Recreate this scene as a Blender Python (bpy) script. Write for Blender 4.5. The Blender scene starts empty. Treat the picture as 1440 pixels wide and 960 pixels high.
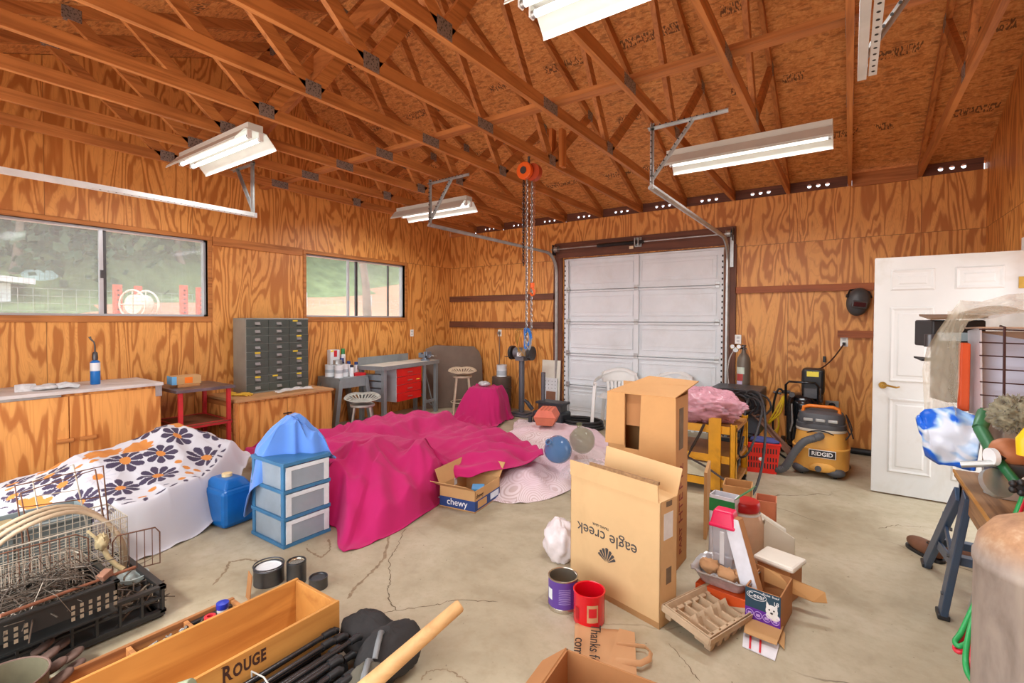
import bpy, math, random
from mathutils import Vector, Matrix, Euler, noise as mnoise
random.seed(7)
SC = bpy.context.scene; COL = SC.collection
PI = math.pi
def L3(c):
    return tuple(((v/255)/12.92 if v/255 <= .04045 else ((v/255+.055)/1.055)**2.4) for v in c)
# ---------------------------------------------------------------- camera
FPX = 680.0; YAW = math.radians(34.9); PITCH = math.radians(1.2); ROLL = math.radians(.2); CAMH = 1.5; SHY = -16.3
fw = Vector((-math.sin(YAW)*math.cos(PITCH), math.cos(YAW)*math.cos(PITCH), -math.sin(PITCH)))
r0 = Vector((math.cos(YAW), math.sin(YAW), 0)); u0 = r0.cross(fw)
rt = r0*math.cos(ROLL) + u0*math.sin(ROLL); up = u0*math.cos(ROLL) - r0*math.sin(ROLL)
CP = Vector((0, 0, CAMH))
cam = bpy.data.objects.new('camera', bpy.data.cameras.new('camera')); COL.objects.link(cam); SC.camera = cam
cam.data.sensor_width = 36; cam.data.lens = 36*FPX/1440; cam.data.shift_y = SHY/1440; cam.data.clip_start = .03; cam.data.clip_end = 300
mw = Matrix((rt, up, -fw)).transposed().to_4x4(); mw.translation = CP; cam.matrix_world = mw
def ray(x, y): return fw + rt*((x-720)/FPX) + up*((480+SHY-y)/FPX)
def at_z(x, y, z=0.0): d = ray(x, y); return CP + d*((z-CAMH)/d.z)     # a surveyed point of the photo on a level plane
def at_y(x, y, Y): d = ray(x, y); return CP + d*(Y/d.y)
def at_x(x, y, X): d = ray(x, y); return CP + d*(X/d.x)
# ---------------------------------------------------------------- light
SC.view_settings.view_transform = 'Standard'; SC.view_settings.look = 'None'; SC.view_settings.gamma = 1
SC.view_settings.use_curve_mapping = False; SC.view_settings.exposure = -0.28
w = bpy.data.worlds.new('sky'); SC.world = w; w.use_nodes = True
bg = w.node_tree.nodes['Background']; bg.inputs[0].default_value = (.86, .93, 1, 1); bg.inputs[1].default_value = 3.0
def area(name, loc, rot, sx, sy, power, col=(1, 1, 1), spread=180):
    l = bpy.data.lights.new(name, 'AREA'); l.shape = 'RECTANGLE'; l.size = sx; l.size_y = sy; l.energy = power; l.color = col
    l.spread = math.radians(spread)
    o = bpy.data.objects.new(name, l); o.location = loc; o.rotation_euler = rot; COL.objects.link(o); return o
area('added_fill_near_wall', (-2.4, -.42, 1.25), (math.radians(104), 0, 0), 4.8, 2.3, 118, (.96, .98, 1))  # added fill behind the camera, not daylight; the garage door there is shut
area('daylight_side_doorway', (1.06, 4.75, 1.1), (0, math.radians(90), 0), 1.9, .8, 9, (.9, .95, 1))
sun = bpy.data.objects.new('sun', bpy.data.lights.new('sun', 'SUN')); sun.data.energy = 3.5; sun.data.angle = .2; sun.data.color = (1, .96, .9)
sun.rotation_euler = (math.radians(38), math.radians(12), 0); COL.objects.link(sun)
# ---------------------------------------------------------------- mesh builder
class MB:
    def __init__(s, M=None): s.v = []; s.f = []; s.m = []; s.k = 0; s.M = M or Matrix.Identity(4); s.c = None
    def add(s, vs, fs):
        n = len(s.v); s.v += [s.M @ Vector(p) for p in vs]
        for f in fs: s.f.append([n+i for i in f]); s.m.append(s.k)
        return s
    def box(s, a, b):
        x0, y0, z0 = a; x1, y1, z1 = b
        if x0 > x1: x0, x1 = x1, x0
        if y0 > y1: y0, y1 = y1, y0
        if z0 > z1: z0, z1 = z1, z0
        return s.add([(x0,y0,z0),(x1,y0,z0),(x1,y1,z0),(x0,y1,z0),(x0,y0,z1),(x1,y0,z1),(x1,y1,z1),(x0,y1,z1)],
              [(0,3,2,1),(4,5,6,7),(0,1,5,4),(1,2,6,5),(2,3,7,6),(3,0,4,7)])
    def bc(s, c, d, rot=None):
        R = Matrix.Translation(c) @ (Euler(rot).to_matrix().to_4x4() if rot else Matrix.Identity(4))
        h = [q/2 for q in d]; o = s.M; s.M = o @ R; s.box([-q for q in h], h); s.M = o; return s
    def beam(s, p0, p1, w, h, up=(0, 0, 1)):
        p0 = Vector(p0); p1 = Vector(p1); d = (p1-p0).normalized(); u = Vector(up); sd = d.cross(u)
        if sd.length < 1e-4: sd = d.cross(Vector((1, 0, 0)))
        sd.normalize(); u = sd.cross(d); vs = []
        for p in (p0, p1):
            for a, b in ((-1,-1),(1,-1),(1,1),(-1,1)): vs.append(p + sd*(a*w/2) + u*(b*h/2))
        return s.add(vs, [(0,1,2,3),(7,6,5,4),(0,4,5,1),(1,5,6,2),(2,6,7,3),(3,7,4,0)])
    def cyl(s, p0, p1, r, r1=None, n=16, caps=True):
        r1 = r if r1 is None else r1
        p0 = Vector(p0); p1 = Vector(p1); d = (p1-p0).normalized(); a = d.orthogonal().normalized(); b = d.cross(a); vs = []
        for p, q in ((p0, r), (p1, r1)):
            for i in range(n): t = 2*PI*i/n; vs.append(p + a*(q*math.cos(t)) + b*(q*math.sin(t)))
        fs = [(i, (i+1) % n, n+(i+1) % n, n+i) for i in range(n)]
        if caps: fs += [tuple(range(n-1, -1, -1)), tuple(range(n, 2*n))]
        return s.add(vs, fs)
    def tube(s, pts, r, n=8, closed=False, flat=1.0):
        P = [Vector(p) for p in pts]; N = len(P)
        if N < 2: return s
        rs = r if isinstance(r, (list, tuple)) else [r]*N
        T = []
        for i in range(N):
            a = P[(i-1) % N] if (closed or i) else P[0]; b = P[(i+1) % N] if (closed or i < N-1) else P[-1]
            t = b-a; T.append(t.normalized() if t.length > 1e-9 else Vector((0, 0, 1)))
        nrm = T[0].orthogonal().normalized(); vs = []
        for i in range(N):
            nrm = nrm - T[i]*nrm.dot(T[i])
            nrm = nrm.normalized() if nrm.length > 1e-6 else T[i].orthogonal().normalized()
            bn = T[i].cross(nrm)
            for k in range(n): t = 2*PI*k/n; vs.append(P[i] + nrm*(rs[i]*math.cos(t)) + bn*(rs[i]*flat*math.sin(t)))
        fs = []
        for i in range(N if closed else N-1):
            j = (i+1) % N
            for k in range(n): k2 = (k+1) % n; fs.append((i*n+k, i*n+k2, j*n+k2, j*n+k))
        if not closed: fs += [tuple(range(n-1, -1, -1)), tuple((N-1)*n+k for k in range(n))]
        return s.add(vs, fs)
    def lathe(s, prof, c=(0, 0, 0), n=24, sy=1.0, a0=0, a1=2*PI):
        full = abs(a1-a0-2*PI) < 1e-6; vs = []; m = n if full else n+1
        for (r, z) in prof:
            for k in range(m): t = a0+(a1-a0)*k/n; vs.append((c[0]+r*math.cos(t), c[1]+r*sy*math.sin(t), c[2]+z))
        fs = []
        for i in range(len(prof)-1):
            for k in range(n): k2 = (k+1) % m; fs.append((i*m+k, i*m+k2, (i+1)*m+k2, (i+1)*m+k))
        return s.add(vs, fs)
    def prism(s, poly, z0, z1):
        n = len(poly); vs = [(x, y, z0) for x, y in poly] + [(x, y, z1) for x, y in poly]
        return s.add(vs, [tuple(range(n-1, -1, -1)), tuple(range(n, 2*n))] + [(i, (i+1) % n, n+(i+1) % n, n+i) for i in range(n)])
    def plate(s, pts, t):
        P = [Vector(p) for p in pts]; nn = (P[1]-P[0]).cross(P[2]-P[0]).normalized()*t; n = len(P)
        return s.add(P + [p+nn for p in P], [tuple(range(n-1, -1, -1)), tuple(range(n, 2*n))] + [(i, (i+1) % n, n+(i+1) % n, n+i) for i in range(n)])
    def ball(s, c, r, n=12, sc=(1, 1, 1), f=None):
        vs = []; fs = []; m = n*2
        for i in range(n+1):
            a = PI*i/n
            for k in range(m):
                b = 2*PI*k/m; d = Vector((math.sin(a)*math.cos(b), math.sin(a)*math.sin(b), math.cos(a)))
                q = r*(f(d) if f else 1); vs.append((c[0]+d.x*q*sc[0], c[1]+d.y*q*sc[1], c[2]+d.z*q*sc[2]))
        for i in range(n):
            for k in range(m): fs.append((i*m+k, (i+1)*m+k, (i+1)*m+(k+1) % m, i*m+(k+1) % m))
        return s.add(vs, fs)
    def grid(s, fn, nu, nv):
        vs = [fn(i/nu, j/nv) for j in range(nv+1) for i in range(nu+1)]; w = nu+1
        return s.add(vs, [(j*w+i, j*w+i+1, (j+1)*w+i+1, (j+1)*w+i) for j in range(nv) for i in range(nu)])
def rnd(a, b): return random.uniform(a, b)
def build(name, mb, mats, parent=None, sm=None, bev=0, thick=0, sub=0):
    me = bpy.data.meshes.new(name); me.from_pydata([tuple(p) for p in mb.v], [], mb.f)
    if not isinstance(mats, (list, tuple)): mats = [mats]
    for q in mats: me.materials.append(q)
    if len(mats) > 1: me.polygons.foreach_set('material_index', mb.m)
    me.validate(); me.update()
    if mb.c:
        ca = me.color_attributes.new('paint', 'FLOAT_COLOR', 'POINT')
        ca.data.foreach_set('color', [q for c in mb.c for q in c])
    if sm is not None:
        me.polygons.foreach_set('use_smooth', [True]*len(me.polygons))
        if sm < 180: me.set_sharp_from_angle(angle=math.radians(sm))
    o = bpy.data.objects.new(name, me); COL.objects.link(o)
    if parent: o.parent = parent
    if bev:
        b = o.modifiers.new('edge', 'BEVEL'); b.width = bev; b.segments = 2; b.limit_method = 'ANGLE'; b.angle_limit = .6
    if thick:
        b = o.modifiers.new('thick', 'SOLIDIFY'); b.thickness = thick; b.offset = -1
    if sub:
        b = o.modifiers.new('sub', 'SUBSURF'); b.levels = sub; b.render_levels = sub
    return o
def tag(o, label, cat, group=None, kind=None):
    o['label'] = label
    if cat: o['category'] = cat
    if group: o['group'] = group
    if kind: o['kind'] = kind
    return o
def thing(name, label, cat, loc=(0, 0, 0), rz=0, group=None, rot=None):
    o = bpy.data.objects.new(name, None); COL.objects.link(o); o.location = loc; o.rotation_euler = rot or (0, 0, rz)
    o.empty_display_size = .1
    return tag(o, label, cat, group)
def solo(name, mb, mats, label, cat, loc=(0, 0, 0), rz=0, group=None, rot=None, **k):
    o = build(name, mb, mats, **k); o.location = loc; o.rotation_euler = rot or (0, 0, rz); return tag(o, label, cat, group)
def struct(name, mb, mats, label=None, parent=None, **k):
    o = build(name, mb, mats, parent, **k)
    if not parent: o['kind'] = 'structure'
    if label: o['label'] = label
    return o
def copy_tree(o, parent=None):
    c = o.copy(); COL.objects.link(c)
    if parent: c.parent = parent
    for ch in list(o.children): copy_tree(ch, c)
    return c
def text(parent, s, size, M, mt, name='printed_lettering', ex=.0006, align='CENTER', sx=1, bold=0):
    cu = bpy.data.curves.new('t', 'FONT'); cu.body = s; cu.size = size; cu.extrude = ex; cu.align_x = align; cu.align_y = 'CENTER'
    if bold: cu.offset = bold
    cu.resolution_u = 3
    o = bpy.data.objects.new('t', cu); COL.objects.link(o); bpy.context.view_layer.update()
    me = bpy.data.meshes.new_from_object(o); bpy.data.objects.remove(o); me.name = name
    me.transform(M @ Matrix.Diagonal((sx, 1, 1, 1))); me.materials.clear(); me.materials.append(mt)
    r = bpy.data.objects.new(name, me); COL.objects.link(r)
    if parent: r.parent = parent
    return r
def face_M(o, right, upv):
    r = Vector(right).normalized(); u = Vector(upv); u = (u - r*u.dot(r)).normalized(); n = r.cross(u)
    m = Matrix((r, u, n)).transposed().to_4x4(); m.translation = Vector(o); return m
# ---------------------------------------------------------------- materials
def nt(name):
    m = bpy.data.materials.new(name); m.use_nodes = True; t = m.node_tree; b = t.nodes['Principled BSDF']; return m, t, b
def N(t, typ, **k):
    n = t.nodes.new('ShaderNode'+typ)
    for a, v in k.items(): setattr(n, a, v)
    return n
def mth(t, op, a, b=None, c=None, clamp=False):
    n = N(t, 'Math', operation=op); n.use_clamp = clamp
    for i, q in enumerate((a, b, c)):
        if q is None: continue
        if hasattr(q, 'is_linked'): t.links.new(q, n.inputs[i])
        else: n.inputs[i].default_value = q
    return n.outputs[0]
def mixc(t, f, a, b, mode='MIX'):
    n = N(t, 'Mix', data_type='RGBA', blend_type=mode)
    for i, q in ((0, f), (6, a), (7, b)):
        if hasattr(q, 'is_linked'): t.links.new(q, n.inputs[i])
        else: n.inputs[i].default_value = q if i == 0 else (*q, 1)
    return n.outputs[2]
def ramp(t, fac, stops):
    n = N(t, 'ValToRGB'); e = n.color_ramp.elements
    while len(e) < len(stops): e.new(.5)
    for i, (p, c) in enumerate(stops): e[i].position = p; e[i].color = (*c, 1) if len(c) == 3 else c
    t.links.new(fac, n.inputs[0]); return n.outputs[0]
def noi(t, vec, scale, detail=2, rough=.5, dist=0):
    n = N(t, 'TexNoise'); n.inputs['Scale'].default_value = scale; n.inputs['Detail'].default_value = detail
    n.inputs['Roughness'].default_value = rough; n.inputs['Distortion'].default_value = dist
    if vec is not None: t.links.new(vec, n.inputs['Vector'])
    return n.outputs[0]
def mapv(t, vec, sc=(1, 1, 1), loc=(0, 0, 0)):
    n = N(t, 'Mapping'); n.inputs['Scale'].default_value = sc; n.inputs['Location'].default_value = loc
    t.links.new(vec, n.inputs[0]); return n.outputs[0]
def obj(t): return N(t, 'TexCoord').outputs['Object']
def setbump(t, b, h, s=.3, d=.01):
    n = N(t, 'Bump'); n.inputs['Strength'].default_value = s; n.inputs['Distance'].default_value = d
    t.links.new(h, n.inputs['Height']); t.links.new(n.outputs[0], b.inputs['Normal'])
def mul3(c, k): return tuple(min(1, q*k) for q in c)
MATS = {}
def mat(name, rgb, rough=.5, metal=0, var=.15, vs=6, bump=0, bs=80, alpha=1, trans=0, emit=0, sheen=0, dirt=None, dirtamt=.5, coat=0, sss=0):
    if name in MATS: return MATS[name]
    m, t, b = nt(name); c = L3(rgb); o = obj(t)
    f = noi(t, o, vs, 4, .6)
    col = mixc(t, ramp(t, f, [(.3, (0, 0, 0)), (.7, (1, 1, 1))]), mul3(c, 1-var), mul3(c, 1+var))
    if dirt:
        g = ramp(t, noi(t, o, vs*.45, 5, .7, .5), [(.5, (0, 0, 0)), (.72, (1, 1, 1))])
        col = mixc(t, mth(t, 'MULTIPLY', g, dirtamt), col, L3(dirt))
    t.links.new(col, b.inputs['Base Color'])
    b.inputs['Roughness'].default_value = rough; b.inputs['Metallic'].default_value = metal
    if bump: setbump(t, b, noi(t, o, bs, 3), bump, .004)
    if alpha < 1: b.inputs['Alpha'].default_value = alpha
    if trans: b.inputs['Transmission Weight'].default_value = trans; b.inputs['IOR'].default_value = 1.15
    if coat: b.inputs['Coat Weight'].default_value = coat
    if sheen: b.inputs['Sheen Weight'].default_value = sheen
    if emit: t.links.new(col, b.inputs['Emission Color']); b.inputs['Emission Strength'].default_value = emit
    MATS[name] = m; return m
def plywood(name, light, dark, sheets=False, sx=2.4, sz=.5, freq=75, rand=False, rough=.5):
    if name in MATS: return MATS[name]
    m, t, b = nt(name); o = obj(t); s = N(t, 'SeparateXYZ'); t.links.new(o, s.inputs[0])
    u = mth(t, 'ADD', s.outputs[0], s.outputs[1]); z = s.outputs[2]
    cb = N(t, 'CombineXYZ'); t.links.new(u, cb.inputs[0]); t.links.new(z, cb.inputs[2])
    if sheets:
        pid = mth(t, 'FLOOR', mth(t, 'DIVIDE', mth(t, 'ADD', u, 30.49), 1.22))
        zid = mth(t, 'GREATER_THAN', z, 2.44)
        off = mth(t, 'ADD', mth(t, 'MULTIPLY', pid, 5.37), mth(t, 'MULTIPLY', zid, 3.1)); t.links.new(off, cb.inputs[1])
    elif rand:
        t.links.new(mth(t, 'MULTIPLY', N(t, 'ObjectInfo').outputs['Random'], 40), cb.inputs[1])
    v = mapv(t, cb.outputs[0], (sx, 1, sz))
    f = noi(t, v, 1, 3.2, .42, .5)
    wv = mth(t, 'SINE', mth(t, 'MULTIPLY', f, freq))
    wv = mth(t, 'MULTIPLY_ADD', wv, .5, .5)
    fine = noi(t, mapv(t, cb.outputs[0], (60, 1, 3)), 1, 3)
    wv2 = mth(t, 'ADD', wv, mth(t, 'MULTIPLY_ADD', fine, .5, -.25))
    big = noi(t, mapv(t, cb.outputs[0], (.9, 1.7, .6)), 1, 1)
    c1 = ramp(t, wv2, [(.08, L3(dark)), (.30, tuple((p*.6+q*.4) for p, q in zip(L3(dark), L3(light)))), (.48, L3(light)), (1, mul3(L3(light), 1.1))])
    th_ = mth(t, 'MULTIPLY_ADD', mth(t, 'SINE', mth(t, 'MULTIPLY', noi(t, mapv(t, cb.outputs[0], (sx*1.7, 1, sz*1.3), (4, 0, 7)), 1, 3, .5, .8), freq*1.5)), .5, .5)
    c1 = mixc(t, mth(t, 'MULTIPLY', mth(t, 'LESS_THAN', th_, .22), .22), c1, L3(dark))
    col = mixc(t, mth(t, 'MULTIPLY_ADD', big, 1.6, -.5, True), mixc(t, .25, c1, mul3(L3(dark), 1.1)), c1)
    if sheets:
        fr = mth(t, 'FRACT', mth(t, 'DIVIDE', mth(t, 'ADD', u, 30.49), 1.22))
        e = mth(t, 'MINIMUM', fr, mth(t, 'SUBTRACT', 1, fr)); sm_ = mth(t, 'LESS_THAN', e, .0022)
        s2 = mth(t, 'LESS_THAN', mth(t, 'ABSOLUTE', mth(t, 'SUBTRACT', z, 2.44)), .003)
        seam = mth(t, 'MAXIMUM', sm_, s2)
        col = mixc(t, mth(t, 'MULTIPLY', seam, .7), col, mul3(L3(dark), .35))
    t.links.new(col, b.inputs['Base Color']); b.inputs['Roughness'].default_value = rough
    setbump(t, b, wv2, .08, .003)
    MATS[name] = m; return m
def lumber(name, light, dark, axis=0, k=1.0):
    if name in MATS: return MATS[name]
    m, t, b = nt(name); o = obj(t)
    sc = [26*k]*3; sc[axis] = 1.1
    r = N(t, 'ObjectInfo').outputs['Random']; ad = N(t, 'VectorMath', operation='ADD'); t.links.new(o, ad.inputs[0]); t.links.new(mth(t, 'MULTIPLY', r, 9), ad.inputs[1])
    f = noi(t, mapv(t, ad.outputs[0], sc), 1, 4, .6, .6)
    g = noi(t, ad.outputs[0], 3, 3)
    col = ramp(t, f, [(.3, L3(dark)), (.55, L3(light)), (.8, mul3(L3(light), 1.1))])
    col = mixc(t, ramp(t, g, [(.4, (.0, .0, .0)), (.75, (.5, .5, .5))]), col, L3(dark))
    t.links.new(col, b.inputs['Base Color']); b.inputs['Roughness'].default_value = .62
    setbump(t, b, f, .15, .003); MATS[name] = m; return m
# ---------------------------------------------------------------- shared looks
PLYW = plywood('wall_plywood', (226, 162, 86), (182, 112, 48), sheets=True, sx=3.6, sz=.75, freq=80)
PLYC = plywood('cabinet_plywood', (228, 162, 88), (184, 112, 50), rand=True, sx=3, sz=.45, freq=60)
LUMX = lumber('lumber_x', (188, 120, 62), (142, 82, 36), 0)
LUMY = lumber('lumber_y', (194, 126, 64), (146, 86, 36), 1)
LUMZ = lumber('lumber_z', (206, 128, 60), (160, 88, 34), 2)
DRK = lumber('brown_stained_board', (112, 66, 44), (78, 44, 30), 0)
DRKZ = lumber('brown_stained_post', (112, 66, 44), (78, 44, 30), 2)
GALV = mat('galvanised_steel', (178, 180, 178), .42, .75, .18, 9)
STEEL = mat('dark_steel', (92, 92, 94), .4, .8, .2, 9)
BLK = mat('black_plastic', (30, 31, 33), .45, 0, .25, 6)
WHT = mat('white_paint', (232, 232, 228), .4, 0, .03, 4)
def osb():
    m, t, b = nt('osb'); o = obj(t); s = N(t, 'SeparateXYZ'); t.links.new(o, s.inputs[0])
    f1 = noi(t, mapv(t, o, (14, 34, 30)), 1, 4, .65, 1.2); f2 = noi(t, mapv(t, o, (34, 14, 12), (3, 1, 2)), 1, 4, .65, 1.2)
    v = N(t, 'TexVoronoi'); v.inputs['Scale'].default_value = 1; t.links.new(mapv(t, o, (16, 44, 30)), v.inputs['Vector'])
    col = ramp(t, f1, [(.3, L3((156, 92, 42))), (.48, L3((212, 142, 74))), (.7, L3((240, 184, 116)))])
    col = mixc(t, mth(t, 'MULTIPLY', f2, .6), col, ramp(t, f2, [(.35, L3((172, 104, 50))), (.6, L3((230, 164, 92)))]))
    g = N(t, 'SeparateColor'); t.links.new(v.outputs['Color'], g.inputs[0])
    col = mixc(t, mth(t, 'MULTIPLY', mth(t, 'GREATER_THAN', g.outputs[0], .86), .4), col, L3((120, 64, 28)))
    # printed mill stamps in rows along the sheets
    y = mth(t, 'FRACT', mth(t, 'DIVIDE', mth(t, 'ADD', s.outputs[1], 20.05), .83)); band = mth(t, 'LESS_THAN', mth(t, 'ABSOLUTE', mth(t, 'SUBTRACT', y, .5)), .055)
    wn = N(t, 'TexNoise'); wn.inputs['Scale'].default_value = 1; wn.inputs['Detail'].default_value = 0; t.links.new(mapv(t, o, (75, 26, 0)), wn.inputs['Vector'])
    ch = mth(t, 'GREATER_THAN', wn.outputs[0], .53); seg = mth(t, 'GREATER_THAN', noi(t, mapv(t, o, (2.6, 1.1, 0)), 1, 0), .52)
    col = mixc(t, mth(t, 'MULTIPLY', mth(t, 'MULTIPLY', band, ch), mth(t, 'MULTIPLY', seg, .75)), col, L3((48, 34, 28)))
    t.links.new(col, b.inputs['Base Color']); b.inputs['Roughness'].default_value = .6; setbump(t, b, f1, .25, .004); return m
OSB = osb()
def concrete():
    m, t, b = nt('concrete'); o = obj(t)
    f = noi(t, o, 1.3, 6, .6, .3); g = noi(t, o, 14, 5, .7)
    col = ramp(t, f, [(.28, L3((146, 134, 108))), (.5, L3((178, 167, 141))), (.72, L3((198, 188, 165)))])
    col = mixc(t, mth(t, 'MULTIPLY', ramp(t, g, [(.35, (1, 1, 1)), (.55, (0, 0, 0))]), .3), col, L3((150, 134, 104)))
    st = noi(t, mapv(t, o, (1, 1, 1), (4, 7, 0)), 2.6, 3, .6); col = mixc(t, mth(t, 'MULTIPLY', ramp(t, st, [(.62, (0, 0, 0)), (.75, (1, 1, 1))]), .35), col, L3((132, 116, 92)))
    sp = noi(t, o, 38, 2); col = mixc(t, mth(t, 'MULTIPLY', mth(t, 'GREATER_THAN', sp, .735), .6), col, L3((110, 96, 76)))
    ns = N(t, 'TexNoise'); ns.inputs['Scale'].default_value = 2.4; ns.inputs['Detail'].default_value = 4; t.links.new(o, ns.inputs['Vector'])
    ad = N(t, 'VectorMath', operation='MULTIPLY_ADD'); t.links.new(ns.outputs['Color'], ad.inputs[0]); ad.inputs[1].default_value = (.34, .34, 0); t.links.new(o, ad.inputs[2])
    v = N(t, 'TexVoronoi', feature='DISTANCE_TO_EDGE'); v.inputs['Scale'].default_value = .62; t.links.new(mapv(t, ad.outputs[0], (1, 1, 0), (.35, .2, 0)), v.inputs['Vector'])
    brk = ramp(t, noi(t, mapv(t, o, (1, 1, 1), (9, 2, 0)), .9, 1), [(.45, (0, 0, 0)), (.55, (1, 1, 1))])
    ck = mth(t, 'MULTIPLY', mth(t, 'LESS_THAN', v.outputs[0], .0032), brk)
    col = mixc(t, mth(t, 'MULTIPLY', ck, .7), col, L3((92, 78, 58)))
    t.links.new(col, b.inputs['Base Color']); b.inputs['Roughness'].default_value = .62; setbump(t, b, g, .12, .003); return m
CONC = concrete()
# ---------------------------------------------------------------- room shell
XL, XR, YB, YN, ZW = -6.07, 1.11, 6.72, -.55, 3.03
RS = .4167; YR = (YB+YN)/2
def zt(y): return 3.08 + RS*((YB-YR) - abs(y-YR))           # underside of the rafters
struct('floor', MB().box((XL-.12, YN-.12, -.12), (XR+.12, YB+.12, 0)), CONC)
def wallbox(mb, fixed, lo, hi, holes):                        # fixed: (axis, a, b); a wall cut into boxes round its holes
    ax, a, b = fixed
    def bx(u0, u1, z0, z1):
        if u1-u0 < 1e-4 or z1-z0 < 1e-4: return
        mb.box((a, u0, z0), (b, u1, z1)) if ax == 0 else mb.box((u0, a, z0), (u1, b, z1))
    c = lo
    for u0, u1, z0, z1 in holes:
        bx(c, u0, 0, ZW); bx(u0, u1, 0, z0); bx(u0, u1, z1, ZW); c = u1
    bx(c, hi, 0, ZW)
def gable(mb, a, b):
    ys = [YN-.12, YR, YB+.12]; pts = [(ys[0], ZW), (ys[2], ZW), (ys[2], zt(ys[2])+.09), (ys[1], zt(ys[1])+.09), (ys[0], zt(ys[0])+.09)]
    n = 5; vs = [(a, y, z) for y, z in pts]+[(b, y, z) for y, z in pts]
    mb.add(vs, [(0, 1, 2, 3, 4), (9, 8, 7, 6, 5)]+[(i, i+5, (i+1) % n+5, (i+1) % n) for i in range(n)])
W1 = (.69, 2.57, 1.525, 2.40); W2 = (3.80, 5.58, 1.53, 2.39)
mb = MB(); wallbox(mb, (0, XL-.12, XL), YN-.12, YB+.12, [W1, W2]); gable(mb, XL-.12, XL); struct('wall_left', mb, PLYW)
GD = (-3.70, -1.34, 0, 2.46)
mb = MB(); wallbox(mb, (1, YB, YB+.12), XL, XR, [GD]); struct('wall_back', mb, PLYW)
mb = MB(); wallbox(mb, (0, XR, XR+.12), YN-.12, YB+.12, [(4.37, 5.29, 0, 2.06)]); gable(mb, XR, XR+.12); struct('wall_right', mb, PLYW)
mb = MB(); wallbox(mb, (1, YN-.12, YN), XL, XR, [(-4.7, 0, 0, 2.4)]); struct('wall_near', mb, PLYW)  # closed garage door left out, opening added to let extra sky light in
# roof deck
mb = MB()
for sgn in (1, -1):
    ye = YR + sgn*(YB-YR+.13)
    a = [(XL-.3, ye, zt(ye)+.095), (XR+.3, ye, zt(ye)+.095), (XR+.3, YR, zt(YR)+.095), (XL-.3, YR, zt(YR)+.095)]
    mb.add(a+[(x, y, z+.014) for x, y, z in a], [(0, 1, 2, 3), (7, 6, 5, 4), (0, 4, 5, 1), (1, 5, 6, 2), (2, 6, 7, 3), (3, 7, 4, 0)])
struct('ceiling', mb, OSB)
# vent blocking along the eave: board with three round holes per bay
def holed(mb, x0, x1, z0, z1, y, th, holes, r, n=16):
    cuts = [x0]
    for h in holes: cuts += [h-r*1.5, h+r*1.5]
    cuts.append(x1); zc = (z0+z1)/2
    for i in range(0, len(cuts)-1, 2): mb.box((cuts[i], y, z0), (cuts[i+1], y+th, z1))
    for h in holes:
        q = []; c = []
        for k in range(n):
            t = 2*PI*k/n+PI/4; cx, cz = math.cos(t), math.sin(t); m = max(abs(cx), abs(cz))
            q.append((h+cx/m*r*1.5, zc+cz/m*(z1-z0)/2)); c.append((h+cx*r, zc+cz*r))
        for yy in (y, y+th): mb.add([(a, yy, b) for a, b in q]+[(a, yy, b) for a, b in c], [(k, (k+1) % n, n+(k+1) % n, n+k) for k in range(n)])
        mb.add([(a, y, b) for a, b in c]+[(a, y+th, b) for a, b in c], [(k, (k+1) % n, n+(k+1) % n, n+k) for k in range(n)])
TX = [.59-.61*k for k in range(11)]
edges = [XR]+TX+[XL]
for i in range(len(edges)-1):
    a, b = edges[i+1]+.02, edges[i]-.02; c = (a+b)/2; mb = MB()
    hs = [] if i in (1, 11) else [c-.09, c, c+.09]
    zu = zt(YB+.04)+.095
    if hs: holed(mb, a, b, ZW, zu, YB+.03, .03, hs, .022)
    else: mb.box((a, YB-.03, ZW-.02), (b, YB, zu))
    o = struct('trim_%d' % (i+1), mb, DRK if hs else LUMX)
# window casings and boards on the walls
def board(name, a, b, m, n, bev=.003): return struct(name, MB().box(a, b), m, bev=bev)
n = 20
for (y0, y1, z0, z1) in (W1, W2):
    n += 1; mb = MB(); e = .045
    mb.box((XL-.05, y0-e, z1), (XL+.012, y1+e, z1+e)).box((XL-.05, y0-e, z0-e*1.4), (XL+.012, y1+e, z0)).box((XL-.05, y0-e, z0), (XL+.012, y0, z1)).box((XL-.05, y1, z0), (XL+.012, y1+e, z1))
    struct('trim_%d' % n, mb, LUMY, bev=.003)
struct('trim_23', MB().box((XL, 2.62, 2.35), (XL+.02, 3.74, 2.45)), LUMY)
za, zb = at_y(700, 415, YB).z, at_y(700, 423, YB).z
struct('trim_24', MB().box((XL, YB-.04, zb), (-3.84, YB, za)), DRK)
za, zb = at_y(700, 452, YB).z, at_y(700, 461, YB).z
struct('trim_25', MB().box((XL, YB-.04, zb), (-3.84, YB, za)), DRK)
LR = lumber('girt_red_brown', (170, 94, 48), (126, 64, 32), 0)
struct('trim_26', MB().box((-1.2, YB-.04, 1.845), (XR, YB, 1.925)), LR)
struct('trim_27', MB().box((at_y(1178, 468, YB).x, YB-.04, 1.31), (XR, YB, 1.39)), LR)
struct('trim_28', MB().box((-3.84, YB-.045, 2.47), (-1.2, YB, 2.70)), DRK)
struct('trim_29', MB().box((-1.33, YB-.04, 0), (-1.19, YB, 2.47)).box((-3.86, YB-.04, 0), (-3.71, YB, 2.47)), DRKZ)
# side doorway casing
struct('trim_30', MB().box((XR-.018, 5.29, 0), (XR, 5.38, 2.15)).box((XR-.018, 4.28, 0), (XR, 4.37, 2.15)).box((XR-.018, 4.37, 2.06), (XR, 5.29, 2.15)), WHT)
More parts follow.
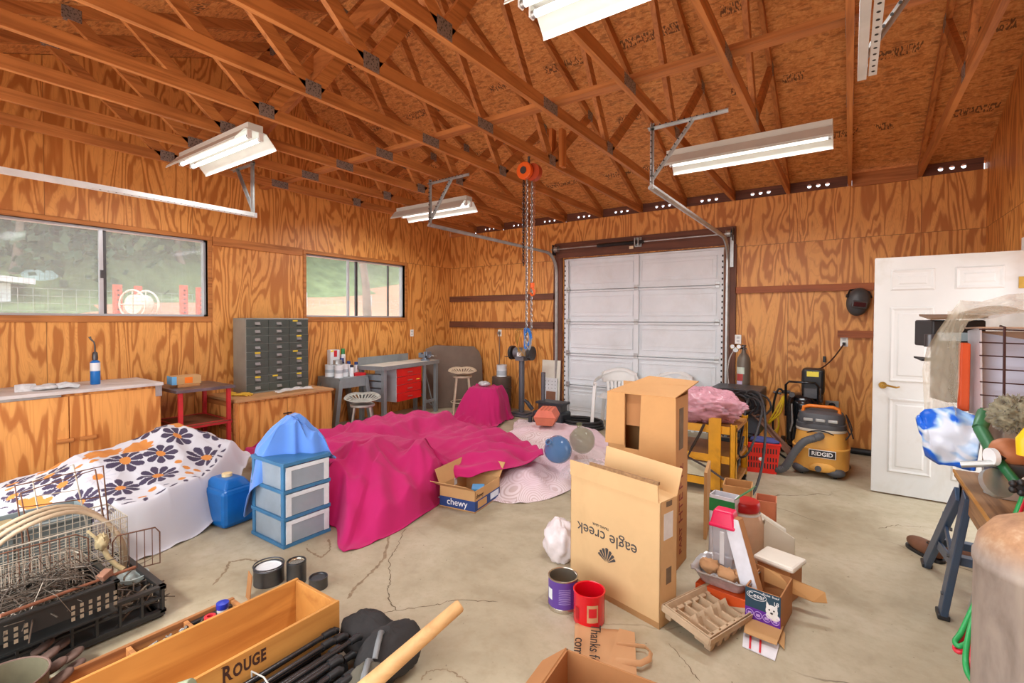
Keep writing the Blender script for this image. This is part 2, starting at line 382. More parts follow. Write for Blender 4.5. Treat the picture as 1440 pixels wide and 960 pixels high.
# ---------------------------------------------------------------- sectional garage door
DW = mat('door_white_enamel', (226, 231, 234), .45, 0, .05, 3, dirt=(176, 168, 150), dirtamt=.25)
d1 = struct('door_1', MB().box((GD[0]-.03, YB+.075, 0), (GD[1]+.03, YB+.085, 2.48)), DW)
W = GD[1]-GD[0]; xc = (GD[0]+GD[1])/2; SH_ = 2.46/5
for i in range(5):
    z0 = i*SH_; z1 = z0+SH_-.011; y = YB+.05; mb = MB()
    mb.box((GD[0], y, z0), (GD[1], y+.02, z1))
    mb.box((GD[0], y-.03, z1-.026), (GD[1], y, z1)).box((GD[0], y-.03, z0), (GD[1], y, z0+.022))
    for (a, b) in ((GD[0]+.09, xc-.06), (xc+.06, GD[1]-.1)):
        for (q0, q1, q2, q3) in ((a, b, z1-.1, z1-.085), (a, b, z0+.085, z0+.1), (a, a+.012, z0+.1, z1-.1), (b-.012, b, z0+.1, z1-.1)): mb.box((q0, y-.010, q2), (q1, y, q3))
        mb.box((a+.05, y-.004, z0+.14), (b-.05, y, z1-.14))
    o = build('door_panel', mb, DW, d1, bev=.003)
    mb = MB().box((xc-.035, y-.04, z0+.004), (xc+.035, y-.0, z1-.004)); build('stile', mb, DW, d1, bev=.003)
    if i:
        mb = MB()
        for x in (GD[0]+.08, xc, GD[1]-.08): mb.box((x-.028, y-.05, z0-.04), (x+.028, y-.036, z0+.04)); mb.cyl((x-.03, y-.05, z0), (x+.03, y-.05, z0), .009, n=8)
        build('hinge', mb, GALV, d1)
def perf(name, base, ax, pitch=.05, r=.2, metal=.6):
    m, t, b = nt(name); s = N(t, 'SeparateXYZ'); t.links.new(obj(t), s.inputs[0])
    q = mth(t, 'SUBTRACT', mth(t, 'FRACT', mth(t, 'DIVIDE', s.outputs[ax], pitch)), .5)
    hole = mth(t, 'LESS_THAN', mth(t, 'ABSOLUTE', q), r)
    oth = [s.outputs[i] for i in range(3) if i != ax]
    col = mixc(t, hole, L3(base), L3((50, 48, 44))); t.links.new(col, b.inputs['Base Color'])
    b.inputs['Roughness'].default_value = .45; b.inputs['Metallic'].default_value = metal; return m
SLOT = perf('slotted_angle', (188, 190, 186), 2, .06, .12, .3)
HOLE = mat('punched_hole', (44, 42, 40), .8)
# slotted stiles at both door edges: white angles with a run of dark slots
for x0, x1 in ((GD[0]+.01, GD[0]+.075), (GD[1]-.075, GD[1]-.01)):
    mb = MB().box((x0, YB+.012, .02), (x1, YB+.03, 2.44)); o = build('edge_stile', mb, DW, d1)
    mb = MB(); k = 0
    xs = x0+.012 if x0 < -3 else x1-.012
    while .08+k*.075 < 2.4: mb.box((xs-.009, YB+.0105, .08+k*.075), (xs+.009, YB+.012, .105+k*.075)); k += 1
    build('slot', mb, HOLE, d1)['kind'] = 'stuff'
# ---------------------------------------------------------------- door tracks
def chan(mb, pts, w=.05, d=.028):                            # C-channel track swept as a flat tube
    mb.tube(pts, w/2, n=6, flat=.5)
def track(name, x, y_end, label, in_=1):
    t = thing(name, label, 'door track', (x, YB-.05, 0))
    pts = [(x, YB-.06, .02), (x, YB-.06, 2.2)]
    for k in range(1, 9): a = k/8*PI/2; pts.append((x, YB-.06-.33*(1-math.cos(a)), 2.2+.33*math.sin(a)))
    mb = MB(Matrix.Translation((-x, -(YB-.05), 0)))
    chan(mb, pts + [(x, y_end, 2.535)]); build('rail', mb, GALV, t, sm=40)
    mb = MB(Matrix.Translation((-x, -(YB-.05), 0))).box((x-.03*in_, YB-.045, 0), (x+.01*in_, YB-.041, 2.3)); build('mounting_angle', mb, GALV, t)
    mb = MB(Matrix.Translation((-x, -(YB-.05), 0)))
    hang(mb, x, y_end, in_); hang_holes = None
    build('hanger', mb, GALV, t); return t
def strap(mb, p0, p1, w=.032):
    p0, p1 = Vector(p0), Vector(p1); mb.beam(p0, p1, w, .003); mb.beam(p0+Vector((0, .014, 0)), p1+Vector((0, .014, 0)), .003, w)
def hang(mb, x, y, s):
    strap(mb, (x, y+.02, 2.52), (x, y+.02, 3.03))
    strap(mb, (x-.03*s, y+.02, 2.99), (x+.55*s, y+.02, 3.0)); strap(mb, (x, y+.03, 2.6), (x+.3*s, y+.03, 2.99))
def dots(parent, segs, r=.0065, pitch=.042, off=(0, -.004, 0)):
    mb = MB()
    for p0, p1 in segs:
        p0 = Vector(p0); p1 = Vector(p1); L = (p1-p0).length; k = int(L/pitch)
        for i in range(k): c = p0.lerp(p1, (i+.5)/k); mb.cyl(c+Vector(off), c+Vector(off)*.3, r, n=8)
    o = build('punched_hole', mb, HOLE, parent); o['kind'] = 'stuff'; return o
t = track('door_track', GD[0]-.09, 3.83, 'curved galvanised garage door track, the one beside the hanging chain hoist')
x = GD[0]-.09; 
t2 = track('door_track', GD[1]+.06, 3.70, 'curved galvanised garage door track, the one ending under the right rear strip light', 1)
def ntrack(x, s, label):
    t = thing('door_track', label, 'door track', (x, 1, 2.5)); mb = MB(Matrix.Translation((-x, -1, -2.5)))
    mb.box((x-.018, YN+.1, 2.485), (x+.012, 2.46, 2.489)).box((x-.018, YN+.1, 2.489), (x-.015, 2.46, 2.53)).box((x+.009, YN+.1, 2.489), (x+.012, 2.46, 2.53)).box((x+.018, 1.2, 2.487), (x+.045, 2.44, 2.490))
    build('rail', mb, mat('track_white', (214, 216, 214), .4, .3, .1), t)
    mb = MB(Matrix.Translation((-x, -1, -2.5))); y = 2.42
    a = [((x, y, 2.49), (x, y, 3.03)), ((x-.03*s, y, 3.0), (x+.4*s, y, 3.0)), ((x, y, 2.56), (x+.3*s, y, 3.0))]
    for p in a: strap(mb, *p)
    build('hanger', mb, GALV, t)
    o = build('punched_hole', (lambda m: [m.cyl((.032, y0-1, -.0135), (.032, y0-1, -.0145), .006, n=8) for y0 in [1.25+q*.05 for q in range(24)]] and m)(MB()), HOLE, t); o['kind'] = 'stuff'; return t, a
tl, al = ntrack(-4.76, -1, 'straight garage door track over the left windows, ending at a triangular hanger')
tr, ar = ntrack(.03, 1, 'white garage door track at the top edge, right of centre, with perforated angle braces')
M0 = Matrix.Translation((-.03, -1, -2.5))
o = dots(None, [((.03, 2.40, 2.5), (.03, 2.40, 3.0)), ((.03, 2.40, 2.56), (.33, 2.40, 3.0))]); o.data.transform(M0); o.parent = tr
for tt, xx, yy in ((t, GD[0]-.09, 3.83), (t2, GD[1]+.06, 3.70)):
    o = dots(None, [((xx, yy+.02, 2.55), (xx, yy+.02, 3.0)), ((xx, yy+.02, 3.0), (xx+.5, yy+.02, 3.0)), ((xx, yy+.03, 2.6), (xx+.3, yy+.03, 2.99))], r=.005, off=(0, -.018, 0))
    o.data.transform(Matrix.Translation((-xx, -(YB-.05), 0))); o.parent = tt
# torsion shaft over the door
t = thing('torsion_shaft', 'steel torsion shaft with dark spring along the header of the garage door', 'garage door spring', (xc, YB-.11, 2.60))
build('shaft', MB().cyl((-W/2-.16, 0, 0), (W/2+.12, 0, 0), .0115, n=10), GALV, t, sm=40)
mb = MB(); hx = []
for i in range(0, 620): a = i*.9; hx.append((-W/2+.62+i*.00115, .024*math.cos(a), .024*math.sin(a)))
build('spring', MB().tube(hx, .0042, 4), STEEL, t, sm=60)
for sx_ in (-1, 1):
    cx = sx_*(W/2+.07); mb = MB(); mb.lathe([(0, -.03), (.05, -.03), (.05, -.025), (.042, -.02), (.042, .02), (.05, .025), (.05, .03), (0, .03)], n=20)
    o = build('cable_drum', mb, GALV, t, sm=40); o.location = (cx, 0, 0); o.rotation_euler = (0, PI/2, 0)
    build('bearing_plate', MB().box((cx+sx_*.045, -.05, -.09), (cx+sx_*.05, .06, .07)), STEEL, t)
build('centre_bracket', MB().box((.02, -.03, -.05), (.03, .06, .06)).box((.07, -.03, -.05), (.08, .06, .06)).box((0, .04, -.06), (.1, .06, .07)), GALV, t)
build('tag', MB().box((-.06, -.01, -.09), (.0, -.004, -.05)), mat('cream_tag', (222, 205, 170)), t)
build('end_panel', MB().box((W/2+.085, .02, -.42), (W/2+.125, .03, -.02)), GALV, t)
# ---------------------------------------------------------------- roof trusses
GP = None
def gusset():
    m, t, b = nt('gusset_plate'); v = N(t, 'TexVoronoi'); v.inputs['Scale'].default_value = 70; t.links.new(obj(t), v.inputs['Vector'])
    t.links.new(ramp(t, v.outputs[0], [(.25, L3((88, 82, 76))), (.5, L3((148, 140, 132)))]), b.inputs['Base Color']); b.inputs['Metallic'].default_value = .5; b.inputs['Roughness'].default_value = .5; return m
GUS = gusset(); Tk = .038
def truss():
    t = thing('roof_truss', 'x', 'roof truss', (0, YR, 3.03), group=None)
    off = MB(Matrix.Translation((0, -YR, -3.03)))
    def mk(name, fn, m=LUMY): q = MB(Matrix.Translation((0, -YR, -3.03))); fn(q); return build(name, q, m, t, bev=.002)
    mk('bottom_chord', lambda q: q.box((-Tk/2, YN, 3.03), (Tk/2, YB, 3.119)))
    for s in (1, -1):
        ye = YR+s*(YB-YR+.1)
        vs = [(y, z) for y, z in ((ye, zt(ye)), (YR, zt(YR)), (YR, zt(YR)+.094), (ye, zt(ye)+.094))]
        def f(q): q.add([(-Tk/2, y, z) for y, z in vs]+[(Tk/2, y, z) for y, z in vs], [(0, 1, 2, 3), (7, 6, 5, 4), (0, 4, 5, 1), (1, 5, 6, 2), (2, 6, 7, 3), (3, 7, 4, 0)])
        mk('top_chord', f)
        nd = YR+s*1.11; tp = YR+s*1.95
        mk('web', lambda q: q.beam((0, nd-s*.03, 3.1), (0, YR+s*.04, zt(YR)+.0), Tk, .088, (0, 1, 0)))
        mk('web', lambda q: q.beam((0, nd+s*.03, 3.1), (0, tp, zt(tp)+.02), Tk, .088, (0, 1, 0)))
    for y, z, w_, h_ in ((YR-1.11, 3.085, .12, .10), (YR+1.11, 3.085, .12, .10), (YR+.03, 3.075, .2, .08), (YR, zt(YR)-.0, .16, .14), (YR+1.95, zt(YR+1.95)+.03, .12, .1), (YR-1.95, zt(YR-1.95)+.03, .12, .1)):
        mk('gusset_plate', lambda q: q.box((-Tk/2-.002, y-w_/2, z-h_/2), (Tk/2+.002, y+w_/2, z+h_/2)), GUS)
    return t
tr0 = truss(); ordn = ['first', 'second', 'third', 'fourth', 'fifth', 'sixth', 'seventh', 'eighth', 'ninth', 'tenth']
for k, x in enumerate(TX):
    o = tr0 if k == 0 else copy_tree(tr0)
    o.location = (x, YR, 3.03)
    o['label'] = ('lumber roof truss nearest the right wall, its chord running out of the top right corner' if k == 0 else
                  'lumber roof truss with nail plates, %s from the left window wall' % ordn[10-k])
    o['group'] = 'roof trusses'
B = MB().box((XL+.02, -.045, -.019), (XR-.02, .045, .019)); solo('lateral_brace', B, LUMX, 'long board laid flat across the tops of the truss bottom chords', 'brace', (0, YR+.12, 3.139))
B = MB().beam((-4.35, 2.3, 3.22), (-2.4, 2.55, 4.2), .038, .19); solo('diagonal_brace', B, LUMX, 'wide dark diagonal plank rising between the trusses at upper left', 'brace', bev=.003)
# ---------------------------------------------------------------- strip lights
TUBE = nt('lit_tube'); _m, _t, _b = TUBE; _b.inputs['Emission Color'].default_value = (1, .98, .93, 1); _b.inputs['Emission Strength'].default_value = 1.7; _b.inputs['Base Color'].default_value = (.9, .9, .9, 1); TUBE = _m
FIX = mat('fixture_white', (216, 222, 214), .35, .1, .06)
def strip():
    t = thing('strip_light', 'x', 'ceiling light', (0, 0, 2.90)); Lh = .625
    build('housing', MB().box((-Lh, -.06, .045), (Lh, .06, .105)), FIX, t, bev=.004)
    mb = MB()
    for s in (1, -1):
        pr = [(s*.05, .05), (s*.085, .045), (s*.16, -.045), (s*.165, -.06)]
        for i in range(3):
            (a, b), (c, d) = pr[i], pr[i+1]
            mb.add([(-Lh, a, b), (Lh, a, b), (Lh, c, d), (-Lh, c, d), (-Lh, a, b+.004), (Lh, a, b+.004), (Lh, c+s*.003, d+.004), (-Lh, c+s*.003, d+.004)], [(0, 1, 2, 3), (7, 6, 5, 4), (0, 4, 5, 1), (1, 5, 6, 2), (2, 6, 7, 3), (3, 7, 4, 0)])
    build('reflector', mb, FIX, t)
    for s in (1, -1):
        tb = build('tube', MB().cyl((-Lh+.03, s*.045, 0), (Lh-.03, s*.045, 0), .017, n=14), TUBE, t, sm=40)
        for e in (1, -1):
            build('tube_cap', MB().cyl((e*(Lh-.03), s*.045, 0), (e*(Lh-.012), s*.045, 0), .0175, n=14), GALV, tb, sm=40)
            build('lamp_holder', MB().box((e*(Lh-.012), s*.045-.018, -.016), (e*(Lh-.002), s*.045+.018, .046)), WHT, t, bev=.002)
    return t
s0 = strip()
for k, (x, y, l) in enumerate([(-4.46, 1.98, 'white twin tube strip light seen end on above the left window'), (-4.5, 4.62, 'small far white strip light hung left of the chain hoist'),
                            (-.62, 1.88, 'white strip light cut off by the top edge of the picture'), (-.75, 4.45, 'long white strip light on the right, in front of the garage door track')]):
    o = s0 if k == 0 else copy_tree(s0); o.location = (x, y, 2.92); o['label'] = l; o['group'] = 'strip lights under the trusses'
    lp = bpy.data.lights.new('strip_glow', 'AREA'); lp.shape = 'RECTANGLE'; lp.size = 1.15; lp.size_y = .2; lp.energy = 24; lp.color = (.97, .99, 1)
    lo = bpy.data.objects.new('strip_glow', lp); COL.objects.link(lo); lo.parent = o; lo.location = (0, 0, -.03)
# ---------------------------------------------------------------- windows
ALU = mat('window_aluminium', (205, 208, 212), .35, .5, .06)
def glass(name, a, col=(225, 235, 235)):
    m, t, b = nt(name); b.inputs['Base Color'].default_value = (*L3(col), 1); b.inputs['Alpha'].default_value = a; b.inputs['Roughness'].default_value = .05; return m
GL = glass('hazy_glass', .12)  # white film in the pane colour stands for the haze of the screens
def screen():
    m, t, b = nt('insect_screen'); s = N(t, 'SeparateXYZ'); t.links.new(obj(t), s.inputs[0])
    f = [mth(t, 'LESS_THAN', mth(t, 'FRACT', mth(t, 'MULTIPLY', s.outputs[i], 28)), .16) for i in (1, 2)]
    a = mth(t, 'MULTIPLY_ADD', mth(t, 'MAXIMUM', f[0], f[1]), .10, .12); t.links.new(a, b.inputs['Alpha'])
    b.inputs['Base Color'].default_value = (*L3((228, 234, 232)), 1); b.inputs['Roughness'].default_value = .8; return m
SCR = screen()
def win(name, w, mull, screens):
    y0, y1, z0, z1 = w; x = XL-.08; fr = .022
    mb = MB().box((x-.03, y0, z0), (x+.035, y0+fr, z1)).box((x-.03, y1-fr, z0), (x+.035, y1, z1)).box((x-.03, y0, z0), (x+.035, y1, z0+fr)).box((x-.03, y0, z1-fr), (x+.035, y1, z1))
    o = struct(name, mb, ALU)
    for a, b, xo in mull: build('mullion', MB().box((x-.012+xo, a, z0+fr), (x+.016+xo, b, z1-fr)), ALU if xo >= 0 else STEEL, o, bev=.002)
    build('pane', MB().box((x-.002, y0+fr, z0+fr), (x+.002, y1-fr, z1-fr)), GL, o)
    for a, b in screens: build('screen', MB().box((x-.04, a, z0+fr), (x-.038, b, z1-fr)), SCR, o)
    return o
o = win('window_1', W1, [(1.60, 1.635, .012), (1.64, 1.665, -.012)], [(.70, 2.56)])
build('latch', MB().box((XL-.055, 1.61, 1.9), (XL-.035, 1.63, 1.98)), STEEL, o)
win('window_2', W2, [(4.50, 4.535, .012), (4.66, 4.70, -.012), (5.29, 5.31, -.014)], [(4.68, 5.57)])
# ---------------------------------------------------------------- the open side door
DP = mat('door_paint', (208, 208, 204), .42, 0, .03, 3, dirt=(170, 158, 130), dirtamt=.45)
d = struct('door_2', MB().box((.175, 5.27, .012), (1.095, 5.305, 2.045)), DP, bev=.003)
def fld(x0, x1, z0, z1):
    mb = MB(); y = 5.27; p = [(x0, z0), (x1, z0), (x1, z1), (x0, z1)]
    def rg(i, yy): return [(x0+i, yy, z0+i), (x1-i, yy, z0+i), (x1-i, yy, z1-i), (x0+i, yy, z1-i)]
    vs = rg(0, y) + rg(.012, y-.01) + rg(.03, y-.004) + rg(.05, y-.004) + rg(.062, y-.009); fs = []
    for k in range(4):
        for i in range(4): j = (i+1) % 4; fs.append((k*4+i, k*4+j, (k+1)*4+j, (k+1)*4+i))
    fs.append((16, 17, 18, 19)); mb.add(vs, fs); build('raised_panel', mb, DP, d)
xa, xb = .175, 1.095
for x0, x1 in ((xa+.11, xa+.4), (xb-.4, xb-.11)):
    fld(x0, x1, 1.76, 1.94); fld(x0, x1, .98, 1.62); fld(x0, x1, .2, .84)
BR = mat('brass', (176, 138, 66), .3, .9, .2, 9)
hx = .245; hz = .945
mb = MB().cyl((hx, 5.27, hz), (hx, 5.258, hz), .03, .028, 20).cyl((hx, 5.26, hz), (hx, 5.215, hz), .011, n=12).tube([(hx, 5.218, hz), (hx+.03, 5.214, hz+.004), (hx+.06, 5.214, hz-.002), (hx+.09, 5.216, hz-.008), (hx+.112, 5.222, hz-.001)], [.011, .009, .008, .007, .005], 8)
build('lever_handle', mb, BR, d, sm=50)
build('latch_plate', MB().box((.172, 5.275, hz-.03), (.176, 5.3, hz+.03)), BR, d)
for z in (.25, 1.0, 1.8): build('hinge', MB().cyl((1.099, 5.268, z-.045), (1.099, 5.268, z+.045), .007, n=10).box((1.06, 5.266, z-.045), (1.095, 5.27, z+.045)), BR, d)
# ---------------------------------------------------------------- outside the windows
SOIL = mat('red_soil', (214, 158, 126), .9, 0, .2, .8, dirt=(170, 150, 116), dirtamt=.4)
IVY = mat('ivy_slope', (126, 142, 96), .9, 0, .35, 2.5, bump=.6, bs=6)
def hz_(x, y):
    d_ = -x-6.2
    z = -.15 + (max(0, d_-1.5)*.285 if d_ < 9 else 7.5*.285+(d_-9)*.62) + .07*(y-2)*min(1, d_/9)
    return z + .25*mnoise.noise(Vector((x*.3, y*.3, 0)))*min(1, d_/3)
mb = MB().grid(lambda u, v: (-6.19-u*26, -10+v*34, hz_(-6.19-u*26, -10+v*34)), 52, 60); 
o = struct('ground_outside', mb, [SOIL, IVY], sm=180)
for p in o.data.polygons: p.material_index = 1 if p.center.x < -14.0-.12*(p.center.y-4) else 0
o['label'] = 'red soil yard rising to an overgrown slope'
mb = MB().box((XR+.12, -8, -.2), (14, 16, -.1)).box((-6.2, -20, -.2), (1.23, -.7, -.1)).box((-6.2, 6.9, -.2), (1.23, 20, -.1)); struct('ground_beyond', mb, SOIL)
LEAFS = [mat('leaf_a', (96, 122, 76), .7, 0, .4, 1.5), mat('leaf_b', (128, 146, 104), .7, 0, .4, 1.5), mat('leaf_c', (76, 102, 72), .7, 0, .4, 1.5)]
BARK = mat('bark', (150, 136, 118), .9, 0, .3, 5)
def tree(x, y, h, r, m, seed, trunk_h):
    rs = random.Random(seed); z = hz_(x, y); nm = 'tree'
    t = thing(nm, 'x', 'tree', (x, y, z)); tr_ = [(0, 0, -.3), (rs.uniform(-.2, .2), rs.uniform(-.2, .2), trunk_h*.6), (rs.uniform(-.5, .5), rs.uniform(-.5, .5), h*.8)]
    mb = MB().tube(tr_, [.13, .09, .03], 7)
    for k in range(5): a = rs.uniform(0, 6.28); zz = h*rs.uniform(.35, .7); mb.tube([(0, 0, zz-.3), (.6*math.cos(a), .6*math.sin(a), zz+.3), (1.3*math.cos(a), 1.3*math.sin(a), zz+1)], [.05, .035, .015], 5)
    build('trunk', mb, BARK, t, sm=60); mb = MB()
    cl = [(rs.uniform(-r, r), rs.uniform(-r, r), rs.uniform(trunk_h, h)) for _ in range(26)]
    for k in range(3000):
        c = rs.choice(cl); p = Vector((c[0]+rs.gauss(0, .45), c[1]+rs.gauss(0, .45), c[2]+rs.gauss(0, .38)))
        a = Vector((rs.gauss(0, 1), rs.gauss(0, 1), rs.gauss(0, 1))).normalized()*rs.uniform(.09, .18); b = a.orthogonal().normalized()*a.length*.7
        mb.add([p-a, p+b, p+a, p-b], [(0, 1, 2, 3)])
    build('foliage', mb, m, t); return t
far = [(-17, -3.5, 0), (-18.5, .2, 1), (-16.2, 2.6, 2), (-19.5, 4.4, 0), (-16.6, 6.4, 1), (-20, 8.2, 2), (-17.2, 10.5, 0), (-20.5, 13.5, 1), (-17.6, 16.5, 2), (-22, 1.5, 2), (-23.5, 6.8, 0), (-19, 20, 1)]
lb = ['pale trunked tree at the left edge of the large window', 'tall airy tree behind the white shed outside', 'bushy grey green tree above the water tank outside', 'leafy tree seen through the middle of the large window',
      'tree behind the cable reel, right half of the large window', 'tree on the slope hidden partly by the window post', 'tree on the bank between the two windows outside', 'leafy tree in the left half of the small window',
      'tree at the right of the small window', 'farthest tree behind the large window', 'distant tree high on the bank', 'rightmost tree on the outside bank']
for i, ((x, y, m), l) in enumerate(zip(far, lb)): tree(x, y, rnd(5, 7.5), rnd(1.4, 2.1), LEAFS[m], i+3, .4 if i % 3 else 1.4)['label'] = l
c = at_x(0, 395, -15); p1 = at_x(29, 430, -15)
t = thing('garden_shed', 'white sided shed with a low roof outside the large window', 'shed', (-15, -3.2, .6))
ys = p1.y+3.2; zb = at_x(20, 398, -15).z-.6
build('siding', MB().box((-3, -3.5, -.9), (0, ys-.15, zb)), mat('shed_white', (232, 238, 240), .6), t)
build('roof', MB().beam((-1.4, -3.8, zb+.85), (-1.4, ys+.2, zb+.04), 3.3, .12), mat('shed_roof', (226, 230, 232), .6), t)
p = at_x(58, 430, -16.2); q = at_x(58, 375, -16.2)
t = solo('water_tank', MB().lathe([(0, 0), (.42, 0), (.42, q.z-p.z-.15), (.3, q.z-p.z), (0, q.z-p.z+.03)], n=24), mat('tank_green', (168, 196, 190), .6), 'pale green upright water tank beside the white shed outside', 'tank', (p.x, p.y, p.z-.1), sm=40)
ORG = mat('orange_post', (222, 112, 84), .6, 0, .15)
post = MB().box((-.06, -.06, -.6), (.06, .06, 1.02)); pm = MB()
for i, (px, yy, l) in enumerate([(165, 400, 'orange perforated post left of the cable reel outside'), (194, 402, 'orange perforated post behind the cable reel outside'), (258, 401, 'orange perforated post near the right end of the large window'), (281, 404, 'orange perforated post at the right edge of the large window')]):
    p = at_x(px, yy, -12.5 - (i == 1)*1.5); X = p.x
    o = thing('marker_post', l, 'post', (X, p.y, p.z-1.02), group='orange posts outside')
    build('upright', MB().box((-.055, -.07, -.6), (.055, .07, 1.02)), ORG, o, bev=.004)
    mb = MB()
    for k in range(11): mb.cyl((.054, 0, -.1+k*.1), (.057, 0, -.1+k*.1), .02, n=8)
    build('hole', mb, HOLE, o)
p = at_x(196, 428, -12); t = thing('cable_reel', 'white wound cable reel between orange posts outside', 'cable reel', (p.x, p.y, p.z), rot=(0, 0, .5)); RW = mat('reel_cable', (232, 226, 208), .6)
for s in (-1, 1): o = build('flange', MB().tube([(.29*math.cos(a*PI/12), s*.16, .29*math.sin(a*PI/12)) for a in range(24)], .02, 6, closed=True).cyl((0, s*.16, -.28), (0, s*.16, .28), .012, n=6).cyl((-.28, s*.16, 0), (.28, s*.16, 0), .012, n=6), RW, t, sm=60)
build('cable', MB().cyl((0, -.15, 0), (0, .15, 0), .2, n=24), RW, t, sm=40)
# wire fence on slim stakes
t = thing('wire_fence', 'thin wire fence on slim stakes outside the large window', 'fence', (-13.4, 1, .6)); mb = MB(); wr = mat('fence_wire', (196, 204, 200), .5, .3)
for k in range(13): mb.beam((0, -8, -.3+k*.15), (0, 12, -.3+k*.15), .005, .005)
for k in range(90): mb.beam((0, -8+k*.22, -.4), (0, -8+k*.22, 1.5), .005, .005, (1, 0, 0))
build('mesh', mb, wr, t)
for k in range(8): build('stake', MB().cyl((0, -7+k*2.4, -.8), (0, -7+k*2.4, 1.7), .025, n=8), wr, t)
p = at_x(509, 400, -8.5); solo('slanted_tree', MB().tube([(0, -.35, 3), (0, -.1, 1.2), (0, .1, 0), (0, .2, -1.6)], [.05, .07, .08, .11], 10), BARK, 'pale leaning tree trunk just outside the small window', 'tree', p, sm=60)

# cracks, tyre marks and stains of the slab, thin flat parts of the floor
CK = mat('crack_dark', (104, 90, 68), .9, 0, .2); TM = mat('tyre_mark', (142, 124, 98), .8, 0, .25, 20)
flo = bpy.data.objects['floor']
def ribbon(name, pix, w_, m, jit, seed, n=9):
    rs = random.Random(seed); P_ = [at_z(x, y, 0) for x, y in pix]; Q = []
    for a, b in zip(P_, P_[1:]):
        for k in range(n): Q.append(a.lerp(b, k/n)+Vector((rs.gauss(0, jit), rs.gauss(0, jit), 0)))
    Q.append(P_[-1]); vs = []
    for i, p in enumerate(Q):
        d = (Q[min(i+1, len(Q)-1)]-Q[max(0, i-1)]).normalized(); s_ = Vector((-d.y, d.x, 0)); ww = w_*rs.uniform(.4, 1.2)*(1 if 0 < i < len(Q)-1 else .2)
        vs += [(p.x-s_.x*ww/2, p.y-s_.y*ww/2, .0006), (p.x+s_.x*ww/2, p.y+s_.y*ww/2, .0006)]
    build(name, MB().add(vs, [(2*i, 2*i+2, 2*i+3, 2*i+1) for i in range(len(Q)-1)]), m, flo)
ribbon('crack', [(571, 742), (558, 768), (547, 786), (549, 815), (545, 835), (556, 857), (600, 853), (640, 843), (700, 846)], .006, CK, .006, 1)
ribbon('crack', [(556, 857), (535, 864), (520, 872)], .005, CK, .004, 2)
ribbon('crack', [(940, 905), (960, 925), (985, 958)], .004, CK, .004, 3); ribbon('crack', [(1235, 743), (1260, 738), (1300, 741)], .006, CK, .006, 4)
ribbon('tyre_mark', [(548, 752), (540, 785), (522, 805), (500, 825), (488, 842)], .02, TM, .003, 5)
ribbon('tyre_mark', [(300, 822), (318, 802), (322, 790), (345, 786), (368, 790), (385, 800)], .018, TM, .003, 6); ribbon('tyre_mark', [(462, 758), (465, 772), (452, 784), (440, 778), (430, 770)], .016, TM, .003, 7)
ribbon('tyre_mark', [(590, 958), (600, 945), (625, 940), (650, 952), (665, 970)], .008, TM, .003, 8)
# ================================================================ left side furniture
def V(*a): return Vector(a)
def hexa(mb, b4, t4):
    return mb.add(list(b4)+list(t4), [(3, 2, 1, 0), (4, 5, 6, 7), (0, 1, 5, 4), (1, 2, 6, 5), (2, 3, 7, 6), (3, 0, 4, 7)])
TOPW = mat('weathered_top', (206, 200, 196), .5, 0, .12, 5, dirt=(150, 130, 110), dirtamt=.6)
WEDGE = lumber('plywood_edge', (198, 140, 84), (150, 98, 54), 1)
def pcab(name, label, x0, x1, y0, y1, h, doors, toplap=.02, topm=TOPW):
    t = thing(name, label, 'cabinet', (x1, (y0+y1)/2, 0)); O = Matrix.Translation((-x1, -(y0+y1)/2, 0))
    def B(*bx): q = MB(O); [q.box(a, b) for a, b in bx]; return q
    build('carcass', B(((x0, y0, 0), (x1-.02, y1, h-.03))), PLYC, t, bev=.002)
    build('top', B(((x0, y0, h-.028), (x1+toplap, y1+.012, h))), topm, t, bev=.003)
    for i, (a, b) in enumerate(doors): o = build('door', B(((x1-.02, a+.004, .06), (x1, b-.004, h-.05))), PLYC, t, bev=.002)
    return t, O, B
C1 = (XL+.005, -5.40, -.5, 1.87, .89)
t, O, B = pcab('plywood_cabinet', 'long low plywood cabinet with weathered white top under the large window', *C1[:4], C1[4], [(-.5, .3), (.3, 1.2), (1.2, 1.865)])
build('corner_plate', B(((-5.4, 1.82, .76), (-5.396, 1.868, .86)), ((-5.45, 1.868, .76), (-5.396, 1.872, .86))), GALV, t)
build('edge_strip', B(((-5.4, .2, .842), (-5.392, 1.15, .866))), GALV, t)
yl = at_x(108, 618, -5.39)
for s in (-1, 1): build('wooden_latch', B(((-5.398, yl.y+.02*s, yl.z-.012), (-5.375, yl.y+.13*s, yl.z+.02))), LUMY, t, bev=.003)
C2 = (XL+.005, -5.35, 2.55, 3.70, .63)
a = at_x(331, 563, -5.35); b = at_x(467, 544, -5.35); C2 = (XL+.005, -5.35, a.y, b.y, .63); ym = at_x(404, 560, -5.35).y
t, O, B = pcab('plywood_cabinet', 'small two door plywood cabinet under the green drawer unit', *C2[:4], C2[4], [(a.y+.04, ym), (ym, b.y)], topm=mat('bare_ply_top', (188, 140, 92), .6, 0, .15, 6))
build('hasp', B(((-5.35, ym-.05, .40), (-5.34, ym+.05, .415)), ((-5.345, ym-.006, .28), (-5.335, ym+.006, .42)), ((-5.348, ym-.014, .26), (-5.33, ym+.014, .34))), mat('rusty_iron', (92, 62, 44), .7, .4, .3), t)
build('frame_rail', B(((-5.7, a.y-.012, .29), (-5.36, a.y, .33)), ((-5.39, a.y-.014, 0), (-5.352, a.y, .6)), ((-6.0, a.y-.014, .55), (-5.37, a.y, .6))), LUMX, t)
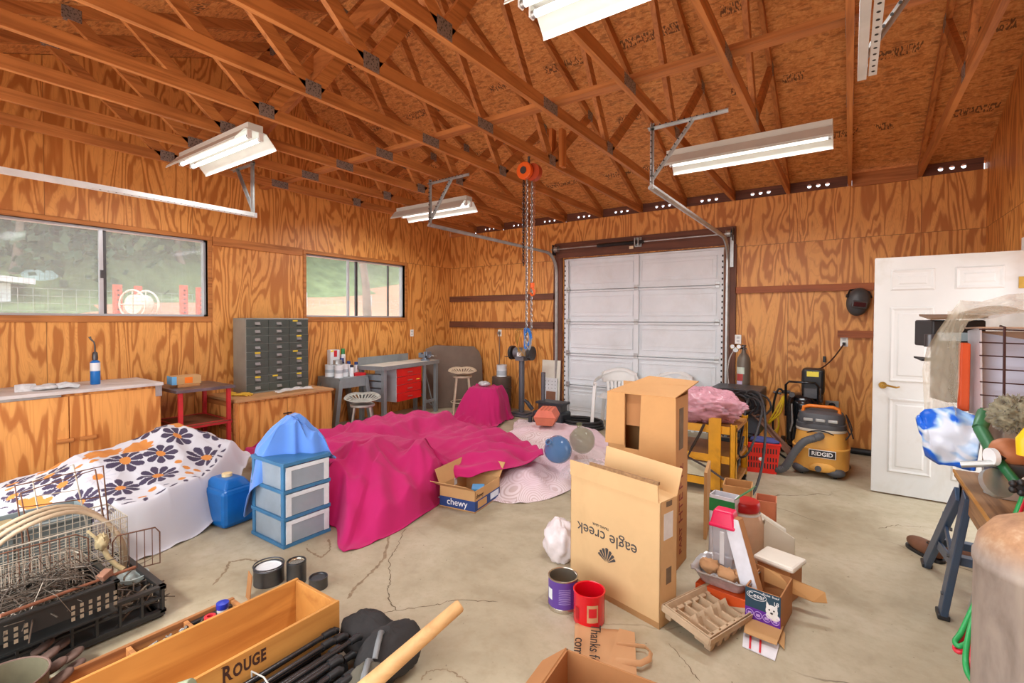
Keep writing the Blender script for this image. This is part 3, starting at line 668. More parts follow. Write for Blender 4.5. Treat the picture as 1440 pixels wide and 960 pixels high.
# torch cylinder
p = at_z(134, 537, .89); p = V(-5.72, at_x(134, 530, -5.72).y, .89)
t = thing('blowtorch', 'blue propane cylinder with black torch head standing on the long cabinet', 'blowtorch', p)
BLUE = mat('torch_blue', (24, 112, 190), .35)
sc = 1.12
build('cylinder', MB().lathe([(0, 0), (.034, 0), (.037, .006), (.037, .135), (0, .135)], n=24), BLUE, t, sm=40)
build('label_band', MB().lathe([(.0372, .125), (.0376, .128), (.0376, .195), (.037, .2), (.03, .213), (.012, .22), (0, .22)], n=24), mat('label_white', (226, 230, 232), .4), t, sm=40)
build('blue_shoulder', MB().lathe([(.0374, .196), (.036, .206), (.026, .219), (.012, .225)], n=24), BLUE, t, sm=40)
build('torch_head', MB().lathe([(.012, .22), (.021, .225), (.023, .25), (.02, .29), (.012, .3)], n=16).tube([(0, 0, .3), (0, 0, .36), (.008, -.008, .39), (0, -.03, .42), (-.004, -.035, .44)], [.006, .006, .006, .008, .011], 8), STEEL, t, sm=50)
text(t, 'BENZO', .022, face_M((.032*math.cos(-.7), .0, .165), (.75, .66, 0), (0, 0, 1)), mat('dark_ink', (52, 56, 64), .5), 'printed_word') if False else None
# gloves on the cabinet
def glove(name, label, loc, rz, m, s=1.0, cat='gloves', f=5):
    mb = MB(Matrix.Scale(s, 4)); rs = random.Random(f)
    mb.ball((0, 0, .012), .06, 8, (1.1, .8, .22), lambda d: 1+.12*math.sin(7*d.x+3*d.y))
    for k in range(4): mb.tube([(.05, -.036+k*.024, .014), (.09, -.045+k*.03, .02), (.13+.01*(k in (1, 2)), -.05+k*.033, .008)], [.012, .012, .009], 6)
    mb.tube([(0, .04, .012), (.03, .075, .014), (.06, .09, .01)], [.014, .013, .01], 6)
    mb.tube([(-.03, 0, .01), (-.08, 0, .011), (-.11, .005, .008)], [.034, .036, .036], 10, flat=.25)
    return solo(name, mb, m, label, cat, loc, rz, sm=60)
p = at_z(70, 538, .89); glove('work_glove', 'pale work glove lying on the long cabinet under the window', (-5.62, at_x(62, 538, -5.62).y, .89), 1.5, mat('glove_white', (214, 214, 214), .8, 0, .2, 20), 1.6)
# red steel table
RED = mat('red_paint', (198, 44, 48), .4, 0, .12, dirt=(120, 40, 34), dirtamt=.4)
x0, x1, y0, y1 = -5.96, -5.36, 1.99, 2.50
t = thing('steel_table', 'red legged steel table with dark top between the two plywood cabinets', 'table', (x1, y0, 0)); O = Matrix.Translation((-x1, -y0, 0))
build('table_top', MB(O).box((x0, y0-.02, .785), (x1+.03, y1+.02, .80)).box((x0, y0-.02, .77), (x1+.03, y1+.02, .787)), mat('table_dark', (112, 100, 104), .35, .5, .3, 6), t, bev=.002)
for x in (x0+.02, x1-.02):
    for y in (y0+.03, y1-.03): build('leg', MB(O).box((x-.018, y-.018, 0), (x+.018, y+.018, .77)), RED, t, bev=.002)
build('shelf_rail', MB(O).beam((x0, y0+.03, .42), (x1, y0+.03, .42), .025, .04).beam((x0, y1-.03, .42), (x1, y1-.03, .42), .025, .04).beam((x0, y0, .42), (x0, y1, .42), .025, .04).beam((x1-.02, y0, .42), (x1-.02, y1, .42), .025, .04), RED, t)
build('shelf', MB(O).box((x0, y0, .425), (x1, y1, .435)), mat('shelf_rust', (132, 84, 56), .7, .3, .3), t)
CARD = mat('cardboard', (196, 152, 100), .8, 0, .06, 5)
p = at_z(222, 540, .8)
t = thing('parts_carton', 'small blue and brown carton with an orange patch on the red legged table', 'box', (-5.72, 2.03, .83), rz=-.08)
build('body', MB().box((0, 0, 0), (.16, .26, .085)), CARD, t, bev=.002)
build('blue_side', MB().box((0, -.001, .001), (.16, .0, .084)), mat('sky_blue_card', (110, 176, 222), .6), t)
build('blue_patch', MB().box((.16, 0, .001), (.161, .04, .084)), mat('sky_blue_card', (110, 176, 222), .6), t)
build('orange_print', MB().box((.16, .11, .01), (.1612, .18, .07)), mat('print_orange', (238, 120, 24), .6), t)
solo('wood_block', MB().box((0, 0, 0), (.07, .2, .028)), WEDGE, 'short wood offcut lying under the small carton on the red legged table', 'wood block', (-5.62, 2.07, .80), rz=-.1, bev=.003)
# drawer cabinet
GRN = mat('drawer_green', (78, 86, 80), .4, .25, .12, 5); GRS = mat('drawer_side', (150, 156, 150), .35, .4, .15, 3)
x1, x0 = -5.68, -5.99; y0, y1 = at_x(346.5, 500, x1).y, at_x(434, 500, x1).y; h = at_x(346, 447, x1).z-.63
t = thing('drawer_cabinet', 'dark green steel parts cabinet of small drawers standing on the plywood cabinet', 'drawer unit', (x1, y0, .63)); O = Matrix.Translation((-x1, -y0, -.63))
build('case', MB(O).box((x0, y0, .63), (x1-.012, y1, .63+h)).box((x1-.012, y0, .63+h-.015), (x1, y1, .63+h)).box((x1-.012, y0, .63), (x1, y1, .64)), GRS, t, bev=.003)
LBL = mat('yellow_label', (226, 196, 56), .5); yl = {(0, 4), (0, 7), (1, 7), (2, 0), (2, 2), (2, 4), (2, 5), (2, 7)}
wd = (y1-y0)/3; hd = (h-.03)/9
for c in range(3):
    for r in range(9):
        a, z = y0+c*wd, .63+.012+(8-r)*hd
        dr = build('drawer', MB(O).box((x1-.012, a+.004, z+.003), (x1-.002, a+wd-.004, z+hd-.003)), GRN, t, bev=.0015)
        build('drawer_pull', MB(O).box((x1-.002, a+wd/2-.03, z+hd*.3), (x1+.012, a+wd/2+.03, z+hd*.36)).box((x1-.002, a+wd/2-.03, z+hd*.36), (x1+.001, a+wd/2+.03, z+hd*.68)).box((x1+.01, a+wd/2-.03, z+hd*.3), (x1+.012, a+wd/2+.03, z+hd*.48)), GALV, dr)
        if (c, r) in yl: o_ = (-.05 if (c, r) in ((2, 0), (2, 4), (1, 7)) else .0); build('paper_label', MB(O).box((x1-.002, a+wd/2+o_-.032, z+hd*.76), (x1+.0005, a+wd/2+o_+.032, z+hd*.95)), LBL, dr)
glove('leather_glove', 'yellow leather glove lying on the plywood cabinet beside the green drawer unit', (-5.66, 2.70, .63), .6, mat('glove_yellow', (206, 162, 50), .8, 0, .2, 20), 1.1)
PLAS = mat('clear_poly', (226, 230, 230), .15, 0, .05, 9, alpha=.55)
mb = MB().grid(lambda u, v: (.03+.1*v+.01*math.sin(u*21), u*.46, .012+.03*abs(math.sin(v*5+u*9))*math.sin(PI*v)+.015*math.sin(PI*u)), 40, 14)
solo('plastic_sleeve', mb, PLAS, 'crumpled clear plastic sleeve in front of the green drawer unit', 'plastic sleeve', (-5.54, 3.02, .63), sm=180)
# grey steel stand with cans
GRY = mat('grey_enamel', (140, 148, 150), .45, .2, .12, 5, dirt=(104, 100, 96), dirtamt=.4)
x0, x1, y0, y1 = -6.04, -5.55, 3.95, 4.42
t = thing('steel_stand', 'grey splay legged steel stand carrying paint cans', 'stand', (x1, y0, 0)); O = Matrix.Translation((-x1, -y0, 0)); H_ = .71
build('stand_top', MB(O).box((x0, y0, H_-.016), (x1, y1, H_)), GRY, t, bev=.003)
build('apron', MB(O).box((x0, y0, H_-.14), (x1, y0+.01, H_-.016)).box((x0, y1-.01, H_-.14), (x1, y1, H_-.016)).box((x1-.01, y0, H_-.14), (x1, y1, H_-.016)), GRY, t)
for sx_, x in ((-1, x0+.04), (1, x1-.03)):
    for sy_, y in ((-1, y0+.03), (1, y1-.03)): build('leg', MB(O).beam((x, y, H_-.03), (x+sx_*.02, y+sy_*.1, 0), .07, .06, (0, 1, 0)), GRY, t, bev=.003)
RP = mat('red_card', (204, 34, 44), .5)
solo('red_carton', MB().box((0, 0, 0), (.14, .17, .035)), RP, 'flat red carton on the grey steel stand in front of the small cans', 'box', (-5.74, 4.25, H_+.001), bev=.002)
def can(name, label, loc, r, h, body, lid=None, cat='paint can', band=None, group=None, capc=None, spray=False, handle=False):
    t = thing(name, label, cat, loc, group=group)
    if spray:
        build('body', MB().lathe([(0, 0), (r, 0), (r, h*.74), (r*.86, h*.78), (0, h*.78)], n=18), body, t, sm=40)
        build('cap', MB().lathe([(r*.8, h*.77), (r*.82, h*.98), (r*.7, h), (0, h)], n=18), lid, t, sm=40)
    else:
        build('body', MB().lathe([(0, 0), (r, 0), (r*1.015, .004), (r, .008), (r, h-.008), (r*1.02, h-.004), (r, h), (r*.9, h), (r*.88, h-.006)], n=26), body, t, sm=40)
        build('lid', MB().lathe([(r*.89, h-.005), (r*.8, h-.001), (r*.76, h-.007), (0, h-.007)], n=26), lid or GALV, t, sm=40)
    if band:
        z0, z1, m = band; build('paper_band', MB().lathe([(r*1.004, h*z0), (r*1.008, h*z0+.001), (r*1.008, h*z1), (r*1.004, h*z1+.001)], n=26), m, t, sm=60)
    if handle:
        build('wire_handle', MB().tube([(r*1.03*math.cos(a), -.2*r, h*.75-abs(r*1.1*math.sin(a))) if False else (r*1.04*math.cos(a), -r*.25*math.sin(a)-.0, h*.8-r*.95*math.sin(a)) for a in [k*PI/12 for k in range(13)]], .002, 5), GALV, t, sm=60)
    return t
LW = mat('label_white', (226, 230, 232), .4); LB = mat('label_blue', (34, 66, 132), .4); LG = mat('label_green', (40, 130, 70), .4); LY = mat('label_yellow', (240, 220, 70), .4); LBK = mat('label_navy', (36, 40, 64), .4)
cans = [('paint_can', 'white paint can at the left rear of the grey stand', (-5.88, 4.04), .07, .16, LW, GALV, 0), ('paint_can', 'white paint can at the front left corner of the grey stand', (-5.66, 4.02), .055, .17, LW, GALV, 0),
        ('paint_can', 'big white paint can in the middle of the grey stand', (-5.72, 4.14), .062, .17, LW, GALV, 0)]
for nme, l, (x, y), r, h, m, li, _ in cans: can(nme, l, (x, y, H_), r, h, m, li, band=(.35, .6, mat('label_grey', (176, 184, 190), .4)))
can('paint_can', 'shallow grey tin stacked on the white paint cans', (-5.80, 4.10, H_+.17), .06, .055, GALV, GALV)
can('spray_can', 'short white spray can with dark cap on the grey stand, left of the red carton', (-5.64, 4.21, H_), .028, .16, LW, LBK, 'spray can', spray=True)
can('spray_can', 'blue and white spray can standing behind the red carton', (-5.80, 4.28, H_), .03, .2, LW, LB, 'spray can', spray=True)
can('spray_can', 'blue capped spray can at the right corner of the grey stand', (-5.78, 4.39, H_), .03, .18, LW, LB, 'spray can', spray=True)
can('spray_can', 'navy capped white spray can behind the big white paint can', (-5.90, 4.24, H_), .033, .24, LBK, LB, 'spray can', spray=True)
t = thing('tall_tin', 'tall white tin with yellow and red squares rising behind the cans', 'tin', (-5.96, 4.16, H_)); build('body', MB().box((-.04, -.09, 0), (.04, .06, .36)), LW, t, bev=.006)
build('yellow_patch', MB().box((.04, -.085, .33), (.0415, -.04, .355)), LY, t); build('red_patch', MB().box((.04, -.035, .26), (.0415, .015, .35)), RP, t)
can('spray_can', 'white spray can with green cap behind the blue ones', (-5.96, 4.30, H_), .035, .37, LW, LG, 'spray can', spray=True)
# ---------------------------------------------------------------- tractor seat stools
STO = mat('stool_grey', (178, 178, 168), .5, .3, .2, 9, dirt=(120, 110, 96), dirtamt=.5)
def stool(label, loc, rz, h, m):
    t = thing('tractor_stool', label, 'stool', loc, rz, group='tractor seat stools')
    build('seat_plate', MB().lathe([(0, h-.03), (.15, h-.03), (.155, h-.02), (.15, h), (0, h)], n=24), m, t, sm=40)
    for k in range(4):
        a = PI/4+k*PI/2; q = V(math.cos(a), math.sin(a), 0); build('leg', MB().tube([q*.13+V(0, 0, h-.02), q*.21], [.015, .012], 8), m, t, sm=50)
    build('foot_ring', MB().tube([(.185*math.cos(k*PI/12), .185*math.sin(k*PI/12), h*.3) for k in range(24)], .008, 6, closed=True), m, t, sm=60)
    # pressed pan seat: two thigh hollows, raised pierced rear rim
    def sf(r, a):
        x = r*math.cos(a)*.21; y = r*math.sin(a)*.23
        z = h+.03+.085*r*r*(max(0, math.cos(a))**1.2+.55*abs(math.sin(a)))+.03*(max(0, -math.cos(a))*math.exp(-(y/.05)**2))*r
        if math.cos(a) < 0: x *= .85-.18*math.exp(-(y/.06)**2)*-1
        return (-x, y, z)
    mb = MB(); n, na = 6, 48; vs = []; fs = []
    for i in range(n+1):
        for k in range(na): vs.append(sf(.05+.95*i/n, 2*PI*k/na))
    for i in range(n):
        for k in range(na):
            a = 2*PI*(k+.5)/na; slot = i in (3, 4) and math.cos(a) > -.2 and k % 2 == 0
            if not slot: fs.append((i*na+k, i*na+(k+1) % na, (i+1)*na+(k+1) % na, (i+1)*na+k))
    fs.append(tuple(range(na))); mb.add(vs, fs); build('pan_seat', mb, m, t, sm=60, thick=.006)
    return t
p = at_z(503, 561, .5)
stool('grey metal stool with a pierced tractor seat in front of the grey stand', (-5.14, 4.0, 0), -.7, .41, STO)
stool('taller cream stool with a pierced tractor seat beside the brown leaning panel', (-5.10, 5.92, 0), -.8, .60, mat('stool_cream', (208, 190, 164), .5, .1, .15, 9))
# ---------------------------------------------------------------- steel workbench
FL = at_z(533, 516.5, .84); FR = at_z(616, 506, .84); dr = (FR-FL); Lb = dr.length; ang = math.atan2(dr.y, dr.x)
FL = FL+dr*.07; dr = FR-FL; Lb = dr.length
t = thing('steel_workbench', 'grey steel workbench with wooden top and red drawers below the small window', 'workbench', (FL.x, FL.y, 0), rz=ang)
D = .46
build('bench_top', MB().box((-.02, 0, .80), (Lb+.02, D, .84)), mat('bench_top_pale', (206, 200, 186), .5, 0, .1, 5, dirt=(150, 140, 124), dirtamt=.5), t, bev=.004)
build('front_rail', MB().box((-.02, -.012, .785), (Lb+.02, 0, .842)), GRY, t, bev=.002); build('side_rail', MB().box((-.03, 0, .785), (-.02, D, .842)).box((Lb+.02, 0, .785), (Lb+.03, D, .842)), GRY, t)
build('back_guard', MB().box((-.02, D-.01, .84), (Lb*.85, D, .95)), GRY, t, bev=.002)
for x in (.0, Lb-.06):
    for y in (.0, D-.05): build('leg', MB().box((x, y, 0), (x+.06, y+.05, .79)), GRY, t, bev=.002)
build('centre_leg', MB().box((.72*Lb, 0, 0), (.72*Lb+.04, .04, .79)).box((.72*Lb, .02, .18), (Lb, .04, .22)), GRY, t)
build('brace_rod', MB().tube([(.80*Lb, .1, .78), (.97*Lb, .05, .02)], .011, 8).tube([(.74*Lb, .3, .5), (.97*Lb, .1, .1)], .009, 8), GRY, t, sm=60)
dc = build('drawer_pedestal', MB().box((.22*Lb, .02, .30), (.66*Lb, D-.04, .785)), mat('pedestal_grey', (196, 200, 204), .45, .1, .06), t, bev=.002)
RD = mat('drawer_red', (214, 30, 26), .35, 0, .08)
for k in range(4):
    z = .305+k*.12; o = build('drawer', MB().box((.225*Lb, .0, z), (.655*Lb, .02, z+.114)), RD, t, bev=.002)
    build('drawer_pull', MB().box((.40*Lb, -.01, z+.05), (.48*Lb, 0, z+.058)), GALV, o)
build('sticker', MB().box((.56*Lb, -.0015, .585), (.62*Lb, 0, .60)), LY, t)
build('tray_stack', MB().box((.06, .1, .33), (.17, .5, .41)).box((.06, .1, .43), (.17, .5, .51)).box((.06, .1, .53), (.17, .5, .61)).box((.06, .1, .63), (.17, .5, .71)), mat('tray_grey', (150, 158, 166), .45, .2, .1), t, bev=.004)
# vise on the bench
bm = t
def onbench(x, y, z=.84): c, s = math.cos(ang), math.sin(ang); return (FL.x+x*c-y*s, FL.y+x*s+y*c, z)
VM = mat('vise_grey', (128, 138, 150), .4, .5, .2, 12)
t = thing('bench_vise', 'grey bench vise at the right end of the steel workbench', 'vise', onbench(Lb-.18, .12), ang)
build('base', MB().lathe([(0, 0), (.075, 0), (.075, .02), (.05, .03), (.04, .05), (0, .05)], n=20), VM, t, sm=40)
build('fixed_jaw', MB().box((-.04, -.02, .045), (.04, .11, .10)).box((-.06, -.035, .08), (.06, -.005, .145)).bc((0, .09, .11), (.07, .05, .03)), VM, t, bev=.008)
build('moving_jaw', MB().box((-.06, -.075, .08), (.06, -.045, .145)).box((-.03, -.12, .05), (.03, -.04, .10)), VM, t, bev=.008)
build('screw_handle', MB().cyl((0, -.12, .075), (0, -.17, .075), .014, n=12).cyl((-.08, -.16, .075), (.08, -.16, .075), .006, n=8), GALV, t, sm=50)
# brown panel leaning in the corner
a, b = at_z(590, 572, 0), at_z(668, 566, 0)
mb = MB(); ht = 1.04; w_ = .98; pr = [(-w_/2, 0), (w_/2, 0), (w_/2, .8), (w_/2-.05, .95), (w_/2-.14, ht), (-w_/2+.16, ht+.03), (-w_/2, ht-.03)]
R_ = Matrix.Translation((-5.50, 6.2, 0)) @ Matrix.Rotation(math.radians(52), 4, 'Z') @ Matrix.Rotation(math.radians(-6), 4, 'X')
mb = MB(); mb.add([(x, 0, z) for x, z in pr]+[(x, .035, z) for x, z in pr], [tuple(range(7)), tuple(range(13, 6, -1))]+[(i, i+7, (i+1) % 7+7, (i+1) % 7) for i in range(7)])
o = solo('folded_tabletop', mb, mat('brown_panel', (116, 98, 84), .6, 0, .12, 4), 'big brown round cornered panel leaning in the far corner behind a stool', 'panel', bev=.008); o.matrix_world = R_
# outlets
OW = mat('outlet_white', (236, 236, 230), .35)
def outlet(label, p, ax, plug=False, m=OW, sz=(.075, .115)):
    t = thing('wall_outlet', label, 'outlet', p)
    R = (lambda a, b: MB().box((a[0], -a[1], a[2]), (b[0], -b[1], b[2]))) if ax == 'y' else (lambda a, b: MB().box((a[1], a[0], a[2]), (b[1], b[0], b[2])))
    build('cover_plate', R((-sz[0]/2, 0, -sz[1]/2), (sz[0]/2, .007, sz[1]/2)), m, t, bev=.003)
    for z in (-.024, .024): build('socket', R((-.017, .006, z-.014), (.017, .0085, z+.014)), mat('socket_grey', (196, 196, 192), .4), t, bev=.002)
    return t
p = at_x(579, 468, XL); outlet('white outlet on the left wall, right of the small window', p, 'x')
p = at_y(703, 468, YB); outlet('white outlet with a round plug on the back wall left of the garage door', p, 'y')
p = at_y(1038, 477, YB-.04); outlet('white outlet on the wall just right of the garage door', p, 'y')
p = at_y(1187, 480, YB); o_w = p; outlet('white outlet near the welding helmet with a black cord plugged in', p, 'y')
p = at_y(1170, 570, YB); outlet('grey low outlet with a big round socket behind the wet vacuum', p, 'y', m=mat('outlet_grey', (170, 174, 172), .4, .3), sz=(.13, .11))
build('round_socket', MB().cyl((0, 0, 0), (0, -.02, 0), .035, n=20), BLK, bpy.data.objects['wall_outlet.004'])
p = at_y(703, 468, YB)
solo('electric_cord', MB().tube([p+V(0, -.02, 0), p+V(.01, -.03, -.1), p+V(.0, -.015, -.5), p+V(-.01, -.015, -.95), p+V(.0, -.02, -1.2)], .006, 6).cyl(p+V(0, -.01, .0), p+V(0, -.05, 0), .025, n=14), mat('cord_grey', (128, 122, 112), .5), 'thin grey cord with round plug running down the back wall', 'cord', sm=60)
# ================================================================ draped sheets
def lse(vals, k=18): m = max(vals); return m + math.log(sum(math.exp(k*(v-m)) for v in vals))/k
def tent(x, y, cx, cy, hx_, hy_, rot, h, s, folds=0, ph=0):
    c, sn = math.cos(rot), math.sin(rot); dx, dy = x-cx, y-cy; u = dx*c+dy*sn; v = -dx*sn+dy*c
    a = max(0, abs(u)-hx_); b = max(0, abs(v)-hy_); d = math.hypot(a, b)
    if folds and d > 0: th = math.atan2(v, u); d *= 1+.13*math.sin(folds*th+ph)+.06*math.sin(2.3*folds*th+ph*2)
    return h-s*d-.25*s*max(0, d-.15)*-.6
def catmull(pts, n):
    out = []; N = len(pts); P = [Vector(p) for p in pts]
    for i in range(N):
        a, b, c, d = P[i-1], P[i], P[(i+1) % N], P[(i+2) % N]
        for k in range(n):
            t = k/n; out.append(.5*((2*b)+(c-a)*t+(2*a-5*b+4*c-d)*t*t+(3*b-a-3*c+d)*t**3))
    return out
def drape(name, outline, center, H, mats, label, cat, nu=60, seg=14, wr=.012, fold=.0, nf=9, edge=.8, floor=.006, paint=None, thick=.004, seed=0, lin=False, base=None):
    if lin:
        ol = []
        for i in range(len(outline)):
            a, b = Vector(outline[i]), Vector(outline[(i+1) % len(outline)])
            for k in range(seg): ol.append(a.lerp(b, k/seg))
    else: ol = catmull(outline, seg)
    N_ = len(ol); vs = []; cols = []; cz = Vector(center); arc = [0]
    for i in range(N_): arc.append(arc[-1]+(ol[(i+1) % N_]-ol[i]).length)
    for j in range(nu+1):
        u = (j/nu)**.85
        for i, p in enumerate(ol):
            x = cz.x+(p.x-cz.x)*u; y = cz.y+(p.y-cz.y)*u
            z = H(x, y)
            q = Vector((x*5+seed, y*5, seed)); q2 = Vector((x*13+seed, y*13, 1.7))
            rid = 1-abs(mnoise.noise(q))*2.2; z += wr*(rid*1.2+.6*mnoise.noise(q2))
            if fold: z += fold*math.sin(nf*arc[i]+2.2*mnoise.noise(Vector((x*1.3, y*1.3, seed)))*2)*max(0, min(1, (u-.35)*3))*(1 if u < edge else max(0, 1-(u-edge)/(1-edge)))
            if u > edge:
                f = (u-edge)/(1-edge); f = f*f*(3-2*f); z = z*(1-f)+p.z*f+.010*f*math.sin(arc[i]*22+3*math.sin(arc[i]*5))*(1 if p.z < .05 else 1.5)
            z = max(z, floor); vs.append(Vector((x, y, z)))
            if paint: cols.append(paint(x, y, z, u, arc[i], arc[-1]))
    fs = [tuple(range(N_))] if False else []
    for j in range(nu):
        for i in range(N_): k = (i+1) % N_; fs.append((j*N_+i, (j+1)*N_+i, (j+1)*N_+k, j*N_+k))
    o0 = base or (center[0], center[1], 0); mb = MB(Matrix.Translation((-o0[0], -o0[1], -o0[2]))); mb.add(vs, fs)
    if paint: mb.c = cols
    return solo(name, mb, mats, label, cat, o0, sm=180, thick=thick)
def cloth(name, rgb, sheen=.3, var=.06, weave=700):
    m = mat(name, rgb, .85, 0, var, 3, bump=.15, bs=weave, sheen=sheen); return m
MAG = cloth('magenta_cloth', (188, 16, 100), sheen=.08)
def HM(x, y):
    T_ = [tent(x, y, -3.22, 2.52, .08, .14, .3, .54, 1.0, 5, .4), tent(x, y, -3.22, 2.05, .06, .12, 0, .52, 1.15, 5, 2), tent(x, y, -2.98, 2.90, .03, .10, .5, .47, 1.15, 6, 1),
          tent(x, y, -3.75, 3.0, .4, .2, .2, .36, .7, 4, 0), tent(x, y, -4.25, 3.65, .25, .28, .2, .38, .8, 5, 1), tent(x, y, -4.2, 4.15, .25, .2, .5, .36, .6, 5, 3), tent(x, y, -2.68, 3.5, .12, .2, .2, .32, .5, 4, 1),
          tent(x, y, -3.2, 3.8, .3, .3, .2, .34, .5, 5, 2), tent(x, y, -4.6, 2.6, .2, .2, 0, .30, .6, 4, 0), .02]
    return lse(T_, 26)-.02
def az(x, y, z): p = at_z(x, y, z); return (p.x, p.y, z)
ol = [az(483, 775, .006), az(560, 746, .006), az(612, 712, .008), az(634, 690, .03), az(646, 672, .17), az(700, 661, .22), az(764, 638, .27), az(735, 618, .25), az(700, 603, .20), az(645, 594, .16), az(610, 590, .16), az(565, 583, .2), az(510, 590, .25), az(455, 603, .3), az(400, 612, .3), az(345, 632, .15), (-4.0, 2.2, .25), (-3.45, 1.98, .3), (-3.08, 1.86, .2), az(470, 740, .006)]
drape('dust_sheet', ol, (-3.3, 2.95, 0), HM, MAG, 'large magenta dust sheet spread over low lumpy things on the floor', 'sheet', nu=90, seg=18, wr=.014, edge=.86, seed=3, fold=.022, nf=14)
MAG2 = MAG
def HB(x, y): return lse([tent(x, y, -4.47, 5.72, .2, .2, .35, .49, 2.4, 6, .4), tent(x, y, -4.6, 5.35, .1, .1, .3, .12, .5, 6, 1), .01], 40)
ol = [az(628, 604, .05), az(655, 606, .05), az(690, 602, .06), az(712, 590, .02), (-4.12, 5.95, .02), (-4.3, 6.15, .02), (-4.6, 6.1, .02), (-4.85, 5.85, .02), (-4.85, 5.4, .02)]
drape('dust_sheet', ol, (-4.47, 5.72, 0), HB, MAG2, 'magenta cloth covering a tall box near the bench grinder', 'sheet', nu=60, seg=18, wr=.006, edge=.8, seed=8, fold=.03, nf=22)
solo('crumpled_bag', MB().ball((0, 0, .035), .09, 10, (1.1, .8, .45), lambda d: 1+.3*mnoise.noise(d*4)), mat('silver_bag', (196, 196, 196), .35, .3, .3, 30), 'crumpled silvery bag on top of the magenta covered box', 'bag', (-4.5, 5.72, .50), sm=60)
# lace sheet
def lace():
    m, t, b = nt('pink_print_sheet'); o = obj(t); d = noi(t, o, 2.2, 2, .5, .6)
    v = N(t, 'TexVoronoi'); v.inputs['Scale'].default_value = 5; t.links.new(o, v.inputs['Vector'])
    r = mth(t, 'SINE', mth(t, 'MULTIPLY', mth(t, 'ADD', v.outputs['Distance'], mth(t, 'MULTIPLY', d, .3)), 70))
    col = mixc(t, mth(t, 'MULTIPLY', mth(t, 'GREATER_THAN', r, .35), .5), L3((228, 212, 214)), L3((176, 140, 132)))
    g = noi(t, o, 1.4, 2); col = mixc(t, ramp(t, g, [(.45, (0, 0, 0)), (.6, (.6, .6, .6))]), col, L3((226, 196, 208)))
    t.links.new(col, b.inputs['Base Color']); b.inputs['Roughness'].default_value = .85; return m
def HL(x, y): return lse([tent(x, y, -2.95, 5.0, .25, .3, 0, .20, .35, 5, 0), tent(x, y, -2.45, 4.25, .2, .25, .3, .17, .4, 5, 1), tent(x, y, -2.42, 3.65, .08, .12, .2, .17, .6, 4, 2), .01], 30)
ol = [az(692, 704, .006), az(745, 706, .006), az(800, 690, .006), az(822, 660, .006), (-1.85, 4.6, .006), (-2.1, 5.2, .006), az(842, 612, .006), az(800, 596, .006), az(730, 590, .05), (-3.5, 5.0, .006), (-3.3, 4.2, .006), (-2.9, 3.6, .006), (-2.65, 3.25, .05)]
drape('printed_sheet', ol, (-2.6, 4.4, 0), HL, lace(), 'pale pink patterned sheet spread on the floor right of the magenta sheet', 'sheet', nu=60, seg=16, wr=.01, edge=.85, seed=5)
def demijohn(label, loc, r, m, rot):
    t = thing('glass_demijohn', label, 'glass jug', loc, rot=rot)
    build('globe', MB().lathe([(0, -r), (r*.5, -r*.9), (r*.85, -r*.55), (r, 0), (r*.93, r*.42), (r*.62, r*.8), (r*.3, r*1.0), (r*.2, r*1.15), (r*.2, r*1.4), (r*.24, r*1.42), (r*.24, r*1.5), (r*.16, r*1.5)], n=32), m, t, sm=60)
    return t
demijohn('blue glass demijohn lying on the pale pink sheet', (-2.14, 3.80, .33), .125, glass('blue_glass', .75, (70, 120, 170)), (.9, -.5, .3))
demijohn('clear olive glass demijohn behind the blue one', (-2.10, 4.20, .34), .125, glass('olive_glass', .5, (128, 134, 100)), (-.6, -.6, 0))
mb = MB().grid(lambda u, v: (u*.5, v*.55, .0+.09*math.sin(PI*u)*math.sin(PI*v)+.02*mnoise.noise(Vector((u*7, v*7, 0)))), 24, 24)
solo('plastic_film', mb, mat('clear_film', (224, 214, 216), .1, 0, .05, 9, alpha=.35), 'clear plastic film crumpled over the pale sheet beside the glass jugs', 'plastic film', (-2.08, 3.72, .1), rz=.5, sm=180)
# orange red brick shaped box
t = thing('coral_storage_box', 'coral red six sided box with grooved lid on the pale sheet', 'box', (-3.0, 5.05, .245), rz=.35)
CO = mat('coral', (226, 124, 98), .6, 0, .08, 9); CO2 = mat('coral_dark', (196, 106, 76), .6, 0, .08, 9)
def trap(mb, w0, w1, z0, z1, l): return hexa(mb, [(-w0, -l, z0), (w0, -l, z0), (w0, l, z0), (-w0, l, z0)], [(-w1, -l, z1), (w1, -l, z1), (w1, l, z1), (-w1, l, z1)])
build('lower_half', trap(MB(), .095, .135, 0, .09, .16), CO2, t, bev=.004); build('upper_half', trap(MB(), .135, .085, .092, .18, .16), CO, t, bev=.004)
for k in (-.045, 0, .045): build('groove', MB().box((k-.006, -.158, .178), (k+.006, .158, .183)), CO2, t)
# ---------------------------------------------------------------- flowered sheet
fr_ = random.Random(21); fl = []
def HFp(x, y):
    return lse([tent(x, y, -4.62, 1.66, .06, .08, 0, .60, .62, 5, .3), tent(x, y, -4.15, 1.55, .42, .26, .1, .33, 1.3), tent(x, y, -4.55, 1.25, .2, .15, .1, .47, .6, 5, 1), tent(x, y, -4.75, .95, .3, .25, .1, .30, .5, 4, 0), tent(x, y, -3.95, 1.3, .28, .24, .1, .31, 1.8), .01], 26)
tries = 0
while tries < 9000:
    tries += 1; x, y = fr_.uniform(-5.2, -3.72), fr_.uniform(.7, 2.1); r = fr_.choice([.14, .125, .11]) if tries < 2500 else fr_.choice([.06, .04, .035, .03])
    if all(math.hypot(x-a, y-b) > (r+c)*(.86 if tries < 2500 else 1.12) for a, b, c, *_ in fl): fl.append((x, y, r, fr_.choice(['d', 'd', 'o', 'd', 'o', 'w']) if r > .06 else 'c', fr_.uniform(0, 6), fr_.choice([8, 9, 10])))
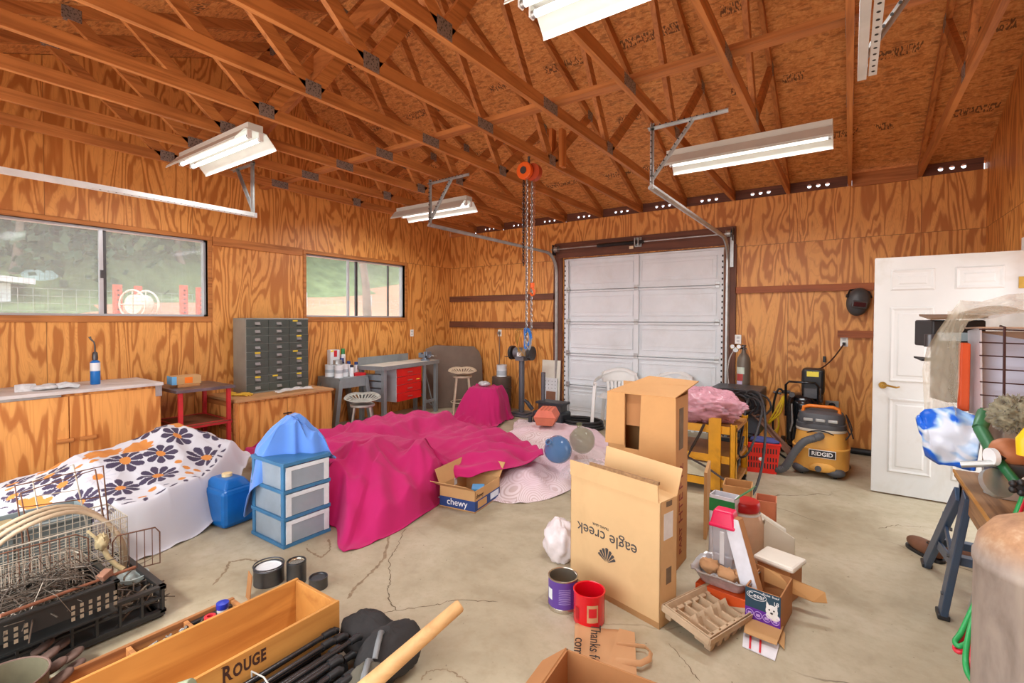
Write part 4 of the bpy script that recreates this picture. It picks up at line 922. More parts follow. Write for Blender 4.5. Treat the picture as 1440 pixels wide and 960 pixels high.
Wc, Dk, Or, Lo = [(*L3(c), 1) for c in ((206, 206, 212), (66, 56, 80), (208, 134, 62), (226, 170, 120))]
def paintF(x, y, z, u, arc, tot):
    if .77 < u < .86:
        a = (arc*9) % 1; k = int(arc*9); a2 = a-.5; v = (u-.815)/.035
        r1 = a2*math.cos(k*2.1)+v*.5*math.sin(k*2.1); r2 = -a2*math.sin(k*2.1)+v*.5*math.cos(k*2.1)
        if (r1/.16)**2+(r2/.42)**2 < 1 and mnoise.noise(Vector((k*3.3, 0, 0))) > -.25: return Dk
        return Wc
    if u > .8: return Wc
    for (cx, cy, r, k, ph, n) in fl:
        dx, dy = x-cx, y-cy; d = math.hypot(dx, dy)
        if d > r: continue
        th = math.atan2(dy, dx)+ph
        if k == 'c': return Or if d < r*.8 else Wc
        if d < r*.27: return Or if k != 'o' else Or
        pet = abs(math.cos(n*th/2))
        if k == 'o': return Or if d < r*(.78+.2*pet) else Wc
        if k == 'w': return Wc if pet > .25 or d > r*.9 else (*L3((190, 190, 200)), 1)
        return Dk if (d/r < .35+.65*pet**.35 and pet > .28) else Wc
    return Wc
pm, pt, pb = nt('flower_print_cloth'); an = N(pt, 'Attribute'); an.attribute_name = 'paint'; pt.links.new(an.outputs[0], pb.inputs['Base Color']); pb.inputs['Roughness'].default_value = .85
ol = [az(193, 787, .006), az(250, 765, .006), az(300, 733, .04), az(322, 700, .10), az(345, 655, .22), az(352, 636, .28), (-4.8, 2.2, .2), (-5.2, 2.0, .12), (-5.28, 1.5, .1), az(70, 692, .12), (-5.2, .62, .05), (-4.6, .45, .01), (-4.1, .62, .006), (-3.75, .85, .006)]
drape('flowered_sheet', ol, (-4.5, 1.4, 0), HFp, pm, 'white sheet printed with dark and orange flowers, draped in a mound before the long cabinet', 'sheet', nu=170, seg=38, wr=.010, edge=.84, paint=paintF, seed=11)
solo('white_crate', MB().box((0, 0, 0), (.16, .22, .12)), mat('crate_grey_white', (198, 200, 196), .5), 'edge of a pale crate showing under the flowered sheet', 'crate', (-3.97, 1.55, 0), rz=.1, bev=.004)
# ---------------------------------------------------------------- drawer tower, cooler, blue cloth
t = thing('drawer_tower', 'three drawer clear plastic storage tower with blue frame under a blue cloth', 'storage tower', (-3.40, 1.71, 0)); BF = mat('frame_blue', (58, 116, 158), .35); CL = mat('milky_plastic', (176, 190, 202), .18, 0, .1, 6, alpha=.5)
w_, d_, h = .40, .34, .56
mb = MB()
for x in (0, w_-.035):
    for y in (0, d_-.035): mb.box((x, y, 0), (x+.035, y+.035, h))
build('corner_post', mb, BF, t, bev=.004) if False else [build('corner_post', MB().box((x, y, 0), (x+.035, y+.035, h)), BF, t, bev=.004) for x in (0, w_-.035) for y in (0, d_-.035)]
for k in range(4): build('shelf_frame', MB().box((-.005, -.005, k*.178), (w_+.008, d_+.005, k*.178+.024)), BF, t, bev=.003)
for k in range(3):
    z = k*.178+.028; o = build('drawer', MB().box((.01, .02, z), (w_-.002, .023, z+.143)).box((.01, d_-.023, z), (w_-.002, d_-.02, z+.143)).box((.01, .02, z), (w_-.002, d_-.02, z+.003)).box((w_+.004, .012, z), (w_+.008, d_-.012, z+.146)), CL, t)
    build('drawer_frame', MB().box((w_+.008, .012, z), (w_+.011, .05, z+.146)).box((w_+.008, d_-.05, z), (w_+.011, d_-.012, z+.146)).box((w_+.008, .012, z+.12), (w_+.013, d_-.012, z+.146)), mat('milky_rim', (214, 222, 228), .3), o)
for k, c in ((0, (214, 206, 190)), (1, (222, 220, 206)), (2, (70, 78, 90))):
    build('drawer_contents', MB().ball((.2, .17, k*.178+.075), .07, 8, (1.9, 1.5, .7), lambda d: 1+.35*mnoise.noise(d*3+V(k, 0, 0))), mat('contents%d' % k, c, .7, 0, .3, 20), t, sm=60)
build('side_panel', MB().box((.035, .008, .02), (w_-.035, .012, h-.02)), CL, t)
BC = cloth('blue_cloth', (92, 142, 222))
def HC(x, y): return lse([tent(x, y, -3.20, 1.90, .17, .14, 0, .585, 2.0, 5, 1), tent(x, y, -3.25, 1.93, .03, .03, 0, .82, 1.25, 6, 0), tent(x, y, -3.13, 2.02, .03, .03, 0, .69, 1.3, 5, 0), .2], 40)
ol = [az(399, 662, .44), az(415, 658, .46), az(424, 640, .54), az(445, 645, .52), az(461, 635, .55), (-3.02, 2.12, .5), (-3.2, 2.14, .45), (-3.4, 2.12, .42), (-3.5, 1.98, .35), (-3.56, 1.85, .12), (-3.52, 1.72, .1), (-3.43, 1.68, .2), (-3.3, 1.67, .36)]
drape('blue_cloth', ol, (-3.22, 1.90, 0), HC, BC, 'blue cloth peaked over the top of the clear drawer tower', 'cloth', nu=50, seg=14, wr=.012, edge=.72, floor=.05, seed=2, fold=.015, nf=24, base=(-3.22, 1.9, .56))
t = thing('blue_jug', 'blue plastic water jug standing between the flowered sheet and the drawer tower', 'jug', (-3.78, 1.72, 0), rz=.1); BJ = mat('jug_blue', (18, 104, 178), .3)
build('tank', MB().box((-.17, -.12, 0), (.16, .13, .27)), BJ, t, bev=.03); build('shoulder', hexa(MB(), [(-.15, -.1, .262), (.14, -.1, .262), (.14, .11, .262), (-.15, .11, .262)], [(-.10, -.06, .33), (.1, -.06, .33), (.1, .07, .33), (-.10, .07, .33)]), BJ, t, bev=.015)
build('cap', MB().cyl((0, 0, .33), (0, 0, .355), .035, n=20), mat('cap_cream', (226, 200, 150), .5), t, bev=.003)
# ---------------------------------------------------------------- open pet food carton
F_, Lc, Rc = at_z(668, 722, 0), at_z(632, 705, 0), at_z(703, 698, 0); a_ = math.atan2(Rc.y-F_.y, Rc.x-F_.x)
t = thing('open_carton', 'small open carton with a navy printed band beside the magenta sheet', 'carton', (F_.x, F_.y, 0), rz=a_)
la, lb_ = .40, .33; tt = .005; hh = .17; NAVY = mat('band_navy', (32, 62, 120), .6)
build('body', MB().box((0, 0, 0), (la, tt, hh)).box((0, lb_-tt, 0), (la, lb_, hh)).box((0, 0, 0), (tt, lb_, hh)).box((la-tt, 0, 0), (la, lb_, hh)).box((0, 0, 0), (la, lb_, tt)), CARD, t)
build('printed_band', MB().box((-.001, -.0012, .012), (la+.001, -.0002, .09)).box((-.0012, 0, .012), (-.0002, lb_, .09)), NAVY, t)
build('flap', MB().plate([(0, 0, hh), (0, lb_, hh), (-.13, lb_+.0, hh+.07), (-.13, 0, hh+.07)], .004), CARD, t); build('flap', MB().plate([(la, 0, hh), (la, lb_, hh), (la+.1, lb_, hh+.1), (la+.1, 0, hh+.1)], .004), CARD, t)
build('flap', MB().plate([(0, lb_, hh), (la, lb_, hh), (la, lb_+.05, hh+.12), (0, lb_+.05, hh+.12)], .004), CARD, t); build('flap', MB().plate([(0, 0, hh), (la, 0, hh), (la, -.025, hh-.085), (0, -.025, hh-.085)], .004), CARD, t) if False else None
INKW = mat('ink_white', (236, 236, 236), .5); INK = mat('ink_dark', (44, 38, 36), .6)
text(t, 'chewy', .075, face_M((-.0015, lb_/2, .055), (0, -1, 0), (0, 0, 1)), INKW); text(t, 'chewy', .045, face_M((.07, -.0015, .122), (1, 0, 0), (0, 0, 1)), INK)
build('barcode_panel', MB().box((.24, -.0022, .03), (.38, -.0012, .08)), mat('label_pale', (206, 214, 224), .5), t); build('brown_panel', MB().box((.04, -.0022, .025), (.18, -.0012, .08)), CARD, t)
build('paper_label', MB().box((.2, lb_-.008, .11), (.24, lb_-.006, .17)), LW, t)
solo('blue_packet', MB().box((-.05, -.06, 0), (.05, .06, .05)), mat('packet_blue', (84, 160, 214), .4), 'light blue packet inside the open printed carton', 'packet', (F_.x-.10, F_.y+.16, .10), rz=.6, bev=.006)
solo('wire_rack', (lambda m: [m.beam((k*.03, 0, 0), (k*.03, .3, 0), .004, .004) for k in range(11)] and m.beam((0, 0, 0), (.3, 0, 0), .006, .006).beam((0, .3, 0), (.3, .3, 0), .006, .006))(MB()), GALV, 'small wire rack on the floor between magenta sheet and printed carton', 'rack', (-2.93, 2.78, .05), rz=.45)
# ================================================================ right side
def TR(x, y, z=0): return Matrix.Translation((x, y, z))
KR = mat('kraft_card', (214, 178, 128), .8, 0, .05, 4, dirt=(190, 150, 104), dirtamt=.4); KD = mat('kraft_dark', (176, 122, 74), .8, 0, .06, 4)
KO = mat('kraft_orange', (204, 154, 98), .8, 0, .05, 4, dirt=(180, 128, 78), dirtamt=.35); CORR = mat('corrugated_edge', (150, 116, 80), .9, 0, .3, 60)
SMUDGE = mat('grey_smudge', (120, 104, 84), .8, 0, .2, 12); INKG = mat('ink_grey', (70, 66, 66), .6)
# travel luggage carton, upside down
t = thing('upside_down_carton', 'pale kraft carton with upside down wording and a fan shaped emblem, open flaps on top', 'box', (-1.30, 2.46, 0), rz=math.atan2(2.31-2.46, -.74+1.31)); ew, ed, eh = .585, .15, .615
def shell(mb, w_, d_, h, t_=.006, z0=0, bottom=True):
    mb.box((0, 0, z0), (w_, t_, h)).box((0, d_-t_, z0), (w_, d_, h)).box((0, 0, z0), (t_, d_, h)).box((w_-t_, 0, z0), (w_, d_, h))
    if bottom: mb.box((0, 0, z0), (w_, d_, z0+t_))
    return mb
build('body', shell(MB(), ew, ed, eh), KR, t, bev=.0015)
build('front_flap', MB().plate([(.0, 0, eh), (ew-.01, 0, eh), (ew-.012, -.004, eh+.085), (0, -.003, eh+.085)], .005), KR, t)
build('back_flap', MB().plate([(.12, ed, eh), (ew, ed, eh), (ew, ed+.05, eh+.13), (.10, ed+.05, eh+.15)], .005), KR, t)
build('side_flap', MB().plate([(ew, 0, eh), (ew, ed, eh), (ew-.14, ed, eh+.01), (ew-.14, 0, eh+.01)], .005), KR, t)
build('corrugated_edge', MB().box((.14, -.004, eh+.085), (ew-.012, .012, eh+.10)), CORR, t)
fm = lambda x, z: face_M((x, -.0012, z), (-1, 0, 0), (0, 0, -1))
text(t, 'eagle creek', .088, fm(.255, .335), INKG); text(t, 'TRAVEL GEAR', .018, fm(.22, .385), INKG)
mb = MB()
for k in range(7):                                    # fan shaped emblem of wedges
    a0 = math.radians(28+k*18); a1 = a0+math.radians(14.5); c = (.262, .20)
    r1 = .085-.006*abs(k-3)
    pp = [(c[0]+.008*math.cos((a0+a1)/2), c[1]+.008*math.sin((a0+a1)/2)), (c[0]+r1*math.cos(a0), c[1]+r1*.92*math.sin(a0)), (c[0]+r1*1.05*math.cos((a0+a1)/2), c[1]+r1*.97*math.sin((a0+a1)/2)), (c[0]+r1*math.cos(a1), c[1]+r1*.92*math.sin(a1))]
    mb.add([(x, -.0012, z) for x, z in pp], [(0, 1, 2, 3)])
build('emblem', mb, INKG, t)
build('shipping_label', MB().box((.03, -.0018, eh+.0), (.13, -.0006, eh+.07)), LW, t)
mb = MB(); k = .045
while k < .118: w1 = random.choice([.0012, .002, .003]); mb.box((k, -.0024, eh+.015), (k+w1, -.0017, eh+.05)); k += w1+random.choice([.0015, .0025])
build('barcode', mb, INK, t)
build('side_label', MB().box((ew, .03, eh-.19), (ew+.001, .11, eh-.06)), LW, t); build('side_smudge', MB().box((ew, .05, eh-.03), (ew+.001, .1, eh+.0-.004)).box((ew, .055, .2), (ew+.001, .1, .28)), SMUDGE, t)
build('tape', MB().box((.0, -.001, .0), (ew, -.0002, .03)), mat('tape_brown', (172, 130, 84), .4), t)
# tall carton behind
phi = math.radians(-2); t = thing('tall_carton', 'tall brown carton with a slot opening standing behind the pale kraft carton', 'box', (-.83-.43*math.cos(phi), 2.87-.43*math.sin(phi), 0), rz=phi); tw, td, th = .43, .24, 1.04
build('body', MB().box((0, .006, 0), (.115, .01, th)).box((.225, .006, 0), (tw, .01, th)).box((0, td-.006, 0), (tw, td, th+.05)).box((0, .006, 0), (.006, td, th)).box((tw-.006, .006, 0), (tw, td, th)).box((0, .006, 0), (tw, td, .006)).box((.115, .006, 0), (.225, .01, .70)), KO, t)
build('recessed_panel', MB().box((.11, .03, .84), (.23, .036, th-.005)), KD, t)
build('outer_flap', MB().plate([(-.012, -.008, .72), (.118, -.004, .72), (.115, 0, th), (-.004, 0, th)], .006).plate([(.21, -.004, .66), (tw+.012, -.012, .62), (tw+.003, 0, th), (.222, 0, th)], .006), KO, t)
build('top', MB().plate([(-.006, -.003, th), (tw, -.003, th), (tw+.03, td+.12, th+.065), (.13, td+.12, th+.075)], .006), KO, t)
build('side_stain', MB().box((tw, .07, .72), (tw+.001, .15, .97)), SMUDGE, t)
INKR = mat('ink_red', (150, 70, 56), .7)
text(t, 'CHECK PARTS', .075, face_M((tw+.0012, .12, .33), (0, 0, -1), (0, 1, 0)), INKR) if False else None
for z, s_ in ((.55, 'FT2'), (.36, 'HTE'), (.16, 'PART')): text(t, s_, .1 if len(s_) < 4 else .07, face_M((tw+.0012, .12, z), (0, 0, 1), (0, -1, 0)), INKR, 'faded_print')
# paper bag, tins
def tin(name, label, loc, r, h, body, rim, inner, extra=None):
    t = thing(name, label, 'can', loc)
    build('body', MB().lathe([(r*.0, .001), (r*.97, 0), (r, .006), (r, h-.006), (r*1.015, h-.003), (r, h)], n=36), body, t, sm=40)
    build('inside', MB().lathe([(r, h), (r*.93, h-.002), (r*.93, .006), (0, .006)], n=36), inner, t, sm=40)
    build('rim', MB().lathe([(r*1.02, h-.006), (r*1.03, h), (r*.98, h+.002), (r*.95, h-.002)], n=36), rim, t, sm=60); return t
SHINE = mat('tin_inside', (190, 180, 164), .25, .85, .1)
p = at_z(785, 858, 0)
t = tin('empty_tin', 'purple labelled empty steel tin beside the kraft carton', (p.x, p.y+.05, 0), .077, .165, mat('tin_purple', (96, 62, 150), .4, 0, .08), SHINE, SHINE)
build('silver_foot', MB().lathe([(.078, .0), (.0785, .004), (.0785, .02), (.0775, .022)], n=36), SHINE, t, sm=60); cc = LW
def patch(mb, r, a0, a1, z0, z1, n=8):
    vs = []
    for i in range(n+1): a = a0+(a1-a0)*i/n; vs += [(r*math.cos(a), r*math.sin(a), z0), (r*math.cos(a), r*math.sin(a), z1)]
    return mb.add(vs, [(2*i, 2*i+2, 2*i+3, 2*i+1) for i in range(n)])
build('label_patch', patch(MB(), .0782, -2.3, -1.85, .06, .115), LW, t); mb = MB()
for k in range(9): patch(mb, .0783, -1.35, -.55, .05+k*.009, .053+k*.009)
build('fine_print', mb, mat('lilac_print', (170, 150, 206), .5), t)
p = at_z(822, 878, 0)
RC = mat('tub_red', (214, 14, 34), .25, 0, .04, coat=.3)
t = tin('red_tub', 'bright red plastic coffee tub beside the purple tin', (p.x, p.y+.05, 0), .078, .155, RC, RC, RC)
build('paper_label', patch(MB(), .0795, -1.25, -.55, .03, .115), mat('label_tan', (196, 150, 110), .5), t); build('label_badge', patch(MB(), .0802, -1.15, -.65, .055, .10), RP, t)
build('grip_dent', patch(MB(), .0795, -2.1, -1.8, .03, .09), mat('tub_dark_red', (170, 10, 26), .3), t)
p = at_z(785, 790, 0); mb = MB().ball((0, 0, .12), .15, 20, (.75, .6, .9), lambda d: 1+.22*mnoise.noise(d*2.4)+.07*mnoise.noise(d*7))
solo('white_plastic_bag', mb, mat('white_plastic', (226, 216, 216), .35, 0, .08, 12, bump=.4, bs=30), 'crumpled white plastic bag behind the purple tin', 'bag', (-1.46, 2.63, .0), sm=180)
BAG = mat('paper_bag', (198, 152, 108), .85, 0, .05, 6, bump=.2, bs=20)
t = thing('paper_carrier_bag', 'flattened brown paper bag with twisted handle lying on the floor below the red tub', 'paper bag', (-.90, 2.05, .004), rz=math.radians(20)); t.scale = (1.3, 1.3, 1)
build('sheet', MB().grid(lambda u, v: (-.10+.20*u+.03*(1-v)-.02, -.16+.25*v, .006+.006*math.sin(u*9)*math.sin(v*7)), 12, 12), BAG, t, sm=180, thick=.004)
build('side_fold', MB().plate([(.0, -.2, .014), (.11, -.17, .014), (.10, .08, .014), (.045, .085, .016)], .003), BAG, t)
build('handle', MB().tube([(.04, -.09, .02), (.12, -.095, .03), (.15, -.07, .035), (.155, -.03, .03), (.135, .0, .025), (.04, -.005, .02)], .011, 8, flat=.25), BAG, t, sm=60)
text(t, 'Thanks for', .052, face_M((-.035, -.03, .0185), (.06, -1, 0), (1, .06, 0)), INK); text(t, 'coming', .052, face_M((-.085, -.08, .0185), (.06, -1, 0), (1, .06, 0)), INK)
# open carton at the bottom edge
a, b = at_z(797, 912, .26), at_z(925, 960, .26); an_ = math.atan2(b.y-a.y, b.x-a.x)
t = thing('open_box', 'open brown carton cut by the bottom edge of the picture', 'box', (a.x, a.y, 0), rz=an_)
build('body', shell(MB(TR(0, -.34)), .46, .34, .26, .006), KD, t); build('flap', MB().plate([(0, -.34, .26), (0, 0, .26), (-.09, -.02, .19), (-.09, -.34, .19)], .005), KD, t); build('tape_strip', MB().box((-.0012, -.3, .20), (0, -.24, .26)), LW, t)
# moulded pulp tray
PULP = mat('pulp', (192, 168, 138), .95, 0, .1, 12, bump=.5, bs=50)
t = thing('pulp_tray', 'moulded pulp packing tray lying tilted on the floor right of the kraft carton', 'packing tray', (-.50, 2.25, .0), rot=(math.radians(9), math.radians(4), math.atan2(.42, .13)-PI/2+PI/2)); L_, W_ = .42, .25
mb = MB(); nx, ny = 84, 50
def pf(u, v):
    x, y = u*L_, v*W_; e = min(u*L_, (1-u)*L_, v*W_, (1-v)*W_)
    z = .085
    if e > .012: z = .085-.055*min(1, (e-.012)/.02)
    cell = int(u*5.999)
    if e > .03:
        fu = (u*6) % 1
        if .40 < v < .6: z += .035*max(0, 1-abs(v-.5)/.1)*(1 if cell in (1, 3, 4) else .3)
        if fu < .16: z += .03
        if v < .35 and .3 < fu < .8: z -= .012
    if e <= .001: z = .06
    return (x, y, z)
build('tray_surface', mb.grid(pf, nx, ny), PULP, t, sm=25, thick=.004)
build('rim', MB().box((-.006, -.006, .05), (L_+.006, 0, .083)).box((-.006, W_, .05), (L_+.006, W_+.006, .083)).box((-.006, 0, .05), (0, W_, .083)).box((L_, 0, .05), (L_+.006, W_, .083)), PULP, t, bev=.003)
for k in range(6):
    for y in (.0, W_-.04): build('foot', hexa(MB(), [(.03+k*.066, y+.004, .005), (.06+k*.066, y+.004, .005), (.06+k*.066, y+.036, .005), (.03+k*.066, y+.036, .005)], [(.02+k*.066, y, .06), (.07+k*.066, y, .06), (.07+k*.066, y+.04, .06), (.02+k*.066, y+.04, .06)]), PULP, t, bev=.004)
# orange box + foil pan
solo('orange_box', MB().box((0, 0, 0), (.26, .3, .09)), mat('orange_card', (214, 84, 24), .6, 0, .1), 'orange box under the foil roasting pan', 'box', (-.66, 2.68, 0), rz=-.12, bev=.003)
FOIL = mat('foil', (206, 206, 208), .3, .55, .15, 30, bump=.7, bs=45)
t = thing('foil_pan', 'crinkled foil roasting pan on the orange box', 'pan', (-.53, 2.78, .095), rz=-.12)
def rr(w_, d_, n=40, e=5): return [(w_*math.copysign(abs(math.cos(2*PI*k/n))**(2/e), math.cos(2*PI*k/n)), d_*math.copysign(abs(math.sin(2*PI*k/n))**(2/e), math.sin(2*PI*k/n))) for k in range(n)]
vs = []; fs = []; lv = [(.11, .09, 0), (.125, .105, .03), (.14, .12, .068), (.155, .135, .072), (.156, .136, .067)]
for w_, d_, z in lv:
    for i, (x, y) in enumerate(rr(w_, d_)): q = 1+.012*math.sin(i*4.1)*(z > 0); vs.append((x*q, y*q, z+.004*math.sin(i*1.7)*(z > .05)))
for j in range(4):
    for i in range(40): fs.append((j*40+i, j*40+(i+1) % 40, (j+1)*40+(i+1) % 40, (j+1)*40+i))
fs.append(tuple(range(39, -1, -1))); mb = MB().add(vs, fs); build('pan_shell', mb, FOIL, t, sm=60, thick=.0015)
for k, (x, y) in enumerate([(-.08, 0), (.02, -.05), (.09, -.02)]): solo('crumpled_paper', MB().ball((0, 0, .03), .045, 10, (1.2, .9, .8), lambda d: 1+.4*mnoise.noise(d*3+V(k*4, 0, 0))), BAG, ['crumpled brown paper wad at the left of the foil pan', 'pale paper wad below the clear jug in the foil pan', 'small crumpled paper wad at the right of the foil pan'][k], 'paper', (-.53+x, 2.78+y, .125), sm=60)
CLR = mat('clear_jug', (200, 200, 206), .12, 0, .03, alpha=.5); PK = mat('lid_pink', (232, 30, 90), .3)
t = thing('cereal_keeper', 'tall clear plastic container with a bright pink lid standing in the foil pan', 'container', (-.55, 2.86, .105), rz=-.1)
build('jar', hexa(MB(), [(-.05, -.04, 0), (.05, -.04, 0), (.05, .04, 0), (-.05, .04, 0)], [(-.062, -.05, .27), (.062, -.05, .27), (.062, .05, .27), (-.062, .05, .27)]), CLR, t, bev=.014)
build('grip', MB().box((-.012, -.053, .06), (.014, -.046, .24)), mat('grip_white', (226, 226, 228), .3), t, bev=.004)
build('lid', hexa(MB(), [(-.068, -.056, .265), (.068, -.056, .265), (.068, .056, .265), (-.068, .056, .265)], [(-.05, -.04, .35), (.05, -.04, .35), (.05, .04, .35), (-.05, .04, .35)]), PK, t, bev=.01)
build('lid_rim', MB().box((-.07, -.058, .258), (.07, .058, .278)), PK, t, bev=.006)
# leaning long white-faced carton
p0, p1 = at_y(1060, 812, 2.72), at_y(1030, 738, 3.02)
t = thing('leaning_carton', 'long slim white faced carton leaning against the clear jug', 'box', (-.44, 2.70, .135)); d0 = V(-.12, .14, .29)
def slab(p, d, w_, n_, th_):
    w_ = Vector(w_); n_ = Vector(n_)*th_; p = Vector(p); d = Vector(d); return hexa(MB(), [p, p+w_, p+w_+n_, p+n_], [p+d, p+w_+d, p+w_+n_+d, p+n_+d])
build('white_face', slab((0, 0, 0), d0, (.085, -.03, 0), (.3, .9, .0), .004), mat('card_white', (220, 222, 230), .6), t)
build('brown_back', slab((.002, .006, 0), d0, (.083, -.029, 0), (.3, .9, 0), .05), KD, t)
# dog food carton
t = thing('pet_food_carton', 'dark teal and purple dog food carton with a white terrier picture', 'box', (-.405, 2.62, .0), rz=-.12); cw, chh = .158, .18
TEAL = mat('card_teal', (34, 66, 84), .5); PUR = mat('card_purple', (96, 34, 150), .5); 
build('body', shell(MB(), cw, .24, chh), KD, t); build('front_print', MB().box((0, -.0012, .085), (cw, 0, chh)), TEAL, t); build('purple_band', MB().box((0, -.0014, 0), (cw, 0, .085)), PUR, t)
text(t, 'Cesar', .032, fm2 := face_M((.052, -.0022, .15), (1, 0, 0), (0, 0, 1)), INKW)
build('oval_outline', MB().tube([(.052+.044*math.cos(a*PI/12), -.002, .15+.02*math.sin(a*PI/12)) for a in range(24)], .0012, 4, closed=True), INKW, t)
text(t, '18', .026, face_M((.138, -.0022, .14), (1, 0, 0), (0, 0, 1)), INKW); text(t, 'Poulet  Boeuf', .013, face_M((.115, -.0022, .170), (1, 0, 0), (0, 0, 1)), INKW)
mb = MB().ball((.12, -.002, .10), .03, 10, (.9, .06, 1)).add([(.095, -.003, .115), (.112, -.003, .122), (.097, -.003, .145)], [(0, 1, 2)]).add([(.145, -.003, .115), (.128, -.003, .122), (.143, -.003, .145)], [(0, 1, 2)]).ball((.125, -.002, .075), .035, 8, (.9, .05, .5))
build('terrier_picture', mb, mat('terrier_white', (230, 228, 224), .6), t, sm=60)
build('terrier_features', MB().ball((.11, -.0045, .106), .004, 6, (1, .4, 1)).ball((.13, -.0045, .106), .004, 6, (1, .4, 1)).ball((.12, -.005, .092), .006, 6, (1.1, .4, .8)), INK, t)
for k in range(4): x = .022+k*.038; build('round_badge', MB().tube([(x+.017*math.cos(a*PI/10), -.0022, .058+.017*math.sin(a*PI/10)) for a in range(20)], .0018, 4, closed=True).box((x-.009, -.0024, .05), (x+.009, -.0016, .063)), mat('badge_lilac', (190, 160, 220), .5), t)
text(t, 'MADE IN USA', .012, face_M((.05, -.0022, .022), (1, 0, 0), (0, 0, 1)), INKW)
def flat(name, label, pix, m, z=.004, th_=.004, cat='cardboard'):
    P_ = [at_z(x, y, z) for x, y in pix]; c = P_[0]; return solo(name, MB().plate([p-c for p in P_], th_), m, label, cat, c)
flat('flat_cardboard', 'flattened brown carton on the floor below the dog food carton', [(1048, 868), (1046, 888), (1092, 906), (1102, 880)][::-1], CARD, .03)
o = flat('white_mailer', 'white mailer with red stripes under the flattened carton', [(1046, 885), (1044, 908), (1090, 928), (1096, 905)][::-1], mat('mailer_white', (226, 226, 232), .5), .006, cat='mailer')
q = [at_z(x, y, .0112) - at_z(1096, 905, .006) for x, y in ((1054, 906), (1057, 908), (1058, 913), (1055, 912))]
c0 = at_z(1096, 905, .006); mb = MB()
for dx in (0, 14): Q = [at_z(x+dx, y+dx*.42, .0112)-c0 for x, y in ((1054, 893), (1057, 894), (1056, 912), (1053, 911))]; mb.add(Q, [(3, 2, 1, 0)])
build('red_stripe', mb, RP, o)
flat('cardboard_scrap', 'brown cardboard scrap lying right of the flattened carton', [(1095, 878), (1092, 900), (1103, 912), (1104, 890)][::-1], CARD, .012)
# cardboard pieces right of the jug
def quadbox(name, label, cat, loc, rz, dims, m, rot=None, bev=.002):
    return solo(name, shell(MB(), *dims), m, label, cat, loc, rz, bev=bev, rot=rot)
t = thing('lidded_carton', 'brown box with thick white lid insert right of the leaning carton', 'box', (-.40, 2.96, 0), rz=-.28)
build('body', MB().box((0, 0, 0), (.17, .16, .17)), KD, t, bev=.003); build('white_insert', MB().box((-.02, -.01, .17), (.19, .17, .20)), mat('foam_white', (232, 226, 212), .5, 0, .04), t, bev=.012)
t = thing('torn_flap', 'torn tan cardboard flap jutting to the right of the dog food carton', 'cardboard', (-.25, 2.84, .12))
build('flap', MB().plate([(-.10, .0, .075), (0, 0, .06), (.17, .02, .02), (.18, .02, -.03), (.12, .0, -.035), (-.10, 0, .0)][::-1], .006), KO, t); build('inner_liner', MB().plate([(-.24, .02, .09), (-.1, .01, .075), (-.1, .01, -.1), (-.24, .02, -.1)][::-1], .006), KD, t)
t = thing('cream_holder', 'cream plastic wall holder with curved cut front lying on its side', 'holder', (-.46, 3.28, .02), rz=.4); CRM = mat('cream_plastic', (220, 214, 196), .35, 0, .05)
build('back_panel', MB().plate([(0, 0, .0), (.22, 0, .0), (.22, 0, .16), (.06, 0, .26)], .006), CRM, t); build('side_panel', MB().plate([(.22, 0, 0), (.22, .16, 0), (.22, .16, .13), (.22, .0, .16)], .006), CRM, t)
build('curved_front', MB().grid(lambda u, v: (.06+.16*u, .02+.12*v, .26-.1*u-.10*math.sin(PI*v)*(.4+.6*u)), 10, 12), CRM, t, sm=180, thick=.005); build('floor_panel', MB().box((.0, 0, 0), (.22, .16, .006)), CRM, t)
t = thing('milk_powder_carton', 'white carton with green band standing between tall carton and clear jug', 'box', (-.70, 3.16, 0), rz=-.1)
build('body', shell(MB(), .15, .1, .42), mat('card_white', (220, 222, 230), .6), t); build('green_band', MB().box((0, -.001, .32), (.151, 0, .40)), LG, t); build('blue_print', MB().box((.03, -.001, .02), (.12, 0, .08)), LB, t); build('flap', MB().plate([(.15, 0, .42), (.15, .1, .42), (.24, .1, .5), (.24, 0, .5)], .004), mat('flap_green', (70, 130, 80), .6), t)
t = thing('peach_jar', 'large peach tinted jar with a red lid behind the clear jug', 'jar', (-.52, 3.30, 0))
build('glass_body', MB().lathe([(0, 0), (.10, 0), (.11, .02), (.11, .24), (.085, .31), (.075, .33), (0, .33)], n=28), mat('jar_peach', (222, 186, 154), .2, 0, .1, alpha=.85), t, sm=40)
build('lid', MB().lathe([(.083, .32), (.086, .325), (.086, .37), (.08, .378), (0, .378)], n=28), mat('lid_red', (190, 28, 34), .35), t, sm=40); build('lid_ring', MB().lathe([(.088, .30), (.09, .305), (.088, .315)], n=28), LW, t, sm=60)
solo('salmon_carton', shell(MB(), .13, .16, .25), mat('card_salmon', (214, 132, 96), .6, 0, .15), 'salmon patterned box behind the peach jar', 'box', (-.52, 3.72, 0), rz=.1)
solo('folded_box_sheet', MB().box((0, 0, 0), (.02, .32, .46)), CARD, 'upright brown cardboard sheet between tall carton and yellow cart', 'cardboard', (-.80, 3.45, 0), rz=.15)
solo('tan_carton', shell(MB(), .2, .2, .24), KO, 'plain tan carton behind the white carton with green band', 'box', (-.78, 3.95, 0), rz=.1)
